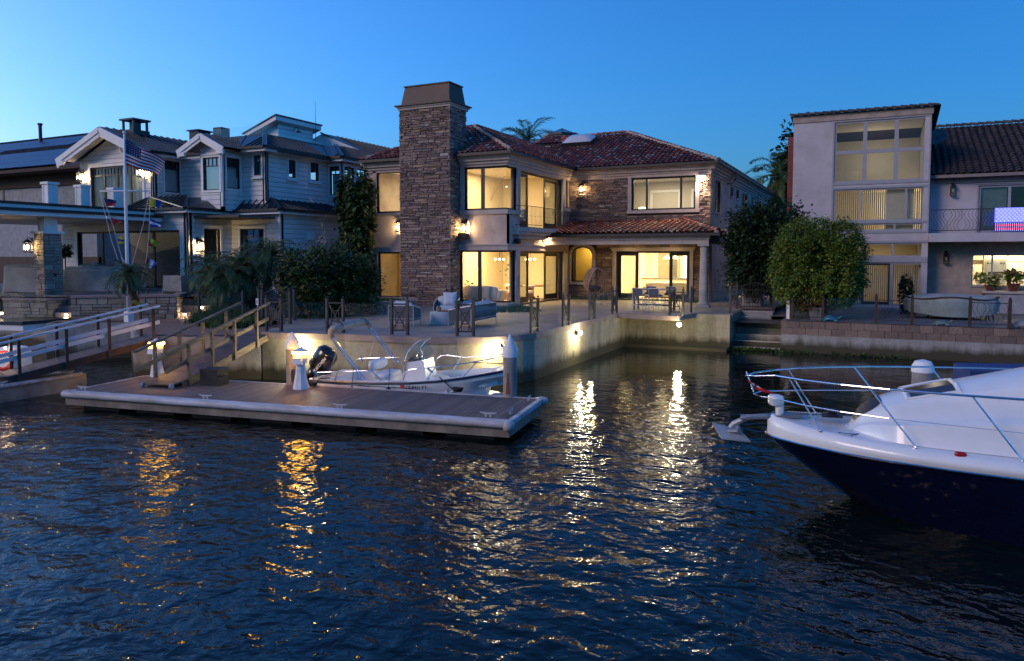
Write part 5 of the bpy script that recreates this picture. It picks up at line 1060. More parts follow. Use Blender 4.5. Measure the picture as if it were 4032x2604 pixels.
# ------------------------------------------------------------------ gangways
def gangway(name, label, b, t_, hw, treads, rail_z, posts, railmat, postmat, sidemat, ext=.5, wheels=True, midrail=.5, railw=.1):
    b, t_ = V(b), V(t_); d = t_ - b; L = d.length; d.normalize(); h = V((d.x, d.y, 0)).normalized(); r_ = V((h.y, -h.x, 0)); up = V((0, 0, 1)); nrm = r_.cross(d)
    g = thing(name, label, 'gangway', tuple(b)); q = MB(); n = int(L / .15)
    for i in range(n):
        o = b + d * (i * L / n); e = b + d * ((i + 1) * L / n - .008); q.hexa([tuple(p) for p in (o - r_ * hw, o + r_ * hw, e + r_ * hw, e - r_ * hw, o - r_ * hw + nrm * .03, o + r_ * hw + nrm * .03, e + r_ * hw + nrm * .03, e - r_ * hw + nrm * .03)])
    q.build('walkway', treads, g)
    for s in (-1, 1):
        q = MB(); q.beam(b + r_ * s * (hw + .03) - nrm * .07, t_ + r_ * s * (hw + .03) - nrm * .07, .05, .19, nrm); q.build('stringer', sidemat, g)
        q = MB(); q.beam(b - d * ext + r_ * s * (hw + .03) + up * rail_z, t_ + r_ * s * (hw + .03) + up * rail_z, railw, .05, up); q.build('handrail', railmat, g)
        q = MB(); q.beam(b - d * ext + r_ * s * (hw + .0) + up * rail_z * midrail, t_ + r_ * s * (hw + .0) + up * rail_z * midrail, .035, .11, up); q.build('midrail', railmat, g)
        for f_ in posts:
            p = b + d * L * f_ + r_ * s * (hw + .075); q = MB(); q.beam(p - up * .18, p + up * (rail_z - .02), .075, .075, h); q.build('post', postmat, g)
    if wheels:
        q = MB(); f0 = b - h * .32; q.hexa([tuple(p) for z in (-.01, .03) for p in (f0 - r_ * hw + up * (z - .02), f0 + r_ * hw + up * (z - .02), b + r_ * hw + up * z, b - r_ * hw + up * z)]); q.build('toe_plate', sidemat, g)
        for s in (-1, 1):
            c = f0 + r_ * s * (hw - .02) + up * -.05; q = MB(); a = MB(); a.lathe([(0, -.03), (.06, -.03), (.075, -.015), (.075, .015), (.06, .03), (0, .03)], (0, 0, 0), 16)
            q.add([tuple(c + r_ * z + h * x + up * y) for x, y, z in a.v], a.f); q.build('wheel', pm('grey_wheel', (.4, .4, .42), .6), g)
    return g
gangway('gangway', 'sloping timber gangway from the middle dock up to the terrace gate', (-16.55, 13.35, .52), (-17.2, 17.15, 1.40), .46, M['deckboard'], .95, (.06, .30, .55, .82), M['timber'], M['timber'], M['timber'], .55)
M['railpaint'] = pm('pale_painted_rail', (.62, .63, .67), .5, var=.1)
gangway('gangway', 'gangway with pale painted handrails and dark red posts at the far left', (-21.05, 11.9, .58), (-19.62, 15.45, 1.36), .55, M['deckboard'], .95, (.07, .36, .64, .95), M['railpaint'], M['darktimber'], M['darktimber'], .45)
q = MB(); q.prism([(-26, 5.0, -.4), (-19.95, 5.0, -.4), (-20.35, 13.75, -.4), (-26, 13.0, -.4)], (0, 0, .83)); ld = tag(q.build('neighbour_dock', M['fascia']), 'weathered dock end below the left gangway', 'dock')
q = MB(); q.tube([(-19.93, 5.0, .43), (-20.32, 13.6, .43)], .055, 8); q.build('bumper', M['vinyl'], ld, True); cleat(ld, (-20.5, 13.3, .43), (0, 1, 0), M['vinyl'], 1.2); cleat(ld, (-20.35, 11.4, .43), (0, 1, 0), M['vinyl'], 1.2)
q = MB(); c = gz(70, 1462, .43); q.box(c.x - .45, c.x + .2, c.y - .3, c.y + .3, .43, 1.05); q.bag((c.x - .125, c.y, 1.05), .34, .31, .12, .5); tag(q.build('dock_box', M['white']), 'white dock box at the left edge behind the gangway rail', 'dock box')
q = MB(); c = gz(14, 1466, .5); q.tube([c + V((0, .24 * math.cos(a), .32 + .24 * math.sin(a))) for a in [i * math.pi / 9 for i in range(18)]], .06, 8, closed=True); tag(q.build('life_ring', pm('red_life_ring', (.45, .03, .03), .6)), 'red life ring cut off by the left edge of the photo', 'life ring')
lamp('POINT', c + V((.25, -.2, .75)), 1.2, (1, .7, .35), .04); q = MB(); q.lathe([(0, -.03), (.03, 0), (0, .03)], tuple(c + V((.3, -.1, .72))), 10); tag(q.build('dock_light', M['bulb']), 'tiny warm light beside the white dock box', 'lamp')
# ================================================================== white motorboat
MBT = thing('motorboat', 'white centre console motorboat with a black outboard tied along the dock', 'boat', (0, 0, 0))
BS = dk_(5.03, DW + 1.27, 0); WL[MBT.name] = BS.copy(); MBT.location = BS
def bt(x, y, z): p = BS + DE * (x * 1.06) + DP * y; return V((p.x, p.y, z))
def b2(x, y, z): return bt(x, y, z - .22)
gel = pm('white_gelcoat', (.80, .80, .79), .25, var=.03, coat=.4); navy = pm('navy_rubrail', (.012, .016, .06), .35)
ST = [(0, .90, .52, .02), (.8, .95, .525, .0), (1.8, .99, .55, -.02), (2.8, .99, .61, -.02), (3.5, .93, .68, .0), (4.1, .80, .77, .08), (4.55, .62, .85, .18), (4.85, .42, .90, .30), (5.05, .20, .93, .44), (5.12, .03, .935, .54)]
rows = []; inner = []
for x, hb, zs, zk in ST:
    zc = zk + (.16 if x < 4 else .13); hc = hb * (.93 if x < 3 else .80 - .1 * (x - 3)); half = [(hb, zs), (hb * .985, zs - .15), (hc, zc + .04), (hc * .97, zc), (0, zk - .30 if x < 4.3 else zk - .30 + (x - 4.3) * .45)]
    rows.append([bt(x + (.0 if z > .5 else -max(0, x - 4.2) * .55), s * y, z) for s, hh in ((1, half), (-1, half[::-1][1:])) for y, z in hh])
q = MB(); q.sheet(rows); q.poly(rows[0]); smooth_by_angle(q.build('hull', gel, MBT), 28)
q = MB(); gw_ = .13; Gs = []
for x, hb, zs, zk in ST: hi = max(hb - gw_, .0); xi = x if x < 4.6 else 4.6 + (x - 4.6) * .55; Gs.append((x, hb, xi, hi, zs))
for s in (1, -1):
    q.sheet([[bt(x, s * hb, zs), bt(xi, s * hi, zs + .012), bt(xi, s * hi, max(.20, .21 if x < 3.9 else .50)), bt(xi, s * max(hi - .03, 0), .20 if x < 3.9 else .50)] for x, hb, xi, hi, zs in Gs])
q.hexa([bt(*p) for p in ((0, -.9, .48), (.5, -.9, .48), (.5, .9, .48), (0, .9, .48), (0, -.9, .522), (.5, -.9, .522), (.5, .9, .522), (0, .9, .522))]); q.hexa([bt(*p) for p in ((.45, -.82, .20), (.5, -.82, .20), (.5, .82, .20), (.45, .82, .20), (.45, -.82, .49), (.5, -.82, .49), (.5, .82, .49), (.45, .82, .49))]); q.build('gunwale', gel, MBT)
q = MB(); q.poly([bt(xi, hi, .21) for x, hb, xi, hi, zs in Gs] + [bt(xi, -hi, .21) for x, hb, xi, hi, zs in Gs[::-1]]); q.poly([bt(3.7, .8, .51), bt(3.7, -.8, .51)] + [bt(xi, -hi, .51) for x, hb, xi, hi, zs in Gs if x > 3.8] + [bt(xi, hi, .51) for x, hb, xi, hi, zs in Gs[::-1] if x > 3.8]); q.poly([bt(3.7, -.8, .21), bt(3.7, .8, .21), bt(3.7, .8, .51), bt(3.7, -.8, .51)]); q.build('cockpit_floor', gel, MBT)
q = MB(); q.tube([bt(x + .01, hb + .012, zs - .03) for x, hb, zs, zk in ST] + [bt(x + .01, -hb - .012, zs - .03) for x, hb, zs, zk in ST[::-1]], .03, 6); q.build('rub_rail', navy, MBT)
q = MB(); q.sheet([[bt(x, -(np_hb + .004), z) for z in (.435, .452)] for x, np_hb in ((.15, .905), (.8, .942), (1.8, .983), (2.9, .983))]); q.build('hull_stripe', navy, MBT)
side = bt(1.4, -.995, .5)
text('170 Montauk', MBT, bt(1.42, -.985, .425), DE, (0, 0, 1), .065, navy); text('CF 8411 RT', MBT, bt(2.72, -.985, .44), DE + V((0, 0, .03)), (0, 0, 1), .105, navy, .035, bold=.004, space=1.12)
q = MB(); q.hexa([tuple(bt(2.56 + x, -.992 - n, .435 + z)) for n in (0, .006) for x, z in ((0, 0), (.10, 0), (.10, .09), (0, .09))]); q.build('registration_sticker', pm('red_sticker', (.55, .05, .05), .5), MBT)
# console, seat, cooler
q = MB(); q.hexa([b2(*p) for p in ((2.35, -.36, .41), (3.05, -.36, .41), (3.05, .36, .41), (2.35, .36, .41), (2.45, -.33, 1.22), (2.90, -.33, 1.30), (2.90, .33, 1.30), (2.45, .33, 1.22))]); q.hexa([b2(*p) for p in ((3.05, -.30, .41), (3.42, -.28, .41), (3.42, .28, .41), (3.05, .30, .41), (3.04, -.30, .86), (3.34, -.28, .80), (3.34, .28, .80), (3.04, .30, .86))]); co = q.build('console', gel, MBT)
q = MB(); q.hexa([b2(*p) for p in ((2.43, -.30, 1.24), (2.62, -.30, 1.25), (2.62, .30, 1.25), (2.43, .30, 1.24), (2.50, -.28, 1.33), (2.62, -.28, 1.34), (2.62, .28, 1.34), (2.50, .28, 1.33))]); q.build('dash', navy, co)
q = MB(); q.hexa([b2(*p) for p in ((2.62, -.365, .60), (2.92, -.365, .60), (2.92, -.36, .60), (2.62, -.36, .60), (2.62, -.37, .74), (2.92, -.37, .74), (2.92, -.355, .74), (2.62, -.355, .74))]); q.build('extinguisher_recess', M['fabric_grey'], co); q = MB(); q.tube([b2(2.68, -.375, .67), b2(2.86, -.375, .67)], .03, 8); q.build('extinguisher', pm('red_bottle', (.4, .03, .03), .4), co)
wsg = glassmat('windscreen', (.85, .9, .9), .10); q = MB(); q.poly([b2(2.95, -.30, 1.30), b2(2.95, .30, 1.30), b2(2.80, .26, 1.74), b2(2.80, -.26, 1.74)]); q.poly([b2(2.95, -.30, 1.30), b2(2.80, -.26, 1.74), b2(2.6, -.30, 1.62), b2(2.55, -.33, 1.30)]); q.build('windscreen', wsg, co)
q = MB()
for s in (-1, 1): q.tube([b2(2.36, s * .40, .95), b2(2.42, s * .40, 1.25), b2(2.52, s * .38, 1.52), b2(2.68, s * .35, 1.72), b2(2.86, s * .31, 1.84)], .018, 6)
q.tube([b2(2.86, s_ * .31, 1.84) for s_ in (-1, 1)], .018, 6); q.tube([b2(2.66, 0 + .16 * math.cos(a), 1.36 + .16 * math.sin(a)) for a in [i * math.pi / 8 for i in range(16)]], .014, 5, closed=True); q.build('console_rail', M['chrome'], co)
cush = pm('white_vinyl_cushion', (.74, .74, .75), .55, var=.05)
q = MB(); q.bag(tuple(b2(1.75, 0, .83)), .24, .48, .09, .4, rot=DA); q.bag(tuple(b2(1.5, 0, 1.10)), .10, .48, .14, .55, rot=DA); se = q.build('helm_seat', cush, MBT, True); q = MB(); q.hexa([b2(*p) for p in ((1.55, -.42, .41), (1.95, -.42, .41), (1.95, .42, .41), (1.55, .42, .41), (1.55, -.42, .76), (1.95, -.42, .76), (1.95, .42, .76), (1.55, .42, .76))]); q.build('seat_base', gel, se); q = MB()
for s in (-1, 1): q.tube([b2(1.72, s * .5, .78), b2(1.6, s * .5, .95), b2(1.5, s * .5, 1.08)], .014, 5)
q.build('seat_frame', M['chrome'], se)
q = MB(); q.bag(tuple(bt(4.05, 0, .57)), .42, .55, .06, .5, rot=DA); q.build('bow_cushion', cush, MBT, True)
# rails (stainless)
ch = M['chrome']; Pn, Pf = bt(2, -.93, .6), bt(2, .93, .6); nside = lambda x, y: gpl(x, y, Pn, DP); fside = lambda x, y: gpl(x, y, Pf, DP)
q = MB(); q.tube([nside(*p) for p in ((1232, 1500), (1242, 1475), (1251, 1467), (1330, 1464), (1446, 1460), (1468, 1466), (1484, 1480), (1500, 1501))], .014, 6)
for a, b_ in (((1330, 1464), (1318, 1500)), ((1425, 1461), (1405, 1500))): q.tube([nside(*a), nside(*b_)], .012, 6)
q.tube([nside(*p) for p in ((1585, 1501), (1596, 1472), (1608, 1457), (1640, 1453))] + [bt(x, y, z) for x, y, z in ((3.55, -.88, 1.02), (4.2, -.74, 1.12), (4.75, -.42, 1.22), (5.05, 0, 1.27), (4.75, .42, 1.22), (4.2, .74, 1.12), (3.55, .88, 1.02))] + [fside(1760, 1399), fside(1737, 1401), fside(1722, 1412), fside(1711, 1441)], .014, 6)
for a, b_ in (((3.45, -.90, 1.01), (3.2, -.93, .65)), ((4.4, -.64, 1.15), (4.1, -.76, .77)), ((3.45, .90, 1.01), (3.2, .93, .65)), ((4.4, .64, 1.15), (4.1, .76, .77))): q.tube([bt(*a), bt(*b_)], .012, 6)
q.tube([fside(*p) for p in ((1394, 1432), (1402, 1419), (1414, 1413), (1480, 1410), (1572, 1408), (1566, 1430))], .013, 6)
for a, b_ in (((1420, 1402), (1432, 1424)),): q.tube([fside(*a), fside(*b_)], .03, 8)
for a, b_ in (((1236, 1461), (1259, 1485)), ((1682, 1449), (1703, 1469))): q.tube([nside(*a), nside(*b_)], .026, 8)
q.tube([fside(1801, 1389), fside(1801, 1415)], .026, 8); q.build('rail', ch, MBT)
# folded bimini top
nb, ft = nside(1437, 1499), nside(1310, 1326); fb, ftt = fside(1568, 1432), fside(1456, 1286); q = MB()
for o in (-.05, .03): q.tube([nb + DE * o, ft + DE * o * 1.6], .015, 6)
q.tube([nside(1297, 1463), nside(1334, 1368)], .013, 6); q.build('bimini_frame', ch, MBT); q = MB()
for o in (-.05, .03): q.tube([fb + DE * o, ftt + DE * o * 1.6], .015, 6)
q.tube([fside(1455, 1408), fside(1476, 1327)], .013, 6); q.build('bimini_frame', ch, MBT)
q = MB(); boot = [nside(1313, 1330), nside(1303, 1318), nside(1302, 1305), nside(1312, 1296)] + [bt(*p) for p in ()]; top0, top1 = nside(1322, 1294), fside(1440, 1270); boot += [top0.lerp(top1, i / 6) + V((0, 0, .05 * math.sin(math.pi * i / 6))) for i in range(7)] + [fside(1450, 1277), fside(1458, 1290)]
q.tube(boot, [.05, .07, .085, .09] + [.095 + .012 * (i % 2) for i in range(7)] + [.08, .05], 10); q.build('canvas_boot', pm('grey_canvas', (.36, .34, .31), .9, bmp=.3, bscale=20), MBT, True)
q = MB()
for f_ in (.12, .9): c = top0.lerp(top1, f_); q.tube([c + DE * .1 * math.cos(a) + V((0, 0, .04 + .1 * math.sin(a))) for a in [i * math.pi / 6 for i in range(12)]], .014, 5, closed=True)
q.build('boot_strap', M['black'], MBT)
# outboard, tilted up
ob = thing('outboard', '', '', (0, 0, 0)); del ob['label']; del ob['category']; ob.parent = MBT; WL[ob.name] = BS.copy()
OC = bt(-.10, 0, .92); rm = Matrix.Rotation(DA, 3, 'Z') @ Matrix.Rotation(R(38), 3, 'Y'); q = MB(); a = MB(); a.lathe([(.19, -.36), (.25, -.30), (.275, -.12), (.29, .08), (.28, .24), (.22, .34), (.10, .39), (0, .395)], (0, 0, 0), 20, 0, .82)
q.add([tuple(OC + rm @ V((x * 1.15 + .05 * z, y, z))) for x, y, z in a.v], a.f); blk = pm('gloss_black_cowl', (.010, .010, .011), .18, coat=.6, var=.1); q.build('cowl', blk, ob, True)
q = MB(); q.tube([OC + rm @ V((0, 0, -.30)), OC + rm @ V((-.05, 0, -.62)), OC + rm @ V((-.10, 0, -1.0)), OC + rm @ V((-.12, 0, -1.35))], [.19, .13, .11, .07], 10); q.tube([OC + rm @ V((.24, 0, -1.35)), OC + rm @ V((-.36, 0, -1.38))], [.03, .075], 8); q.build('leg', blk, ob, True)
q = MB(); q.hexa([bt(*p) for p in ((-.16, -.2, .15), (.03, -.2, .15), (.03, .2, .15), (-.16, .2, .15), (-.22, -.16, .64), (.05, -.16, .64), (.05, .16, .64), (-.22, .16, .64))]); q.build('bracket', M['black'], ob)
q = MB(); q.beam(OC + rm @ V((-.27, -.10, .22)), OC + rm @ V((-.16, -.10, .335)), .05, .012); q.build('grey_flash', pm('silver_flash', (.35, .35, .36), .4), ob)
tx = text('MERCURY', ob, OC + rm @ V((.10, -.262, .22)), rm @ V((-.12, 0, -1)), rm @ V((1, 0, -.12)), .115, M['white'], .006, bold=.002)
# fenders, lines
def fender(c, label):
    t = thing('fender', label, 'fender', tuple(c), 'fenders hanging over the side of the motorboat'); q = MB(); q.lathe([(.02, -.42), (.07, -.40), (.085, -.3), (.085, -.12), (.07, -.02)], (c.x, c.y, c.z), 14); q.build('body', M['white'], t, True)
    q = MB(); q.lathe([(.086, -.11), (.072, -.01), (.03, .05), (0, .06)], (c.x, c.y, c.z), 14); q.build('navy_end', navy, t, True); q = MB(); q.tube([c + V((0, 0, .05)), c + DP * .05 + V((0, 0, .3)), c + DP * .1 + V((0, 0, .56))], .009, 5); q.build('lanyard', M['fabric_grey'], t)
fender(bt(1.32, -1.10, .38), 'white fender with a navy end hanging below the boat name'); fender(bt(2.3, -1.10, .42), 'white fender with a navy end hanging left of the registration number')
def line(pts, r_, label, mat=None): q = MB(); q.tube(pts, r_, 6); return tag(q.build('mooring_line', mat or M['black']), label, 'rope')
e1 = gz(2012, 0, 1) if 0 else None
k1 = gz(1992 - 190, 1545, DZ); line([nside(1730, 1485), nside(1760, 1520).lerp(k1, .5), k1 + V((0, 0, .06))], .014, 'black bow line running down to the dock cleat below the boat rail')
q = MB()
for i in range(3): q.tube([k1 + DE * (.10 + .02 * i) * math.cos(a) + DP * (.07 + .015 * i) * math.sin(a) + V((0, 0, .03 + .035 * i)) for a in [j * math.pi / 7 for j in range(14)]], .018, 5, closed=True)
tag(q.build('rope_coil', M['black']), 'black rope heaped on the dock cleat beside the boat', 'rope coil')
k2 = gz(1232, 1521, DZ); q = MB()
for i in range(3): q.tube([k2 + DE * (.09 + .02 * i) * math.cos(a) + DP * .06 * math.sin(a) + V((0, 0, .03 + .035 * i)) for a in [j * math.pi / 7 for j in range(14)]], .018, 5, closed=True)
tag(q.build('rope_coil', M['black']), 'black rope coil beside the pedestal at the stern of the boat', 'rope coil')
line([k2 + V((0, 0, .08)), bt(.35, -.93, .56), bt(.6, -.88, .58)], .016, 'black stern line from the boat corner to the dock')
line([bt(4.3, -.68, 1.13), V((pr_.x - .18, pr_.y + .05, 1.2))], .012, 'thin bow line stretched to the white capped piling')
# ================================================================== big cruiser on the right
YT_ = thing('cruiser', 'large white and navy motor cruiser with a steel bow rail filling the right side', 'boat', (0, 0, 0))
LA, DD = 4.12, 11.87; CRG, CFW = V((RGT[0], RGT[1], 0)), V((FWD[0], FWD[1], 0)); YO = CRG * LA + CFW * DD; WL[YT_.name] = YO.copy(); YT_.location = YO
YA = CRG * .945 - CFW * .33; YN = -(CRG * .33) - CFW * .945          # aft, and towards the camera side
def yt(s, n, z): p = YO + YA * s + YN * n; return V((p.x, p.y, z))
def hb(s):
    pts = [(0, .10), (.06, .24), (.2, .40), (.5, .64), (1, .93), (1.6, 1.17), (2.3, 1.36), (3.2, 1.52), (4.5, 1.62), (9, 1.62)]
    for i in range(len(pts) - 1):
        if s <= pts[i + 1][0]: a, b_ = pts[i], pts[i + 1]; return a[1] + (b_[1] - a[1]) * (s - a[0]) / (b_[0] - a[0])
    return pts[-1][1]
SS = [0, .06, .2, .35, .5, .75, 1, 1.3, 1.6, 2, 2.4, 2.8, 3.2, 3.8, 4.5, 5.5, 7, 9]
zr = lambda s: .96 - .010 * s; zg = lambda s: 1.165 - .010 * s + .105 * math.exp(-s / .7)
navh = pm('navy_hull_gelcoat', (.003, .004, .019), .12, coat=.5, var=.05)
def wl(s): return hb(max(0, s - 1.42)) * .99 if s > 1.42 else None
q = MB(); rows = []
for s in SS:
    half = []
    for k in range(9):
        f_ = k / 8; sh = 1.42 * f_ ** 1.15                              # raked, flared bow
        w0 = hb(s); w1 = hb(max(0, s - .0)) * (1 - .42 * f_ * math.exp(-s / 2.2)); half.append(yt(s + sh * math.exp(-s / 1.9), max(w1 - (.10 * f_ if s < .3 else 0), .02), zr(s) * (1 - f_) - .10 * f_))
    other = []
    for k in range(9):
        f_ = k / 8; sh = 1.42 * f_ ** 1.15; w1 = hb(s) * (1 - .42 * f_ * math.exp(-s / 2.2)); other.append(yt(s + sh * math.exp(-s / 1.9), -max(w1 - (.10 * f_ if s < .3 else 0), .02), zr(s) * (1 - f_) - .10 * f_))
    rows.append(half[::-1] + other) if 0 else rows.append(half[::-1]); 
    if s == 0: st0 = half, other
q.sheet(rows); rows2 = []
for s in SS:
    rows2.append([yt(s + 1.42 * (k / 8) ** 1.15 * math.exp(-s / 1.9), -max(hb(s) * (1 - .42 * (k / 8) * math.exp(-s / 2.2)) - (.10 * k / 8 if s < .3 else 0), .02), zr(s) * (1 - k / 8) - .10 * k / 8) for k in range(9)])
q.sheet(rows2); q.sheet([st0[0], st0[1]]); smooth_by_angle(q.build('hull', navh, YT_), 40)
q = MB(); prof = [(1.0, 0), (1.025, .25), (1.03, .5), (1.0, .78), (.93, 1.0), (.86, 1.03)]
for sgn in (1, -1): q.sheet([[yt(s + (0.0 if f_ < .9 else .06 * math.exp(-s)), sgn * hb(s) * w_, zr(s) + (zg(s) - zr(s)) * f_) for w_, f_ in prof] for s in SS])
q.poly([yt(0, hb(0) * w_, zr(0) + (zg(0) - zr(0)) * f_) for w_, f_ in prof] + [yt(0, -hb(0) * w_, zr(0) + (zg(0) - zr(0)) * f_) for w_, f_ in prof[::-1]])
smooth_by_angle(q.build('gunwale', gel, YT_), 50)
q = MB(); q.tube([yt(s, hb(s) * 1.015 + .01, zr(s)) for s in SS[::-1]] + [yt(-.02, 0, zr(0))] + [yt(s, -hb(s) * 1.015 - .01, zr(s)) for s in SS], .018, 6); q.build('rub_rail', ch, YT_)
def dkz(s, t): return zg(s) + .02 - .05 * t * t
q = MB(); q.sheet([[yt(s + .06 * math.exp(-s), hb(s) * .865 * t, zg(s) - .035 + .035 * (1 - t * t)) for t in [i / 4 - 1 for i in range(9)]] for s in SS]); smooth_by_angle(q.build('deck', gel, YT_), 60)
# cabin trunk
def trunk(s):                       # half width, crown height, shoulder height
    w_ = hb(s) * .74 * min(1, max(.02, (s - 1.12) / .62)) ** .5; zc = zg(s) + .02 + (0 if s < 1.22 else .50 * (1 - math.exp(-(s - 1.22) / .20)) + .27 * max(0, s - 1.6)); return w_, zc
def tier(a): return 0 if a > .99 else (1 - .16 * (a / .6) ** 2 if a < .6 else (.84 - .34 * (a - .6) / .1 if a < .7 else .50 - .10 * ((a - .7) / .28) ** 2))   # upper cabin top over a lower rounded shoulder
q = MB(); rows = []
for s in [1.14, 1.18, 1.23, 1.28, 1.33, 1.4, 1.48, 1.58, 1.7, 1.85, 2.1, 2.4, 2.8, 3.2, 3.7, 4.3, 5.0]:
    w_, zc = trunk(s); zd = zg(s) - .02; row = []
    for i in range(33):
        t = i / 16 - 1; sg = 1 if t >= 0 else -1; a = abs(t); y = sg * w_ * (1.0 if a > .99 else a ** .9 * .97); row.append(yt(s, y, zd + (zc - zd) * tier(a)))
    rows.append(row)
q.sheet(rows); smooth_by_angle(q.build('cabin_trunk', gel, YT_), 45)
def trz(s, t):
    w_, zc = trunk(s); zd = zg(s) - .02; return yt(s, math.copysign(w_ * abs(t) ** .9 * .97, t), zd + (zc - zd) * tier(abs(t)) + .012)
q = MB(); q.sheet([[trz(s, t * k_) for t in (-.58, -.4, -.2, 0, .2, .4, .58)] for s, k_ in ((1.25, .5), (1.29, .75), (1.34, .9), (1.40, 1.0), (1.47, .95), (1.55, .75), (1.62, .45))]); q.build('nose_window', pm('dark_brown_cover', (.035, .022, .018), .5), YT_)
q = MB(); q.sheet([[trz(s, t) for t in (-.36, -.1, .16, .42)] for s in (1.98, 2.15, 2.35, 2.55)]); hf = q.build('deck_hatch', pm('smoked_hatch', (.05, .028, .018), .12), YT_)
q = MB(); lp = [trz(1.94, t) for t in (-.4, -.1, .2, .46)] + [trz(s, .46) for s in (2.15, 2.4, 2.59)] + [trz(2.59, t) for t in (.2, -.1, -.4)] + [trz(s, -.4) for s in (2.4, 2.15)]; q.tube(lp, .026, 6, closed=True); q.build('hatch_frame', gel, hf)
# bow rail
zrl = lambda s: 1.93 + .008 * s; RS = [-.34, -.2, .1, .5, 1, 1.6, 2.3, 3.2, 4.2, 5.2]
rw = lambda s: 0.0 if s <= -.33 else (.2 if s < -.1 else hb(max(s, .05)) * .93 + .05)
for zf, r_, nm, lst in ((1.0, .017, 'top_rail', RS), (.48, .013, 'mid_rail', [-.22, -.1, .15, .5, 1, 1.6])):
    q = MB(); near = [yt(s, (0 if i == 0 else rw(s)), zg(max(s, 0)) + (zrl(s) - zg(s)) * zf) for i, s in enumerate(lst)]; far = [yt(s, -rw(s), zg(max(s, 0)) + (zrl(s) - zg(s)) * zf) for s in lst[1:]]
    q.tube(near[::-1] + far, r_, 8)
    if nm == 'mid_rail':
        for sgn in (1, -1): q.tube([yt(1.6, sgn * rw(1.6), zg(1.6) + (zrl(1.6) - zg(1.6)) * .48), yt(5, sgn * rw(5) , zg(5) + .33)], .004, 5)
    q.build(nm, ch, YT_)
for sgn in (1, -1):
    for a, b_ in ((.75, .30), (1.95, 1.35), (3.15, 2.55), (4.4, 3.8)):
        q = MB(); q.tube([yt(a, sgn * hb(a) * .90, zg(a)), yt(b_, sgn * rw(b_), zrl(b_))], .013, 6); q.lathe([(.04, 0), (.04, .012)], tuple(yt(a, sgn * hb(a) * .90, zg(a) - .005)), 10); q.build('stanchion', ch, YT_)
q = MB(); q.tube([yt(-.34, 0, zrl(-.34)), yt(-.22, 0, zg(0) + .33)], .012, 6); q.build('stanchion', ch, YT_)
# anchor roller, anchor, windlass
q = MB(); q.hexa([yt(*p) for p in ((-.42, -.13, 1.16), (.5, -.13, 1.26), (.5, .13, 1.26), (-.42, .13, 1.16), (-.42, -.13, 1.19), (.5, -.13, 1.30), (.5, .13, 1.30), (-.42, .13, 1.19))]); q.build('anchor_platform', pm('dull_steel', (.30, .30, .31), .35, .6), YT_)
M['anchor'] = pm('galvanised_anchor', (.36, .38, .40), .5, .4, var=.2)
q = MB(); q.tube([yt(.1, 0, 1.22), yt(-.30, 0, 1.18), yt(-.52, 0, 1.06), yt(-.62, 0, .92)], [.03, .045, .05, .04], 8); q.prism([yt(-.45, -.24, .98), yt(-.78, 0, .90), yt(-.45, .24, .98), yt(-.36, 0, .86)], (0, 0, .03)); q.prism([yt(-.86, .02, 1.04), yt(-.70, .22, .84), yt(-.25, .20, .82), yt(-.42, .03, .95)], (0, 0, .025)); q.build('anchor', M['anchor'], YT_)
q = MB(); q.bag(tuple(yt(.12, .05, 1.50)), .11, .13, .09, .5, rot=YAW); q.bag(tuple(yt(.18, .05, 1.38)), .06, .07, .14, .6, rot=YAW); q.build('spotlight', gel, YT_, True)
q = MB(); q.lathe([(.09, 0), (.09, .03), (.06, .05), (.075, .09), (.05, .12), (0, .125)], tuple(yt(.95, .02, 1.29)), 14); q.beam(yt(.8, .02, 1.30), yt(1.1, .02, 1.30), .22, .02); wn = q.build('windlass', M['black'], YT_)
q = MB(); q.tube([yt(.25 + .55 * i / 22, .02, 1.315 + .008 * (i % 2)) for i in range(23)], [.010 + .006 * (i % 2) for i in range(23)], 5); q.build('anchor_chain', M['anchor'], YT_)
for s, n in ((.6, .22), (.62, -.24)):
    q = MB(); q.lathe([(.045, 0), (.045, .006), (.0, .006)], tuple(yt(s, n, zg(s) - .008)), 14); q.build('deck_fitting', M['chrome'], YT_)
cleat(YT_, yt(1.12, hb(1.12) * .84, zg(1.1) - .03), YA, ch, .9); cleat(YT_, yt(1.12, -hb(1.12) * .84, zg(1.1) - .03), YA, M['black'], .9)
q = MB(); c = yt(2.45, hb(2.45) * .94, zg(2.4) - .0); q.bag(tuple(c), .075, .035, .04, .7, rot=YAW - .35); q.build('port_light', pm('red_navigation_lens', (.35, .01, .015), .2), YT_, True)
q = MB(); q.tube([yt(s, hb(s) * .90 * (1 - .42 * math.exp(-(s - 1.4) / 2.2)) + .012, .13) for s in (1.75, 2.1, 2.5, 3, 3.6, 4.5)], .012, 5); q.build('boot_stripe', pm('blue_boot_stripe', (.03, .05, .22), .4), YT_)
fgm = bpy.data.materials.new('pennant'); 
q = MB(); A0, A1 = yt(-.325, 0.0, zrl(-.3) - .12), yt(-.24, 0.0, zg(0) + .38); rows = []
for j in range(6):
    o = A0.lerp(A1, j / 5); rows.append([o + YA * (.46 * i / 6 * (.35 + .65 * j / 5)) + V((0, 0, -.10 * i / 6)) + YN * .03 * math.sin(i * 1.1 + j) for i in range(7)])
q.sheet(rows); fgo = tag(q.build('pennant', pm('red_cloth', (.42, .012, .02), .8)), 'small red pennant with a white patch hanging on the bow rail of the cruiser', 'flag')
q = MB(); q.sheet([[rows[j][i] + YN * .008 for i in range(1, 4)] for j in range(1, 4)]); q.build('white_patch', M['white'], fgo)
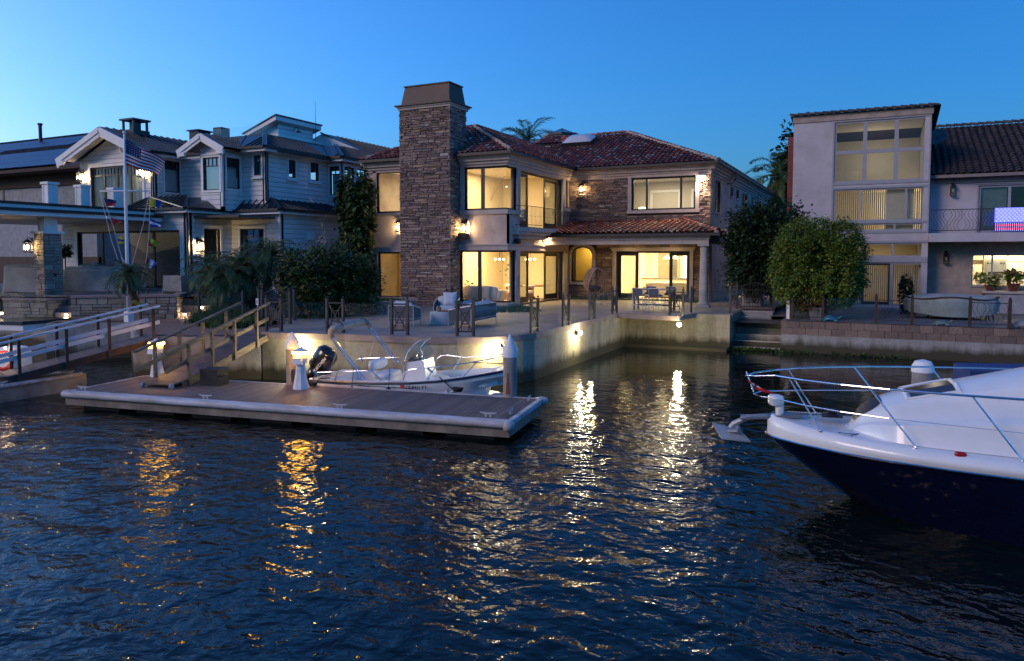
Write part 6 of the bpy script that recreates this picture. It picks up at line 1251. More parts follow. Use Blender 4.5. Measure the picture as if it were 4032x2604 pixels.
q = MB(); q.sheet([[rows[j][i] + YN * .012 for i in (1, 2)] for j in (2, 3)]) if 0 else q.add([rows[2][2] + YN * .014 + V((dx, 0, dz)) for dx, dz in ((-.025, 0), (0, .03), (.025, 0), (0, -.03))], [(0, 1, 2, 3)]); q.build('dark_emblem', navy, fgo)
bc = gd(3970, 1475, 15.5); q = MB(); q.hexa([tuple(V((bc.x + x, bc.y + y, z))) for z, k_ in ((.55, 1), (1.42, .97)) for x, y in ((-.75 * k_, -.5), (2.4, .65), (2.2, 1.9), (-.95 * k_, .8))]); tag(q.build('covered_dinghy', pm('blue_canvas_cover', (.02, .045, .17), .8, bmp=.2, bscale=12)), 'blue canvas boat cover partly hidden behind the cruiser', 'covered boat')
# ================================================================== terrace railing
RL = thing('terrace_railing', 'dark iron post pairs with crossed bars and clear glass panels along the main terrace edge', 'railing', (-12, 19, T))
def post(mb, p, h=1.02, w=.075):
    mb.box(p.x - w / 2, p.x + w / 2, p.y - w / 2, p.y + w / 2, T, T + h); mb.box(p.x - w * .68, p.x + w * .68, p.y - w * .68, p.y + w * .68, T + h, T + h + .025); mb.lathe([(.012, T + h + .02), (.012, T + h + .045), (.032, T + h + .07), (.030, T + h + .095), (0, T + h + .115)], (p.x, p.y, 0), 8)
def frame(a, b):
    q = MB(); post(q, a); post(q, b); d = b - a; P = lambda f_, z: a.lerp(b, f_) + V((0, 0, z))
    for z in (.92, .14): q.beam(P(.05, z), P(.95, z), .035, .045)
    q.beam(P(.07, .90), P(.93, .16), .03, .028); q.beam(P(.93, .90), P(.07, .16), .028, .03)
    for z in (.68, .36): q.beam(P(.27, z), P(.73, z), .022, .03)
    for f_ in (.27, .73): q.beam(P(f_, .16), P(f_, .66), .022, .022, d)
    return q.build('post_pair', M['iron'], RL)
FR = [((1051, 1305), (1108, 1306)), ((1289, 1311), (1352, 1312)), ((1543, 1319), (1605, 1320)), ((1800, 1324), (1864, 1325)), ((2091, 1314), (2118, 1307)), ((2217, 1287), (2240, 1282)), ((2322, 1261), (2341, 1256)), ((2411, 1236), (2428, 1232)), ((2636, 1243), (2689, 1244))]
FP = [(gz(*a, T), gz(*b, T)) for a, b in FR]
for a, b in FP: frame(a, b)
q = MB(); e9 = gz(2722, 1231, T); post(q, e9); q.build('end_post', M['iron'], RL)
for a, b in [(FP[i][1], FP[i + 1][0]) for i in range(8)] + [(FP[8][1], e9), (e9, V((-5.35, 31.2, T)))]:
    d = (b - a).normalized(); q = MB(); q.poly([a + d * .07 + V((0, 0, .07)), b - d * .07 + V((0, 0, .07)), b - d * .07 + V((0, 0, .93)), a + d * .07 + V((0, 0, .93))]); q.build('glass_panel', M['glass_rail'], RL)
def gate(name, label, a, b, posts, h=.95, rise=.22):
    g = thing(name, label, 'gate', tuple(a)); q = MB(); d = b - a; n = int(d.length / .11)
    arch = [a.lerp(b, i / 16) + V((0, 0, h + rise * math.sin(math.pi * i / 16))) for i in range(17)]; q.tube(arch, .022, 6); q.tube([a + V((0, 0, .12)), b + V((0, 0, .12))], .018, 6); q.tube([a + V((0, 0, h - .1)), b + V((0, 0, h - .1))], .015, 6)
    for i in range(n + 1): f_ = i / n; q.tube([a.lerp(b, f_) + V((0, 0, .06)), a.lerp(b, f_) + V((0, 0, h + rise * math.sin(math.pi * f_)))], .011, 5)
    q.build('gate_leaf', M['iron'], g)
    for p in posts: q = MB(); post(q, p, 1.12, .09); q.build('gate_post', M['iron'], g)
    return g
gA, gB = gz(1034, 1268, T), gz(1142, 1276, T)
gate('arched_gate', 'arched iron gate at the head of the middle gangway', gA, gB, [gA, gB, gz(1021, 1262, T), gz(1160, 1262, T)])
gate('arched_gate', 'arched iron gate at the top of the stone steps on the right', V((-5.42, 34.1, T)), V((-4.02, 34.28, T)), [V((-5.5, 34.1, T)), V((-3.95, 34.28, T)), V((-5.3, 31.22, T))])
sg = thing('gangway_sign', 'small pale sign with a framed blank panel on the gangway rail by the gate', 'sign', tuple(gz(1014, 1300, T))); c = gz(1014, 1300, T); z0 = 3.8 - (1178 - 1008) / 2930 * 25; q = MB(); q.box(c.x - .05, c.x + .05, c.y, c.y + .02, z0 - .1, z0 + .1); q.tube([c + V((.01, .01, .4)), V((c.x + .01, c.y + .01, z0))], .012, 5); q.build('panel', M['white'], sg); q = MB(); q.box(c.x - .025, c.x + .025, c.y - .004, c.y - .001, z0 - .06, z0 + .06); q.build('window_slot', M['fabric_grey'], sg)
# ================================================================== wall lanterns
lglass = glassmat('lantern_pane', (.97, .93, .82), .06)
def lantern(loc, ax, label, power=4.0, sc=1.0, lit=True, grp='lit wall lanterns', pan=True):
    """lantern on a wall: ax 'Y' hangs towards -Y, 'X' towards +X; origin at the wall, lamp level"""
    t = thing('wall_lantern', label, 'lantern', (0, 0, 0), grp); q = MB(); w_ = .085
    q.box(-.05, .05, -.012, 0, -.12, .30); q.tube([(0, -.005, .20), (0, -.08, .30), (0, -.16, .31), (0, -.16, .25)], .012, 6); q.hexa([(-w_ * 1.25, -.16 - w_ * 1.25, .14), (w_ * 1.25, -.16 - w_ * 1.25, .14), (w_ * 1.25, -.16 + w_ * 1.25, .14), (-w_ * 1.25, -.16 + w_ * 1.25, .14), (-.03, -.19, .25), (.03, -.19, .25), (.03, -.13, .25), (-.03, -.13, .25)])
    for x in (-w_, w_):
        for y in (-.16 - w_, -.16 + w_): q.box(x - .007, x + .007, y - .007, y + .007, -.17, .14)
    q.box(-w_ - .01, w_ + .01, -.17 - w_, -.15 + w_, -.19, -.165); q.build('frame', M['black'], t)
    if pan:
        q = MB(); 
        for x in (-w_, w_): q.poly([(x, -.16 - w_, -.165), (x, -.16 + w_, -.165), (x, -.16 + w_, .14), (x, -.16 - w_, .14)])
        q.poly([(-w_, -.16 - w_, -.165), (w_, -.16 - w_, -.165), (w_, -.16 - w_, .14), (-w_, -.16 - w_, .14)]); q.build('pane', lglass, t)
    q = MB(); q.lathe([(0, -.10), (.026, -.07), (.034, -.0), (.02, .06), (0, .075)], (0, -.16, 0), 10); q.build('bulb', M['bulb'] if lit else M['shade'], t, True)
    if lit: lamp('POINT', (0, -.16, -.02), power, (1, .68, .34), .05, parent=t)
    t.location = loc; t.rotation_euler = (0, 0, 0 if ax == 'Y' else R(90)); t.scale = (sc,) * 3; return t
lantern(gy(1577, 894, 30.65) , 'Y', 'glowing wall lantern in the corner left of the stone chimney', 6, 1.3)
lantern((-17.35, 30.64, 5.1), 'Y', 'glowing wall lantern on the pink stucco just right of the chimney', 9, 1.45)
lantern(gy(2293, 746, YR - .07), 'Y', 'glowing wall lantern high on the stone wall beside the balcony', 7, 1.2)
lantern(gy(330, 698, 26.2), 'Y', 'glowing wall lantern left of the balcony doors under the big gable', .9, 1.35)
lantern(gy(566, 680, 26.2), 'Y', 'glowing wall lantern right of the balcony doors behind the striped flag', .9, 1.35)
lantern(gy(128, 973, 19.2), 'Y', 'glowing wall lantern on the stone pillar of the patio canopy', .9, 1.25)
lantern(gx(775, 970, -29.18), 'X', 'glowing wall lantern between the downspout and the dark door of the white house', 1.2, 1.4)
lantern(gy(3751, 752, YW), 'Y', 'unlit wall lantern beside the upper balcony door on the right', 0, 1.2, False, 'unlit wall lanterns')
lantern(gy(3724, 1019, YW), 'Y', 'unlit wall lantern left of the bright kitchen window on the right', 0, 1.2, False, 'unlit wall lanterns')
# ledge under the right-hand lantern, floodlight, speaker
q = MB(); q.box(-17.6, -17.2, 30.3, 30.64, 4.62, 4.84); tag(q.build('lantern_bracket', M['bronze']), 'dark bracket box below the lantern right of the chimney', 'bracket')
fl_ = thing('floodlight', 'bright floodlight shining down the stone at the top right corner of the house', 'floodlight', (-7.95, YR - .1, 7.8)); q = MB(); q.box(-8.1, -7.8, YR - .32, YR - .06, 7.80, 7.90); q.build('housing', M['white'], fl_); q = MB(); q.box(-8.08, -7.82, YR - .31, YR - .08, 7.74, 7.80); q.build('lens', emis('flood_lens', (1, .82, .62), 18), fl_)
lamp('SPOT', (-7.95, YR - .36, 7.70), 55, (1, .80, .55), .1, aim=(-8.6, YR - 1.0, 4.5), spot=130, parent=fl_)
sp = thing('outdoor_speaker', 'small black outdoor speaker on the stucco below the balcony', 'speaker', (-15.2, 31.4, 4.5)); q = MB(); q.bag((-15.02, 31.42, 4.48), .13, .17, .13, .5); q.build('cabinet', M['black'], sp, True); q = MB(); q.beam((-15.2, 31.42, 4.55), (-15.05, 31.42, 4.5), .05, .05); q.build('bracket', M['iron'], sp)
q = MB(); P0 = gx(2877, 703, -7.4); a = MB(); a.lathe([(.0, -.06), (.2, -.045), (.33, 0), (.2, -.03), (0, -.045)], (0, 0, 0), 20); rm_ = Matrix.Rotation(R(75), 3, 'Y'); q.add([tuple(P0 + V((.3, 0, .05)) + rm_ @ V(p)) for p in a.v], a.f); q.tube([V((XE, P0.y, P0.z - .3)), P0 + V((.1, 0, -.3)), P0 + V((.28, 0, .02))], .025, 6); tag(q.build('satellite_dish', pm('brown_dish', (.10, .06, .06), .6)), 'dark round satellite dish under the right side eave of the stone house', 'satellite dish')
# ------------------------------------------------------------------ floodlights under the terrace coping
def wallflood(c, aim, label, power):
    t = thing('dock_floodlight', label, 'floodlight', tuple(c), 'floodlights under the terrace edge'); c = V(c); d = (V(aim) - c); d.z = 0; d.normalize(); q = MB(); a = c - d * .02; sd = V((-d.y, d.x, 0)); q.hexa([tuple(a + sd * x + d * y + V((0, 0, z))) for z in (-.07, .07) for x, y in ((-.07, -.12), (.07, -.12), (.07, 0), (-.07, 0))]); q.build('housing', M['iron'], t)
    q = MB(); f_ = MB(); f_.lathe([(.085, 0), (.075, .03), (.045, .055), (0, .065)], (0, 0, 0), 14); dn = (d + V((0, 0, -.35))).normalized(); a1 = dn.orthogonal().normalized(); a2 = dn.cross(a1); q.add([tuple(c + a1 * x + a2 * y + dn * z) for x, y, z in f_.v], f_.f); q.build('lens', M['lens'], t, True)
    lamp('POINT', c + d * .42 + V((0, 0, -.16)), power, (1, .82, .42), .07, parent=t); return t
for (x, y, z), out, lb, pw in (((1197, 1346, 1.20), (0, -1), 'left one of the twin white floodlights under the coping behind the outboard', 5.5), ((1231, 1345, 1.20), (0, -1), 'right one of the twin white floodlights under the coping behind the outboard', 5.5), ((1966, 1364, 1.17), (.1, -1), 'white floodlight under the coping touching the cone capped piling', 12), ((2271, 1311, 1.12), (1, -.1), 'white floodlight on the side wall of the basin below the glass railing', 13), ((2677, 1278, 1.12), (0, -1), 'white floodlight on the inner basin wall below the bar table', 14)):
    c = gz(x, y, z) + V((out[0], out[1], 0)) * .12; wallflood(c, c + V((out[0], out[1], 0)), lb, pw)
def steplight(c, d, label):
    t = thing('step_light', label, 'step light', tuple(c), 'step lights on the left patio'); c = V(c); d = V(d).normalized(); sd = V((-d.y, d.x, 0)); q = MB(); q.hexa([tuple(c + sd * x + d * y + V((0, 0, z))) for z in (-.05, .05) for x, y in ((-.08, -.04), (.08, -.04), (.08, 0), (-.08, 0))]); q.build('plate', M['iron'], t); q = MB(); q.hexa([tuple(c + sd * x + d * y + V((0, 0, z))) for z in (-.035, .03) for x, y in ((-.06, .001), (.06, .001), (.06, .01), (-.06, .01))]); q.build('lens', emis('step_lens', (1, .78, .48), 9), t); lamp('POINT', c + d * .08 + V((0, 0, -.02)), .9, (1, .75, .42), .04, parent=t)
# two short flights on the left lot
for nm, lb, px, n in (('patio_steps', 'lit stone steps at the right end of the planter wall', (706, 1250), 3), ('patio_steps', 'lit stone steps between the spa wall and the planter wall', (240, 1252), 3)):
    c = gz(*px, 1.37); q = MB(); st_ = thing(nm, lb, 'steps', tuple(c)); d = V((-.35, .94, 0)); sd = V((.94, .35, 0))
    for i in range(n): o = c + d * (.32 * i); q.hexa([tuple(o + sd * x + d * y + V((0, 0, z))) for z in (-.3, .20 + .25 * i) for x, y in ((-.25, 0), (1.15, 0), (1.15, .32 if i < n - 1 else 1.2), (-.25, .32 if i < n - 1 else 1.2))])
    q.build('treads', M['coping'], st_)
    for i, f_ in ((0, .25), (1, .8))[: 2 if px[0] > 500 else 1]: p = c + d * (.32 * i - .02) + sd * f_ + V((0, 0, .12 + .25 * i)); steplight(p, -d, 'small square step light %s' % (('glowing in the lower step right of the planter wall', 'glowing in the upper step right of the planter wall')[i] if px[0] > 500 else 'glowing in the steps left of the planter wall'))
steplight(gz(6, 1234, 1.5), (.3, -1, 0), 'small square step light cut by the left edge of the photo')
# ================================================================== terrace furniture
fw_, fg_ = M['fabric_white'], M['fabric_grey']; alu = pm('pale_aluminium', (.55, .56, .6), .4, .3)
def lounge(name, label, L, cat, back=.72, D=.8):
    t = thing(name, label, cat, (0, 0, 0)); q = MB()
    for x in (-L / 2, L / 2):
        for y in (-D / 2, D / 2): q.tube([(x, y, 0), (x, y, back if y > 0 else .58)], .017, 6)
    for z in (.28,): q.tube([(-L / 2, -D / 2, z), (L / 2, -D / 2, z), (L / 2, D / 2, z), (-L / 2, D / 2, z)], .015, 6, closed=True)
    for x in (-L / 2, L / 2): q.tube([(x, -D / 2, .58), (x, D / 2, back)], .017, 6)
    q.tube([(-L / 2, D / 2, back), (L / 2, D / 2, back)], .017, 6); q.build('frame', alu, t)
    q = MB(); q.box(-L / 2 + .012, L / 2 - .012, D / 2 - .012, D / 2 + .008, .22, back - .02); 
    for x in (-L / 2, L / 2): q.hexa([(x - .008, -D / 2 + .02, .22), (x + .008, -D / 2 + .02, .22), (x + .008, D / 2 - .02, .22), (x - .008, D / 2 - .02, .22), (x - .008, -D / 2 + .02, .56), (x + .008, -D / 2 + .02, .56), (x + .008, D / 2 - .02, back - .03), (x - .008, D / 2 - .02, back - .03)])
    q.build('woven_side', fg_, t); q = MB(); q.bag((0, -.04, .38), L / 2 - .03, D / 2 - .05, .10, .35); q.build('seat_cushion', fw_, t, True); q = MB(); q.bag((0, D / 2 - .12, .62), L / 2 - .04, .10, .20, .45); q.build('back_cushion', fw_, t, True); return t
def pillow(par, c, rz, tilt, mat, s=.24):
    q = MB(); rows = []
    for i in range(9):
        u = i / 4 - 1; rows.append([(u * s * (1 - .12 * (1 - v * v)), .09 * (1 - u ** 4) * (1 - v ** 4), v * s * (1 - .12 * (1 - u * u))) for v in [j / 4 - 1 for j in range(9)]])
    q.sheet(rows); q.sheet([[(x, -y, z) for x, y, z in r_] for r_ in rows]); rm = Matrix.Rotation(rz, 3, 'Z') @ Matrix.Rotation(tilt, 3, 'X'); q.v = [tuple(V(c) + rm @ V(p)) for p in q.v]; return q.build('pillow', mat, par, True)
c1 = lounge('lounge_chair', 'woven lounge chair with a large white pillow behind the round table', .86, 'armchair'); pillow(c1, (.10, .12, .72), .1, R(-14), fw_, .27); p_ = gz(1716, 1256, T); c1.location = (p_.x + .15, p_.y + .55, T); c1.rotation_euler = (0, 0, R(22))
c2 = lounge('lounge_chair', 'woven lounge chair seen from behind between the dark railing posts', .86, 'armchair'); pillow(c2, (.05, .1, .66), .1, R(-20), fw_, .22); p_ = gz(1560, 1290, T); c2.location = (p_.x, p_.y + .5, T); c2.rotation_euler = (0, 0, R(196))
so = lounge('outdoor_sofa', 'white cushioned two seat sofa with its woven back to the water', 2.05, 'sofa', .74, .82); pillow(so, (.62, .06, .68), -.2, R(-16), pm('pale_mauve_cushion', (.44, .40, .42), .9), .24); pillow(so, (-.7, .06, .68), .3, R(-16), pm('grey_cushion', (.33, .33, .37), .9), .24)
so.location = (-12.2, 22.0, T); so.rotation_euler = (0, 0, R(-86))
ct = thing('coffee_table', 'round white drum shaped coffee table between the lounge chairs', 'table', (0, 0, 0)); q = MB(); q.lathe([(.40, 0), (.42, .02), (.425, .40), (.415, .425), (0, .43)], (0, 0, 0), 36); smooth_by_angle(q.build('drum', pm('white_concrete', (.62, .64, .66), .7, var=.06), ct)); p_ = gz(1716, 1281, T); CT = V((p_.x, p_.y + .42, T)); ct.location = CT
pt = thing('potted_succulent', 'spiky green plant in a woven pot on the round coffee table', 'plant', tuple(CT + V((-.12, 0, .43)))); q = MB(); c = CT + V((-.12, -.02, .43)); q.lathe([(.07, 0), (.085, .02), (.085, .16), (.075, .165), (.07, .12), (0, .12)], tuple(c), 16); q.build('pot', pm('woven_basket', (.36, .22, .13), .9, bmp=.5, bscale=90), pt); q = MB(); rnd = random.Random(4)
for i in range(16):
    a = rnd.uniform(0, 6.28); l = rnd.uniform(.16, .30); tl_ = rnd.uniform(.1, .6); d = V((math.cos(a) * tl_, math.sin(a) * tl_, 1)).normalized(); s_ = V((-math.sin(a), math.cos(a), 0)) * .016; b0_ = c + V((0, 0, .12)); q.poly([b0_ - s_, b0_ + s_, b0_ + d * l * .6 + s_ * .8, b0_ + d * l, b0_ + d * l * .6 - s_ * .8])
q.build('leaves', leafmat('succulent', [(0, (.03, .06, .04)), (1, (.06, .11, .07))]), pt)
q = MB(); c = CT + V((.16, -.05, .43)); q.box(c.x - .12, c.x + .12, c.y - .08, c.y + .08, c.z, c.z + .03); q.box(c.x - .09, c.x + .10, c.y - .06, c.y + .07, c.z + .031, c.z + .055); tag(q.build('books', pm('rust_books', (.20, .07, .05), .7)), 'two flat rust coloured books beside the succulent pot', 'books')
# round raised stone planter
rp = thing('round_planter', 'round raised stone planter filled with grass in front of the chimney', 'planter', (-19.4, 26.0, T)); q = MB(); q.lathe([(1.9, 0), (1.9, .42), (1.5, .42), (1.5, .36), (0, .36)], (-19.4, 26.0, T), 48); q.build('core', M['mortar'], rp)
a = MB(); stones(a, 'Y', 0, 0, 12.0, 0, .42, (), 41, dmax=.04, lmin=.2, lmax=.5, hmin=.07, hmax=.14); q = MB(); q.add([(-19.4 + (1.9 - y) * math.cos(x / 1.9), 26.0 + (1.9 - y) * math.sin(x / 1.9), T + z) for x, y, z in a.v], a.f); q.build('stone_face', M['ledge'], rp); q = MB(); q.lathe([(1.45, .42), (2.0, .42), (2.0, .49), (1.45, .49), (1.45, .42)], (-19.4, 26.0, T), 48); q.build('coping', M['coping'], rp)
def blades(mb, pts, h, rnd, w=.012):
    for p in pts:
        a = rnd.uniform(0, 6.28); l = h * rnd.uniform(.5, 1.2); s_ = V((math.cos(a), math.sin(a), 0)) * w; t_ = V((rnd.gauss(0, .35), rnd.gauss(0, .35), 1)) * l; mb.poly([p - s_, p + s_, p + t_])
rnd = random.Random(9); q = MB(); blades(q, [V((-19.4 + r_ * math.cos(a), 26.0 + r_ * math.sin(a), T + .36)) for r_, a in [(1.48 * math.sqrt(rnd.random()), rnd.uniform(0, 6.28)) for _ in range(3800)]], .16, rnd, .014); o = q.build('grass', M['grass'], rp); o['kind'] = 'stuff'
gs = MB(); rnd = random.Random(12); poly_ = [(-14.9, 30.4), (-17.8, 29.7), (-17.4, 28.2), (-13.9, 27.2), (-12.6, 28.6), (-13.4, 30.0), (-15.0, 31.6)]
pts = []
while len(pts) < 2600:
    x, y = rnd.uniform(-18, -12.5), rnd.uniform(27, 31.6)
    if inpoly(x, y, poly_): pts.append(V((x, y, T)))
blades(gs, pts, .13, rnd, .02); o = gs.build('ground_cover', M['grass']); o['kind'] = 'stuff'; o['label'] = 'low green ground cover at the corner of the stone house'
gs = MB(); pts = [V((rnd.uniform(-15.0, -8.0), rnd.uniform(37.5, 38.3), T)) for _ in range(1500)]; pts = [p for p in pts if not -12.2 < p.x < -8.8 or p.y > 38.05]; blades(gs, pts, .2, rnd, .02); o = gs.build('ground_cover', M['grass']); o['kind'] = 'stuff'; o['label'] = 'low planting along the stone wall beside the kitchen doors'
# bar table, stools
bt_ = thing('bar_table', 'dark legged bar table set with napkins outside the kitchen doors', 'table', (-8.6, 31.75, T)); q = MB(); q.box(-9.5, -7.7, 31.35, 32.15, T + .88, T + .92); q.build('table_top', pm('grey_wood_top', (.25, .22, .20), .6), bt_)
for x in (-9.4, -7.8):
    for y in (31.45, 32.05): q = MB(); q.box(x - .035, x + .035, y - .035, y + .035, T, T + .88); q.build('leg', M['iron'], bt_)
q = MB(); q.box(-9.37, -7.83, 31.44, 31.47, T + .2, T + .24); q.box(-9.37, -7.83, 32.03, 32.06, T + .2, T + .24); q.build('stretcher', M['iron'], bt_)
nk = MB(); nk.bag((-8.95, 31.5, T + .935), .12, .08, .018, .6); tag(nk.build('napkin', fw_), 'left folded pale napkin on the bar table', 'napkin', 'napkins on the bar table'); nk = MB(); nk.bag((-8.25, 31.5, T + .935), .12, .08, .018, .6); tag(nk.build('napkin', fw_), 'right folded pale napkin on the bar table', 'napkin', 'napkins on the bar table')
def stool(label):
    t = thing('bar_stool', label, 'stool', (0, 0, 0), 'stools at the bar table'); q = MB()
    for x in (-.22, .22): q.tube([(x, .20, 0), (x, .22, .98)], .013, 6); q.tube([(x, -.20, 0), (x, -.2, .68)], .013, 6); q.tube([(x, .2, .25), (x, -.2, .25)], .01, 5)
    q.tube([(-.22, .22, .98), (.22, .22, .98)], .013, 6); q.tube([(-.22, .2, .25), (.22, .2, .25)], .01, 5); q.tube([(-.22, -.2, .3), (.22, -.2, .3)], .01, 5); q.build('frame', alu, t); q = MB(); q.bag((0, 0, .68), .23, .22, .045, .4); q.build('seat', fg_, t, True); q = MB(); q.box(-.21, .21, .205, .225, .70, .97); q.build('backrest', fg_, t); return t
s0 = stool('pale framed bar stool with its back to the water, left of the near pair'); s0.location = (-9.05, 30.95, T); s0.rotation_euler = (0, 0, R(180))
dup(s0, (-8.35, 31.0, T), R(176), 'pale framed bar stool with its back to the water, right of the near pair'); dup(s0, (-9.0, 32.5, T), 0, 'bar stool on the house side of the bar table, left of the far pair'); dup(s0, (-8.1, 32.5, T), R(4), 'bar stool on the house side of the bar table, right of the far pair')
# hanging egg chair
eg = thing('egg_chair', 'tan wicker egg chair hanging from a curved white stand by the arched window', 'hanging chair', (-12.5, 35.4, T)); c = gz(2335, 1197, T); EC = V((c.x, c.y, T)); q = MB(); q.tube([EC + V((.55 * math.cos(a), .5 * math.sin(a), .02)) for a in [i * math.pi / 10 for i in range(20)]], .025, 6, closed=True)
q.tube([EC + V((-.1, .5, .02)), EC + V((-.13, .58, .8)), EC + V((-.12, .55, 1.6)), EC + V((-.08, .38, 2.0)), EC + V((.0, .12, 2.10)), EC + V((.05, 0, 2.04))], .025, 7); q.build('stand', pm('pale_steel_stand', (.5, .5, .52), .4), eg)
q = MB(); B0 = EC + V((.05, 0, 1.13)); rm = Matrix.Rotation(R(-36), 3, 'Z') @ Matrix.Rotation(R(24), 3, 'Y')
def egp(u, w_): r_ = math.sin(u) ** .8; return B0 + rm @ V((.50 * r_ * math.cos(w_), .50 * r_ * math.sin(w_), .62 * math.cos(u) * (1.1 if u < 1.57 else .95)))
for i in range(2, 15):
    u = math.pi * i / 15; q.tube([egp(u, R(62) + R(236) * j / 14) for j in range(15)], .021, 4)
for j in range(15): q.tube([egp(math.pi * (.04 + .92 * i / 12), R(62) + R(236) * j / 14) for i in range(13)], .022 if 0 < j < 14 else .045, 4)
for i in range(1, 12): 
    for j in range(14):
        if (i * 7 + j * 5) % 3: q.tube([egp(math.pi * i / 12, R(62) + R(236) * j / 14), egp(math.pi * (i + 1) / 12, R(62) + R(236) * (j + 1) / 14)], .019, 4)
q.build('wicker_shell', pm('tan_wicker', (.34, .235, .185), .8, bmp=.4, bscale=80), eg); q = MB(); q.bag(tuple(B0 + rm @ V((-.02, 0, -.36))), .36, .36, .10, .6); q.build('cushion', pm('dark_cushion', (.10, .085, .09), .9), eg, True); q = MB(); q.tube([B0 + rm @ V((0, 0, .62)), EC + V((.05, 0, 2.04))], .01, 5); q.build('chain', M['iron'], eg)
# utility cabinet behind the right gate
q = MB(); q.box(-5.6, -4.75, 36.2, 37.2, T, T + 1.35); ac = tag(q.build('utility_cabinet', pm('grey_cabinet', (.27, .27, .29), .6)), 'grey box shaped utility cabinet behind the right arched gate', 'cabinet'); q = MB()
for i in range(9): q.box(-5.5, -4.85, 36.17, 36.198, T + .15 + .12 * i, T + .2 + .12 * i)
q.build('louvre', M['fabric_grey'], ac)
# ================================================================== seen through the windows of the stone house
def pot_tree(c, h, label, seed, leaf=.16, n=60, spread=.42):
    t = thing('fig_tree', label, 'plant', tuple(c)); q = MB(); q.lathe([(.17, 0), (.21, .36), (.19, .37), (.18, .33), (0, .33)], tuple(c), 16); q.build('pot', M['terracotta'], t); q = MB(); q.tube([V(c) + V((0, 0, .3)), V(c) + V((.04, 0, h * .5)), V(c) + V((0, 0, h * .8))], [.025, .02, .012], 6); q.build('trunk', M['timber'], t); q = MB(); rnd = random.Random(seed)
    for i in range(n):
        p = V(c) + V((rnd.gauss(0, spread * .55), rnd.gauss(0, spread * .55), h * .8 + rnd.gauss(0, spread * .6))); a = rnd.uniform(0, 6.28); d = V((math.cos(a), math.sin(a), rnd.uniform(-.6, .5))).normalized(); s_ = d.cross(V((0, 0, 1))).normalized(); l = leaf * rnd.uniform(.7, 1.3); q.poly([p, p + d * l * .4 + s_ * l * .42, p + d * l + V((0, 0, -.03)), p + d * l * .4 - s_ * l * .42])
    q.build('leaves', leafmat('fig_leaf', [(0, (.018, .04, .02)), (1, (.045, .085, .035))]), t); return t
pot_tree((-17.0, 34.6, 1.5), 2.15, 'broad leaved fig tree seen through the lower corner window', 3); pot_tree((-18.75, 33.2, 1.5), 1.0, 'short dark plant in the lower corner window beside the frame', 5, .2, 26, .22); pot_tree((-20.7, 32.3, 1.5), 2.05, 'slim plant in the golden room left of the chimney', 6, .10, 50, .2)
def sofa_in(c, rz, L, label, cushions=()):
    t = thing('sofa', label, 'sofa', (0, 0, 0)); q = MB(); q.bag((0, 0, .26), L / 2, .48, .22, .3); q.bag((0, .36, .56), L / 2, .16, .32, .4); q.bag((-L / 2, 0, .42), .14, .46, .26, .5); q.bag((L / 2, 0, .42), .14, .46, .26, .5); q.build('upholstery', M['sofa'], t, True)
    q = MB(); q.box(-L / 2, L / 2, -.42, .42, 0, .12); q.build('plinth', M['oak'], t)
    for i, (x, m_) in enumerate(cushions): pillow(t, (x, .12, .62), .2 * (-1) ** i, R(-15), m_, .26)
    t.location = c; t.rotation_euler = (0, 0, rz); return t
sofa_in((-17.0, 31.75, 1.5), R(182), 1.9, 'cream sofa in the lower corner window with a grey pillow', ((.3, M['fabric_grey']),)); sofa_in((-10.2, 40.6, 1.5), R(185), 2.5, 'cream sofa with pale cushions just inside the kitchen doors', ((-.5, M['sofa']), (.4, fw_), (.9, M['sofa'])))
dt = thing('dining_table', 'oak dining table inside the lower corner room', 'table', (-16.4, 35.6, 1.5)); q = MB(); q.lathe([(.35, 0), (.2, .2), (.2, .6), (.3, .70), (.85, .70), (.85, .75), (0, .75)], (-16.4, 35.8, 1.5), 28); q.build('table_top', M['oak'], dt)
def dchair(label):
    t = thing('dining_chair', label, 'chair', (0, 0, 0), 'dining chairs in the corner room'); q = MB(); q.bag((0, 0, .46), .26, .26, .07, .5); q.build('seat', M['sofa'], t, True); q = MB(); q.tube([(.27 * math.cos(a), .27 * math.sin(a), .76) for a in [R(-20 + 220 * i / 12) for i in range(13)]], .06, 8); q.build('backrest', M['sofa'], t, True)
    for a in (45, 135, 225, 315): q = MB(); q.tube([(.22 * math.cos(R(a)), .22 * math.sin(R(a)), 0), (.22 * math.cos(R(a)), .22 * math.sin(R(a)), .72 if a < 180 else .42)], .022, 6); q.build('leg', M['oak'], t)
    return t
dc = dchair('round backed cream dining chair nearest the corner window'); dc.location = (-16.9, 34.5, 1.5); dc.rotation_euler = (0, 0, R(150)); dup(dc, (-15.9, 34.6, 1.5), R(205), 'round backed cream dining chair nearest the open sliding door'); dup(dc, (-17.4, 35.6, 1.5), R(95), 'round backed cream dining chair at the left of the oak table')
def chand(c, label):
    t = thing('chandelier', label, 'chandelier', tuple(c), 'chandeliers in the corner room'); c = V(c); q = MB(); q.tube([c + V((0, 0, .5)), c], .012, 5); q.tube([c + V((.26 * math.cos(a), .26 * math.sin(a), 0)) for a in [i * math.pi / 8 for i in range(16)]], .014, 5, closed=True); q.build('ring', M['bronze'], t); q = MB()
    for i in range(6): a = i * math.pi / 3; q.lathe([(.035, 0), (.05, .10)], tuple(c + V((.26 * math.cos(a), .26 * math.sin(a), .02))), 8)
    q.build('shades', emis('glowing_shade', (1, .82, .55), 1.6), t); q = MB()
    for i in range(8): a = i * math.pi / 4; q.lathe([(0, -.12), (.015, -.06), (0, 0)], tuple(c + V((.2 * math.cos(a), .2 * math.sin(a), 0))), 6)
    q.build('drops', M['glass_rail'], t)
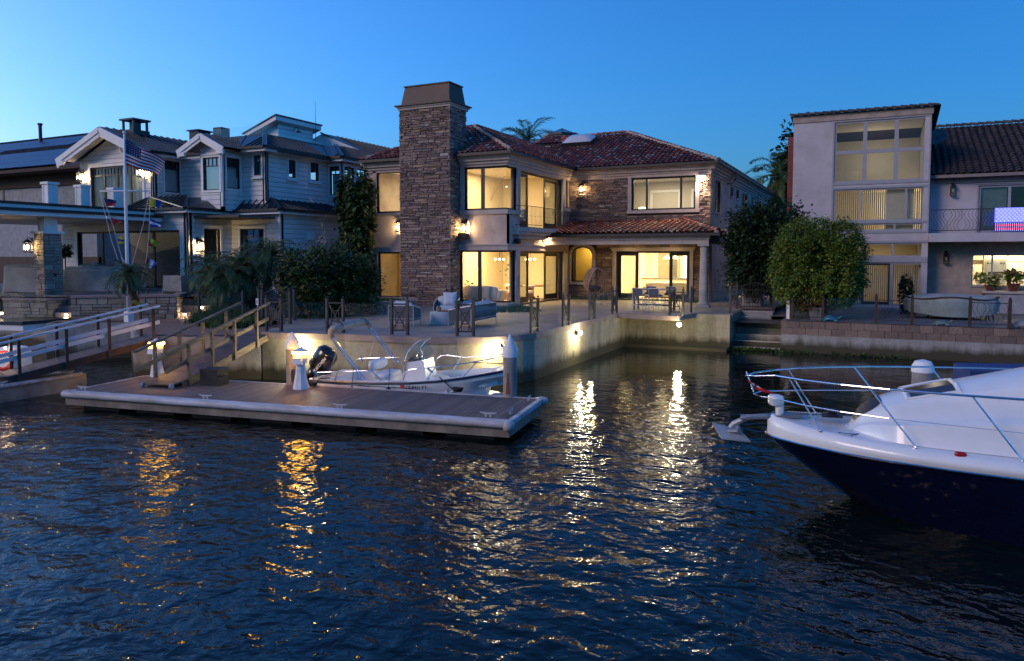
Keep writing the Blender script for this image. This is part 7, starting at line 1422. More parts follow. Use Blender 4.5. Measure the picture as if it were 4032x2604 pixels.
chand((-16.2, 35.4, 3.55), 'glowing chandelier over the oak table'); chand((-17.9, 35.2, 3.55), 'glowing chandelier near the window mullion')
def tlamp(c, label, h=.55, r_=.2, st=1.3):
    t = thing('table_lamp', label, 'lamp', tuple(c)); c = V(c); q = MB(); q.lathe([(.09, 0), (.09, .02), (.02, .05), (.06, .16), (.02, h * .55)], tuple(c), 12); q.build('base', M['white'], t); q = MB(); q.lathe([(r_, h * .5), (r_ * .85, h)], tuple(c), 20); q.build('shade', emis('lit_lampshade', (1, .80, .50), st), t); lamp('POINT', c + V((0, 0, h * .7)), 7, (1, .78, .45), .1, parent=t)
def chest(c, L, D, h, label, mat):
    t = thing('chest', label, 'cabinet', tuple(c)); c = V(c); q = MB(); q.box(c.x - L / 2, c.x + L / 2, c.y - D / 2, c.y + D / 2, c.z + .08, c.z + h); q.box(c.x - L / 2 - .02, c.x + L / 2 + .02, c.y - D / 2 - .02, c.y + D / 2 + .02, c.z + h, c.z + h + .03); q.build('carcass', mat, t); q = MB()
    for i in range(3): q.box(c.x - L / 2 + .03, c.x + L / 2 - .03, c.y - D / 2 - .015, c.y - D / 2 - .001, c.z + .12 + (h - .12) / 3 * i, c.z + .08 + (h - .1) / 3 * (i + 1))
    q.build('drawer_front', mat, t)
chest((-20.2, 32.4, 5.18), 1.2, .45, .85, 'pale chest under the lamp in the upper left window', M['white']); tlamp((-20.35, 32.3, 6.06), 'glowing table lamp in the upper window left of the chimney', .8, .3, 1.6)
chest((-12.0, 41.8, 5.18), 1.0, .45, .75, 'bedside chest in the wide upper window', M['oak']); tlamp((-12.0, 41.6, 5.96), 'glowing bedside lamp at the left of the wide upper window', .6, .25, 1.2)
bd = thing('bed', 'bed with pale pillows seen low in the wide upper window', 'bed', (-10.6, 41.6, 5.18)); q = MB(); q.bag((-10.5, 42.0, 5.6), .95, 1.0, .26, .3); q.build('mattress', fw_, bd, True); q = MB(); q.box(-11.5, -9.5, 43.0, 43.15, 5.18, 6.3); q.build('headboard', M['oak'], bd)
isl = thing('kitchen_island', 'pale kitchen island with a dark counter beyond the sofa', 'kitchen island', (-10.8, 43.4, 1.5)); q = MB(); q.box(-12.6, -9.6, 43.6, 44.6, 1.5, 2.42); q.build('cabinet', M['cream'], isl); q = MB(); q.box(-12.66, -9.54, 43.54, 44.66, 2.42, 2.47); q.build('counter', M['fabric_grey'], isl)
kb = thing('kitchen_cabinets', 'tall steel and cream kitchen cabinets along the far wall', 'cabinet', (-12, 46.7, 1.5)); q = MB(); q.box(-12.3, -11.1, 46.3, 46.98, 2.4, 4.4); q.build('steel_panel', pm('brushed_steel', (.5, .46, .40), .3, .9, var=.1), kb); q = MB(); q.box(-13.1, -12.32, 46.3, 46.98, 1.5, 4.5); q.box(-12.3, -9.2, 46.3, 46.98, 1.5, 2.38); q.build('carcass', M['cream'], kb)
for i, x in enumerate((-11.2, -10.7)):
    t = thing('pendant_lamp', ('left', 'right')[i] + ' one of two glowing amber pendant shades over the kitchen island', 'pendant lamp', (x, 44, 3.6), 'pendant lamps over the island'); q = MB(); q.lathe([(.24, 0), (.07, .18), (.05, .22)], (x, 44.0, 3.62), 16); q.build('shade', emis('amber_shade', (1, .62, .12), .55), t); q = MB(); q.tube([(x, 44, 3.84), (x, 44, 4.68)], .01, 5); q.build('cord', M['bronze'], t)
br = MB(); br.tube([gy(1920, 815, 36.5), gy(1940, 775, 36.5), gy(1955, 745, 36.5), gy(1975, 715, 36.5), gy(1990, 690, 36.5)], [.03, .03, .028, .02, .012], 6); tag(br.build('driftwood_branch', pm('pale_driftwood', (.42, .30, .19), .8)), 'long slanting driftwood branch in the upper corner window', 'branch')
sc_ = thing('armchair', 'pale armchair back showing low in the upper corner window', 'armchair', (-16.2, 33, 5.18)); q = MB(); q.bag((-16.1, 33.4, 5.5), .4, .4, .3, .4); q.bag((-16.1, 33.75, 5.85), .4, .12, .35, .5); q.build('upholstery', M['sofa'], sc_, True)
# ================================================================== vegetation
def leafquad(mb, p, d, l, w, rnd, fold=.25):
    d = d.normalized(); s_ = d.cross(V((rnd.gauss(0, .4), rnd.gauss(0, .4), 1)))
    if s_.length < 1e-3: s_ = V((1, 0, 0))
    s_.normalize(); n_ = s_.cross(d); m_ = p + d * l * .5
    o = len(mb.v); mb.v += [tuple(p), tuple(m_ + s_ * w + n_ * fold * w), tuple(p + d * l), tuple(m_ - s_ * w + n_ * fold * w)]; mb.f += [(o, o + 1, o + 2), (o, o + 2, o + 3)]
def leafy(mb, centre, rad, n, leaf, rnd, clumps=60, p=2.6, droop=.2, shell=.75, csize=.16, core=.16):
    """leaves gathered in clumps through a superellipsoid crown; gaps stay between the clumps"""
    c, r = V(centre), V(rad); cl = []
    while len(cl) < clumps:
        q = V((rnd.uniform(-1, 1), rnd.uniform(-1, 1), rnd.uniform(-1, 1))); k = (abs(q.x) ** p + abs(q.y) ** p + abs(q.z) ** p) ** (1 / p)
        if k > 1 or k < .05: continue
        if rnd.random() < shell: q = q * (rnd.uniform(.86, 1.04) / k)
        cl.append((q, rnd.uniform(.6, 1.3)))
    for i in range(n):
        q, s_ = cl[rnd.randrange(clumps)]; g = V((rnd.gauss(0, csize), rnd.gauss(0, csize), rnd.gauss(0, csize))) * s_; pos = c + V(((q.x + g.x) * r.x, (q.y + g.y) * r.y, (q.z + g.z) * r.z))
        d = V((q.x + rnd.gauss(0, .6), q.y + rnd.gauss(0, .6), q.z * .6 + rnd.gauss(0, .5) - droop)); leafquad(mb, pos, d, leaf * rnd.uniform(.6, 1.3), leaf * rnd.uniform(.26, .42), rnd)
    for i in range(int(n * core)):   # older, larger leaves deeper inside close the crown
        q = V((rnd.gauss(0, 1), rnd.gauss(0, 1), rnd.gauss(0, 1))); k = (abs(q.x) ** p + abs(q.y) ** p + abs(q.z) ** p) ** (1 / p); q = q * (rnd.uniform(.45, .80) / k); leafquad(mb, c + V((q.x * r.x, q.y * r.y, q.z * r.z)), V((q.x + rnd.gauss(0, .6), q.y + rnd.gauss(0, .6), rnd.gauss(0, .6))), leaf * 2.1, leaf * .9, rnd)
    return cl
def limbs(mb, base, centre, rad, cl, rnd, r0=.09, n=14):
    b = V(base); c, r = V(centre), V(rad); fork = b.lerp(c, .55); mb.tube([b, b.lerp(fork, .5) + V((rnd.gauss(0, .04), 0, 0)), fork], [r0, r0 * .85, r0 * .7], 8)
    for q, _ in cl[:n]: e = c + V((q.x * r.x, q.y * r.y, q.z * r.z)) * .85; mb.tube([fork, fork.lerp(e, .5) + V((rnd.gauss(0, .08), rnd.gauss(0, .08), .06)), e], [r0 * .5, r0 * .3, r0 * .08], 5)
BARK = pm('bark', (.10, .065, .045), .9, bmp=.6, bscale=30)
G1 = leafmat('bright_leaves', [(0, (.04, .08, .012)), (.4, (.09, .15, .02)), (.75, (.15, .20, .028)), (1, (.22, .24, .05))]); G2 = leafmat('dark_leaves', [(0, (.010, .026, .013)), (.6, (.024, .052, .022)), (1, (.045, .08, .03))])
G3 = leafmat('olive_leaves', [(0, (.025, .042, .012)), (.6, (.05, .08, .02)), (1, (.11, .13, .035))]); GP = leafmat('palm_leaflets', [(0, (.03, .07, .03)), (.6, (.06, .12, .045)), (1, (.12, .17, .06))]); GO = leafmat('orange_leaves', [(0, (.07, .07, .015)), (.5, (.15, .085, .02)), (1, (.20, .10, .02))]); GQ = leafmat('yellow_green_palm_leaflets', [(0, (.03, .06, .02)), (.6, (.06, .11, .025)), (1, (.13, .17, .04))])  # the second palm green is a little yellower than the first
def tree(name, label, base, centre, rad, n, leaf, mat, seed, cat='tree', clumps=70, p=2.6, group=None, r0=.09, **k):
    t = thing(name, label, cat, tuple(base), group); rnd = random.Random(seed); q = MB(); cl = leafy(q, centre, rad, n, leaf, rnd, clumps, p, **k); q.build('crown' if cat == 'tree' else 'foliage', mat, t); q = MB(); limbs(q, base, centre, rad, cl, rnd, r0); q.build('trunk' if cat == 'tree' else 'stem', BARK, t); return t
def frond(lf, st, base, az, el, L, droop, leafl, n, rnd, w=.018, vee=.5):
    """arching palm frond: rachis into st, leaflets into lf"""
    h = V((math.cos(az), math.sin(az), 0)); pts = []; p = V(base); a = el
    for i in range(n + 1): pts.append(p.copy()); a -= droop / n * (.5 + i / n); p = p + (h * math.cos(a) + V((0, 0, math.sin(a)))) * (L / n)
    st.tube(pts, [.022 * (1 - .8 * i / n) + .004 for i in range(n + 1)], 4, cap=False)
    for i in range(2, n + 1):
        d = (pts[i] - pts[i - 1]).normalized(); s_ = d.cross(V((0, 0, 1))); s_.normalize(); u = s_.cross(d); f_ = i / n; l = leafl * (math.sin(math.pi * min(1, f_ * .93 + .05)) ** .6)
        for sg in (-1, 1):
            for kk in (0, .5):
                o = pts[i - 1].lerp(pts[i], kk); dd = (d * .75 + s_ * sg * .8 + u * vee * rnd.uniform(.2, 1.0) + V((0, 0, -.18))).normalized(); ww = dd.cross(u).normalized() * w; e = o + dd * l + V((0, 0, -l * .22)); m_ = o + dd * l * .5
                k_ = len(lf.v); lf.v += [tuple(o), tuple(m_ + ww), tuple(e), tuple(m_ - ww)]; lf.f += [(k_, k_ + 1, k_ + 2, k_ + 3)]
def palm(name, label, base, top, r0, nf, L, leafl, seed, mat=GP, droop=1.6, group=None, n=16, w=.018, skirt=True, els=(-.3, 1.3), azs=None):
    t = thing(name, label, 'palm', tuple(base), group); rnd = random.Random(seed); lf, st = MB(), MB(); tp = V(top)
    for i in range(nf):
        az = (2.399 * i + rnd.gauss(0, .15)) if azs is None else rnd.uniform(*azs); el = els[0] + (els[1] - els[0]) * (i / nf) + rnd.gauss(0, .08); frond(lf, st, tp + V((0, 0, .05)), az, el, L * rnd.uniform(.8, 1.1), droop * rnd.uniform(.8, 1.2), leafl, n, rnd, w)
    lf.build('fronds', mat, t); st.build('frond_stems', pm('green_stalk', (.09, .10, .03), .7), t); q = MB(); b = V(base); k = 14
    q.tube([b.lerp(tp, i / k) + V((.012 * (i % 2), 0, 0)) for i in range(k + 1)], [r0 * (1.0 + .12 * (i % 2)) * (1 + .25 * (i / k) ** 4) for i in range(k + 1)], 10); q.build('trunk', pm('fibrous_palm_trunk', (.085, .052, .036), .95, bmp=.9, bscale=22), t); return t
# low date palms between the two houses
PG = 'low palms in the left planting bed'
for i, (bx_, by_, bz, tx, ty, lab) in enumerate(((905, 1238, 1.4, 870, 1120, 'low date palm leaning left, nearest the dark lantern door'), (935, 1240, 1.4, 925, 1090, 'low date palm with a stout trunk in the middle of the clump'), (1000, 1236, 1.4, 975, 1060, 'tall low palm rising above the clump in front of the dark window'), (1040, 1230, 1.4, 1060, 1010, 'tallest palm of the clump before the white side wall'), (1092, 1226, 1.4, 1130, 1055, 'thick trunked palm at the right end of the clump'), (960, 1225, 1.4, 835, 1065, 'low palm reaching left behind the covered grill'))):
    b = gz(bx_, by_, bz); dd = ray(bx_, by_); depth = b.x * FWD[0] + b.y * FWD[1]; tp = gd(tx, ty, depth + .3 * (i % 3)); palm('date_palm', lab, b, tp, .14, 46, 1.75, .42, 200 + i, droop=1.9, group=PG, n=14, w=.014)
b = gz(528, 1180, 2.25); dpt = b.x * FWD[0] + b.y * FWD[1]
palm('date_palm', 'small palm in the stone planter behind the flagpole', b, gd(508, 1085, dpt), .11, 30, 1.15, .32, 231, droop=2.0, n=12, w=.013)
b = gz(478, 1178, 2.25) if 0 else b
# queen palms behind the houses
p0 = gy(2075, 575, 62); palm('queen_palm', 'windblown queen palm behind the red tile roof of the stone house', (p0.x, p0.y, 1.1), (p0.x, p0.y, p0.z + .4), .16, 15, 3.6, .95, 241, droop=1.5, n=22, w=.035, els=(.1, 1.35))
p0 = gy(3062, 720, 62); palm('queen_palm', 'queen palm with a bright green spear beside the brick chimney of the tower house', (p0.x, p0.y, 1.1), (p0.x, p0.y, p0.z + .4), .19, 18, 3.4, 1.0, 243, GQ, droop=2.1, n=22, w=.04, els=(-.5, 1.45))
p0 = gy(3095, 640, 64); tree('tall_dark_tree', 'dark tree crown just left of the brick chimney', (p0.x + .6, p0.y, 1.1), (p0.x + .9, p0.y, p0.z - 1.0), (1.5, 1.5, 3.4), 1800, .42, G2, 245, clumps=40)
# big dark tree and the clipped topiary on the right lot
c = gy(3010, 985, 35.6); tree('dark_tree', 'broad dark evergreen tree between the stone house and the tower house', (c.x + .4, c.y, 1.3), (c.x + .1, c.y, c.z + .05), (1.7, 1.5, 1.85), 16000, .17, G2, 251, clumps=200, csize=.11)
c = gy(2965, 1010, 37.5); tree('dark_tree', 'darker evergreen shrub tree over the right arched gate', (c.x + .3, c.y, 1.3), (c.x - .1, c.y, c.z - .2), (1.1, .9, 1.6), 4000, .14, G2, 252, clumps=60)
c = gz(3225, 1262, 1.25); dpt = c.x * FWD[0] + c.y * FWD[1] + .9; cc = gd(3222, 1040, dpt)
tree('clipped_tree', 'clipped bright green round ficus tree in front of the tower house', (cc.x, cc.y, 1.25), tuple(cc), (1.72, 1.45, 1.72), 36000, .095, G1, 253, clumps=420, p=2.8, csize=.065, shell=.93, droop=.5, core=.13, r0=.07)
q = MB(); q.box(*[v for v in (gz(3240, 1262, 1.25).x - .32, gz(3240, 1262, 1.25).x + .32)], 31.9, 32.5, 1.25, 1.3)
pp = gz(3220, 1262, 1.25); sh = thing('potted_shrub', 'orange green shrub in a tapered grey pot under the clipped tree', 'plant', (pp.x, pp.y + .3, 1.25)); q = MB(); cx_, cy_ = pp.x - .08, pp.y + .35
q.hexa([(cx_ - .21, cy_ - .21, 1.25), (cx_ + .21, cy_ - .21, 1.25), (cx_ + .21, cy_ + .21, 1.25), (cx_ - .21, cy_ + .21, 1.25), (cx_ - .30, cy_ - .30, 1.75), (cx_ + .30, cy_ - .30, 1.75), (cx_ + .30, cy_ + .30, 1.75), (cx_ - .30, cy_ + .30, 1.75)]); q.build('pot', pm('lead_grey_pot', (.20, .20, .22), .7), sh); q = MB(); leafy(q, (cx_, cy_, 2.05), (.62, .5, .48), 2200, .10, random.Random(3), 40); q.build('foliage', GO, sh)
# hedge and vine between the houses
for i, (x, y, rx, rz_, lab) in enumerate(((1190, 1140, .95, 1.35, 'dim bushy shrub right of the palm clump'), (1270, 1130, .9, 1.3, 'olive green shrub in the middle of the hedge by the raised planter'), (1350, 1120, .9, 1.35, 'upright shrub with yellowish tips at the right of the hedge'), (1415, 1135, .7, 1.2, 'shrub touching the left corner of the stone house'))):
    b = gz(x, 1262 - i * 4, T); dpt = b.x * FWD[0] + b.y * FWD[1] + 1.2; c = gd(x, y, dpt); tree('shrub', lab, (c.x, c.y, 1.3), tuple(c), (rx, .8, rz_), 3200, .13, G3, 260 + i, 'shrub', 50, group='shrubs between the white and the stone house', r0=.04)
c = gy(1400, 860, 29.6); tree('vine_tree', 'drooping leafy tree in the gap at the left corner of the stone house', (c.x - .2, c.y, 1.3), (c.x, c.y, c.z - .1), (.75, .7, 2.2), 2600, .26, G3, 266, clumps=60, droop=1.0)
c = gy(1425, 1060, 30.0); tree('vine_tree', 'dark lower growth of the drooping tree beside the stone house', (c.x, c.y, 1.3), tuple(c), (.55, .6, 1.3), 1100, .24, G2, 267, clumps=40, droop=1.0)
gs = MB(); rnd = random.Random(14); pl_a = [(-21.6, 18.6), (-19.4, 17.6), (-18.9, 19.6), (-20.0, 20.8), (-23.2, 22.4), (-24.0, 20.9)]; pts = []
while len(pts) < 3600:
    x, y = rnd.uniform(-24.2, -18.6), rnd.uniform(17.4, 22.6)
    if inpoly(x, y, pl_a): pts.append(V((x, y, 1.36)))
blades(gs, pts, .34, rnd, .022); o = gs.build('ground_cover', M['grass']); o['kind'] = 'stuff'; o['label'] = 'leafy ground cover under the palms'
gs = MB(); pts = [gz(820, 1272, 1.36) + V((rnd.gauss(0, .35), rnd.gauss(0, .3), 0)) for _ in range(500)]; blades(gs, pts, .8, rnd, .012); tag(gs.build('fountain_grass', GP), 'tuft of long grass beside the lit steps', 'ornamental grass')
fs = thing('garden_fence', 'dark post and clear glass fence in front of the palms', 'fence', tuple(gz(786, 1271, 1.36))); fa, fb = gz(786, 1271, 1.38), gz(958, 1258, 1.45)
for p in (fa, fb): q = MB(); q.box(p.x - .04, p.x + .04, p.y - .04, p.y + .04, 1.36, 2.5); q.build('post', M['iron'], fs)
q = MB(); q.poly([fa + V((0, 0, .1)), fb + V((0, 0, .1)), fb + V((0, 0, 1.0)), fa + V((0, 0, 1.0))]); q.build('glass_panel', M['glass_rail'], fs)
# ================================================================== flagpole, flags
FB = gz(508, 1268, 1.36); dF = FB.x * FWD[0] + FB.y * FWD[1]; top = gd(489, 528, dF); fp = thing('flagpole', 'white flagpole with a yardarm beside the left gangway', 'flagpole', tuple(FB))
yard = gd(493.5, 752, dF); q = MB(); q.tube([FB, FB.lerp(yard, .6), yard, top], [.07, .062, .052, .034], 12); q.build('pole', M['white'], fp, True)
yl, yr = gd(392, 754, dF - .2), gd(589, 752, dF + .2); q = MB(); q.tube([yl, yl.lerp(yr, .5), yr], [.026, .04, .026], 8); q.build('yardarm', M['white'], fp, True); q = MB(); q.lathe([(0, -.06), (.045, -.045), (.062, 0), (.045, .045), (0, .06)], (top.x, top.y, top.z + .05), 12); q.build('ball', M['white'], fp, True)
q = MB(); q.box(FB.x - .12, FB.x + .12, FB.y - .12, FB.y + .12, 1.36, 1.75); q.build('base_bracket', M['white'], fp)
strs = [[yl, gd(405, 775, dF), gd(445, 890, dF), gd(478, 1010, dF), gd(500, 1100, dF), FB + V((0, 0, .9))], [yr, gd(589, 850, dF), gd(586, 930, dF), gd(578, 1010, dF), gd(560, 1100, dF), gd(535, 1170, dF), FB + V((.1, 0, .6))], [yl, gd(440, 950, dF), FB + V((0, 0, 1.2))], [yr, gd(565, 880, dF), gd(515, 1060, dF), FB + V((0, 0, 1.1))], [gd(487, 545, dF), gd(487, 700, dF)]]
q = MB(); [q.tube(s_, .008, 4) for s_ in strs]; q.build('halyards', M['fabric_white'], fp)
def cloth(name, label, cat, corners, colours, nu, nv, colour_fn, wave=.05, group=None, seed=0):
    """waving cloth quad; colour_fn(u,v) -> key; one mesh part per colour, all cut from the same surface"""
    a, b, c, d = corners; t = None; rnd = random.Random(seed); ph = rnd.uniform(0, 6)
    def P(u, v): p = a.lerp(b, u).lerp(d.lerp(c, u), v); return p + CFW * (wave * math.sin(u * 6.5 + v * 2 + ph) * u) + V((0, 0, wave * .35 * math.sin(u * 9 + ph) * u))
    t = thing(name, label, cat, tuple(a), group); parts = {}
    for i in range(nu):
        for j in range(nv): parts.setdefault(colour_fn((i + .5) / nu, (j + .5) / nv), []).append((i, j))
    for k, cells in parts.items():
        q = MB()
        for i, j in cells: q.poly([P(i / nu, j / nv), P((i + 1) / nu, j / nv), P((i + 1) / nu, (j + 1) / nv), P(i / nu, (j + 1) / nv)])
        q.build(k + '_cloth', colours[k], t)
    return t, P
CL = {'red': pm('red_cloth', (.42, .018, .030), .8, var=.1), 'white': pm('white_cloth', (.66, .66, .68), .8, var=.05), 'blue': pm('blue_cloth', (.012, .035, .26), .8, var=.1), 'navy': pm('navy_cloth', (.010, .022, .095), .8, var=.1), 'yellow': pm('yellow_cloth', (.50, .42, .035), .8, var=.1)}
US, PU = cloth('national_flag', 'red white and blue flag with white stars and stripes flying from the flagpole', 'flag', (gd(493, 551, dF), gd(647, 628, dF + .5), gd(624, 690, dF + .5), gd(496, 650, dF)), CL, 26, 26, lambda u, v: 'navy' if u < .42 and v < .54 else ('red' if int(v * 13) % 2 == 0 else 'white'), .10, seed=4)
q = MB()
for r_ in range(5):
    for c_ in range(6):
        o = PU(.035 + .07 * c_, .06 + .105 * r_) - CFW * .006; q.add([o + CRG * (.016 * math.cos(R(90 + 36 * k)) * (1 if k % 2 == 0 else .45)) + V((0, 0, .018 * math.sin(R(90 + 36 * k)) * (1 if k % 2 == 0 else .45))) for k in range(10)], [tuple(range(10))])
o = q.build('stars', CL['white'], US)
SG = 'signal flags on the flagpole halyards'
def sig(px, fn, label, seed, wave=.05): return cloth('signal_flag', label, 'flag', tuple(gd(x, y, dF + (.15 if i in (1, 2) else 0)) for i, (x, y) in enumerate(px)), CL, 12, 12, fn, wave, SG, seed)
sig(((406, 780), (459, 790), (457, 812), (413, 812)), lambda u, v: 'navy' if v < .5 else 'red', 'blue over red signal flag at the top of the left halyard', 11)
sig(((432, 855), (481, 872), (479, 874), (444, 885)), lambda u, v: 'red', 'plain red signal pennant on the left halyard', 12)
sig(((460, 929), (507, 943), (505, 958), (466, 961)), lambda u, v: 'blue' if .35 < v < .68 else 'yellow', 'yellow and blue striped signal flag on the left halyard', 13)
sig(((476, 1006), (494, 1034), (497, 1056), (482, 1040)), lambda u, v: 'white' if v < .45 else 'red', 'furled white and red signal flag beside the pole', 14)
sig(((501, 1095), (518, 1108), (519, 1126), (504, 1108)), lambda u, v: 'blue', 'furled blue signal flag against the pole', 15)
sig(((590, 781), (637, 792), (636, 817), (589, 813)), lambda u, v: 'yellow' if u < .5 else 'blue', 'yellow and blue halved signal flag at the top of the right halyard', 16)
sig(((590, 858), (634, 882), (636, 897), (590, 893)), lambda u, v: 'white' if .33 < v < .66 else 'blue', 'blue white blue signal flag on the right halyard', 17)
sig(((586, 935), (627, 955), (611, 972), (584, 969)), lambda u, v: 'yellow' if u + .2 > v else 'red', 'yellow and red signal flag on the right halyard', 18)
sig(((576, 1012), (621, 1035), (608, 1060), (571, 1048)), lambda u, v: 'red' if u < .33 else ('white' if u < .66 else 'blue'), 'red white blue signal flag low on the right halyard', 19)
sig(((557, 1097), (580, 1125), (567, 1137), (553, 1118)), lambda u, v: 'red' if abs(u - .4) < .22 and abs(v - .5) < .3 else 'white', 'white signal flag with a red centre low on the right halyard', 20)
sig(((520, 1165), (545, 1172), (547, 1208), (517, 1205)), lambda u, v: 'red' if abs(u - v) > .3 else 'yellow', 'yellow and red signal flag hanging at the foot of the pole', 21, .08)
# ================================================================== covered furniture and the grill on the left patio
def covered(label, c, rz, L, D, h, seed, name='covered_furniture'):
    rnd = random.Random(seed); q = MB(); rows = []; n = 40
    for k, (f_, zz) in enumerate(((1.06, 0), (1.02, .25), (1.0, .6), (.985, .92), (.93, 1.0), (.5, 1.03), (0, 1.04))):
        row = []
        for i in range(n + 1):
            a = 2 * math.pi * (i % n) / n; x = math.copysign(abs(math.cos(a)) ** .35, math.cos(a)); y = math.copysign(abs(math.sin(a)) ** .35, math.sin(a)); w_ = 1 + (.05 * math.sin(i * 2.7 + seed) + .03 * math.sin(i * 5.3)) * (1 - zz) * (1 if k < 4 else 0)
            zt_ = zz * h + (.10 * h * math.sin(i * .9 + seed) if k == 0 else 0) * .5 + (.07 * math.sin(a * 2 + seed) if k > 2 else 0); row.append((x * L / 2 * f_ * w_, y * D / 2 * f_ * w_, max(zt_, .01)))
        rows.append(row)
    q.sheet(rows); cr, sr = math.cos(rz), math.sin(rz); q.v = [(c[0] + x * cr - y * sr, c[1] + x * sr + y * cr, c[2] + z) for x, y, z in q.v]; return tag(smooth_by_angle(q.build(name, M['cover'], at=tuple(c)), 60), label, 'covered furniture', 'covered patio furniture on the left')
def at_base(x, y, z=ZP): return gz(x, y, z)
c = at_base(80, 1152); covered('grey cloth covered patio set left of the stone pillar', (c.x, c.y + .5, ZP), R(28), 1.9, 1.2, 1.15, 1)
c = at_base(345, 1148); covered('long grey covered sofa right of the stone pillar', (c.x - .2, c.y + .7, ZP), R(12), 3.2, 1.2, 1.05, 2)
c = at_base(245, 1140); covered('grey covered chair behind the stone pillar', (c.x, c.y + 1.6, ZP), R(20), 1.2, 1.0, 1.2, 3)
gb = gz(700, 1160, 2.2); gr_ = thing('grill_counter', 'stone grill counter with a clear plastic covered grill at the right of the left patio', 'grill', (gb.x, gb.y, 1.4)); q = MB(); q.box(gb.x - 1.3, gb.x + .9, gb.y, gb.y + .9, 1.3, 2.12); q.build('counter_base', M['brickpath'], gr_); q = MB(); q.box(gb.x - 1.4, gb.x + 1.0, gb.y - .08, gb.y + .96, 2.12, 2.2); q.build('counter_top', M['coping'], gr_)
q = MB(); q.hexa([(gb.x + x, gb.y + y, 2.2 + z) for z, k_ in ((0, 1), (.78, .92)) for x, y in ((-1.05 * k_, .1), (.1 * k_, .1), (.1 * k_, .8), (-1.05 * k_, .8))]); q.build('plastic_cover', pm('translucent_cover', (.30, .29, .28), .25, bmp=.5, bscale=5), gr_); q = MB(); q.box(gb.x - .95, gb.x + .05, gb.y + .06, gb.y + .09, 2.2, 2.32); q.build('drip_tray', M['black'], gr_)
q = MB(); q.box(-31.5, -29.6, 24.0, 24.6, ZP, ZP + .4); 
lt = thing('lollipop_shrub', 'small round topped shrub in shade behind the stone pillar', 'plant', (-35.5, 24.3, ZP)); q = MB(); pc = gy(256, 990, 24.2); leafy(q, tuple(pc), (.28, .28, .28), 500, .10, random.Random(5), 24); q.build('foliage', G2, lt); q = MB(); q.tube([(pc.x, pc.y, ZP), tuple(pc)], .03, 6); q.build('stem', BARK, lt)
# ================================================================== right lot: railing, table, pots, turtles
rl = thing('patio_railing', 'dark railing of wavy bars and ball topped posts along the right patio wall', 'railing', (1, 32, 1.25)); PZ = 1.252
def rpost(p, h=1.02): q = MB(); q.box(p.x - .05, p.x + .05, p.y - .05, p.y + .05, PZ, PZ + h); q.lathe([(.02, PZ + h), (.045, PZ + h + .03), (.04, PZ + h + .06), (0, PZ + h + .085)], (p.x, p.y, 0), 8); q.build('post', M['darktimber'], rl)
PX = [gz(3118, 1259, PZ), gz(3239, 1263, PZ), gz(3448, 1272, PZ), gz(3590, 1279, PZ), gz(3818, 1288, PZ), gz(3974, 1294, PZ)]
for p in PX: rpost(p)
for a, b in ((PX[0], PX[1]), (PX[2], PX[3]), (PX[4], PX[5])):
    q = MB(); d = b - a
    for z in (.88, .12): q.tube([a + V((0, 0, z)), b + V((0, 0, z))], .015, 6)
    n = int(d.length / .12)
    for i in range(1, n): s_ = 1 if i % 5 < 3 else -1; q.tube([a.lerp(b, i / n) + d.normalized() * (s_ * .07 * math.sin(math.pi * 2 * t_ / 8)) + V((0, -.05 * math.sin(math.pi * t_ / 8), .12 + .76 * t_ / 8)) for t_ in range(9)], .009, 4)
    q.build('wavy_panel', M['iron'], rl)
for a, b in ((PX[1], PX[2]), (PX[3], PX[4])): q = MB(); q.poly([a + V((0, 0, .1)), b + V((0, 0, .1)), b + V((0, 0, .9)), a + V((0, 0, .9))]); q.build('glass_panel', M['glass_rail'], rl)
q = MB(); p = gz(3102, 1256, PZ); q.box(p.x - .06, p.x + .06, p.y, p.y + .12, PZ, PZ + .95); tag(q.build('white_post', M['white']), 'short plain white post at the left end of the right patio', 'post')
tb = gz(3700, 1262, PZ); tc2 = (tb.x + .45, tb.y + 1.2, PZ); tt = thing('covered_table', 'round patio table and woven chairs under a draped grey green cover', 'covered furniture', tc2); q = MB(); rows = []; n = 48
for f_, zz in ((1.0, .30), (1.02, .5), (1.03, .75), (1.0, .86), (.9, .92), (.45, 1.0), (0, 1.02)):
    rows.append([(tc2[0] + 1.62 * f_ * math.cos(a) * (1 + .04 * math.sin(a * 9) * (1 if zz < .8 else .2)), tc2[1] + .95 * f_ * math.sin(a) * (1 + .04 * math.sin(a * 7)), PZ + zz - (.13 * (1 - zz) * (1 + math.cos(a * 2 + 3.0)) if zz < .55 else 0) - (.05 * math.cos(2 * a) if .8 > zz > .5 else 0)) for a in [2 * math.pi * (i % n) / n for i in range(n + 1)]])
q.sheet(rows); smooth_by_angle(q.build('cover', pm('grey_green_cover', (.30, .34, .33), .8, var=.15, bmp=.3, bscale=10), tt), 70); q = MB()
for a in range(0, 360, 30): x, y = tc2[0] + 1.4 * math.cos(R(a)), tc2[1] + .8 * math.sin(R(a)); q.tube([(x, y, PZ + .55), (x * 1.0 + .1 * math.cos(R(a)), y, PZ)], .025, 5)
q.build('chair_leg', M['darktimber'], tt); q = MB(); q.lathe([(.35, 0), (.3, .2), (.12, .3), (.12, .7)], tc2, 14); q.build('table_foot', M['black'], tt); q = MB(); q.tube([(tc2[0] + 1.66 * math.cos(a), tc2[1] + .98 * math.sin(a), PZ + .86 + .05 * math.cos(4 * a)) for a in [i * math.pi / 24 for i in range(48)]], .03, 6, closed=True); q.build('chair_back_rim', M['darktimber'], tt)
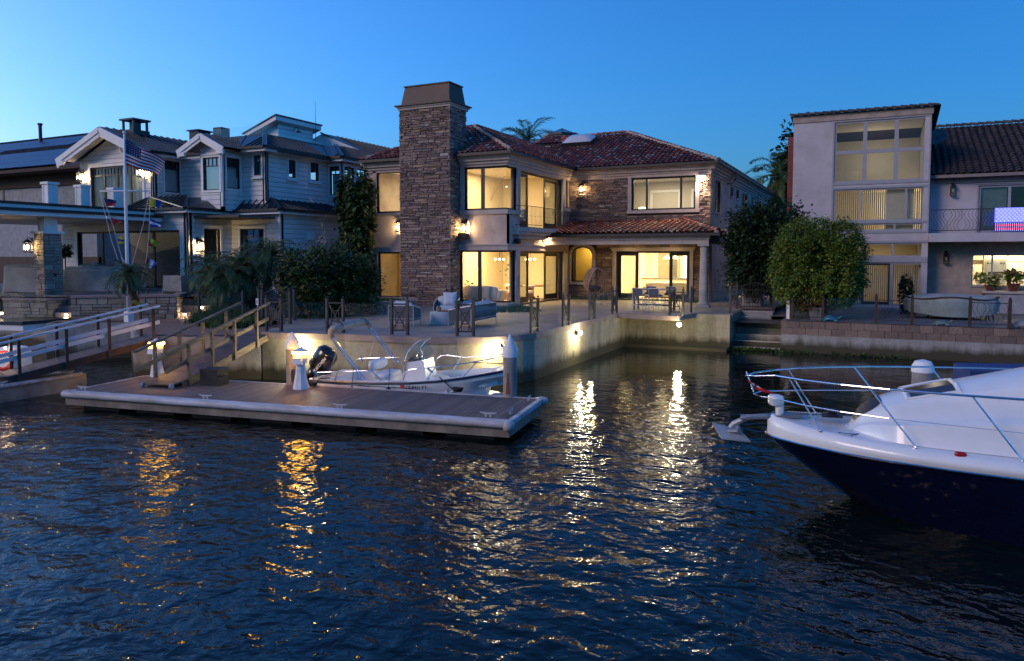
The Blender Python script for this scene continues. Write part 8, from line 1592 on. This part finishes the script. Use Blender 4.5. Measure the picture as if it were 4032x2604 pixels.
def flowerpot(c, s, mat, label, flowers=None, seed=1):
    t = thing('flower_pot', label, 'flower pot', tuple(c)); q = MB(); q.lathe([(.10 * s, 0), (.145 * s, .17 * s), (.16 * s, .18 * s), (.16 * s, .21 * s), (.12 * s, .2 * s), (0, .18 * s)], tuple(c), 16); q.build('pot', mat, t); rnd = random.Random(seed); q = MB(); leafy(q, (c[0], c[1], c[2] + .34 * s), (.24 * s, .2 * s, .16 * s), 220, .09 * s, rnd, 18); q.build('leaves', G1, t)
    if flowers:
        q = MB()
        for i in range(70): a, r_ = rnd.uniform(0, 6.28), .24 * s * math.sqrt(rnd.random()); p = V((c[0] + r_ * math.cos(a), c[1] + r_ * math.sin(a) * .8, c[2] + (.40 + rnd.uniform(0, .12)) * s)); leafquad(q, p, V((rnd.gauss(0, 1), -1, rnd.gauss(.5, .5))), .06 * s, .03 * s, rnd)
        q.build('flowers', flowers, t)
rp_ = pm('red_glazed_pot', (.14, .045, .03), .3); pk = pm('pink_petals', (.55, .20, .20), .7); wh_ = pm('white_petals', (.7, .68, .6), .7)
def onl(x): p = gy(x, 1142, YW - .3); return (p.x, p.y, 2.242)
flowerpot(onl(3898), 1.25, rp_, 'red pot of white flowers at the left end of the serving ledge', wh_, 1); flowerpot(onl(3990), 1.7, rp_, 'red pot crowded with pink flowers on the serving ledge', pk, 2); p = gy(3857, 1118, 40.1); flowerpot((p.x, p.y, 2.43), 1.1, M['white'], 'small green plant on the sill inside the bright kitchen window', None, 3)
pb = gz(3570, 1252, PZ); cy_ = thing('potted_conifer', 'small upright plant in front of the right sliding pane', 'plant', (pb.x, pb.y + 2.2, PZ)); q = MB(); leafy(q, (pb.x, pb.y + 2.2, PZ + 1.1), (.26, .24, .62), 900, .09, random.Random(8), 30); q.build('foliage', G2, cy_); q = MB(); q.lathe([(.17, 0), (.22, .4), (.2, .42), (0, .4)], (pb.x, pb.y + 2.2, PZ), 16); q.build('pot', M['iron'], cy_)
def turtle(c, rz, s, mat, label):
    t = thing('turtle_ornament', label, 'garden ornament', (0, 0, 0), 'turtle ornaments on the right patio'); q = MB(); rows = []
    for i in range(9):
        u = math.pi / 2 * i / 8; rows.append([(.26 * math.cos(u) * math.cos(a) * (1 + .02 * math.sin(5 * a)), .20 * math.cos(u) * math.sin(a), .07 + .15 * math.sin(u) * (1 + .03 * math.cos(6 * a))) for a in [2 * math.pi * j / 20 for j in range(21)]])
    q.sheet(rows); q.lathe([(.2, .06), (.27, .07), (.26, .09)], (0, 0, 0), 20, 0, .78); q.build('shell', mat, t, True); q = MB(); q.tube([(.24, 0, .09), (.33, 0, .13), (.38, 0, .17), (.43, 0, .18), (.47, 0, .165)], [.04, .035, .05, .055, .02], 10); q.build('head', mat, t, True)
    for x, y, a in ((.18, .17, 40), (.18, -.17, -40), (-.18, .16, 140), (-.18, -.16, -140)): q = MB(); q.bag((x, y, .045), .10, .05, .04, .7, rot=R(a)); q.build('flipper', mat, t, True)
    q = MB(); q.tube([(-.26, 0, .07), (-.34, 0, .04)], [.03, .008], 6); q.build('tail', mat, t); t.location = c; t.rotation_euler = (0, 0, rz); t.scale = (s,) * 3
turtle(gz(3268, 1265, PZ), R(12), 1.0, pm('blue_ceramic', (.03, .16, .24), .35), 'bright blue turtle ornament below the clipped tree'); turtle(gz(3706, 1281, PZ), R(10), .85, pm('verdigris', (.20, .27, .26), .6), 'pale green turtle ornament in front of the covered table'); turtle(gz(4026, 1291, PZ), R(185), 1.2, pm('grey_stone', (.27, .26, .26), .8), 'grey stone turtle cut off by the right edge of the photo')
# ================================================================== the opposite bank, seen only in reflections, and the land beyond
m = MB(); rnd = random.Random(33); rows = []; n = 90
for i in range(n + 1):
    a = R(150 + 260 * i / n); h = 6.5 + 1.6 * math.sin(i * .7) + 1.2 * math.sin(i * 1.9 + 1) + rnd.uniform(-.5, .5); r_ = 95; rows.append([(r_ * math.cos(a), r_ * math.sin(a), -1), (r_ * math.cos(a), r_ * math.sin(a), h), ((r_ + 30) * math.cos(a), (r_ + 30) * math.sin(a), h * .6), ((r_ + 40) * math.cos(a), (r_ + 40) * math.sin(a), -1)])
m.sheet(rows); struct(m.build('opposite_bank', pm('dark_bank', (.03, .032, .03), .95)))
m = MB(); rows = []
for i in range(61):
    a = R(20 + 140 * i / 60); h = 9 + 3 * math.sin(i * .8) + 2 * math.sin(i * 2.1); rows.append([(150 * math.cos(a), 150 * math.sin(a), 0), (150 * math.cos(a), 150 * math.sin(a), h), (190 * math.cos(a), 190 * math.sin(a), 0)])
m.sheet(rows); struct(m.build('distant_hills', pm('dark_hill', (.03, .035, .03), .95)))
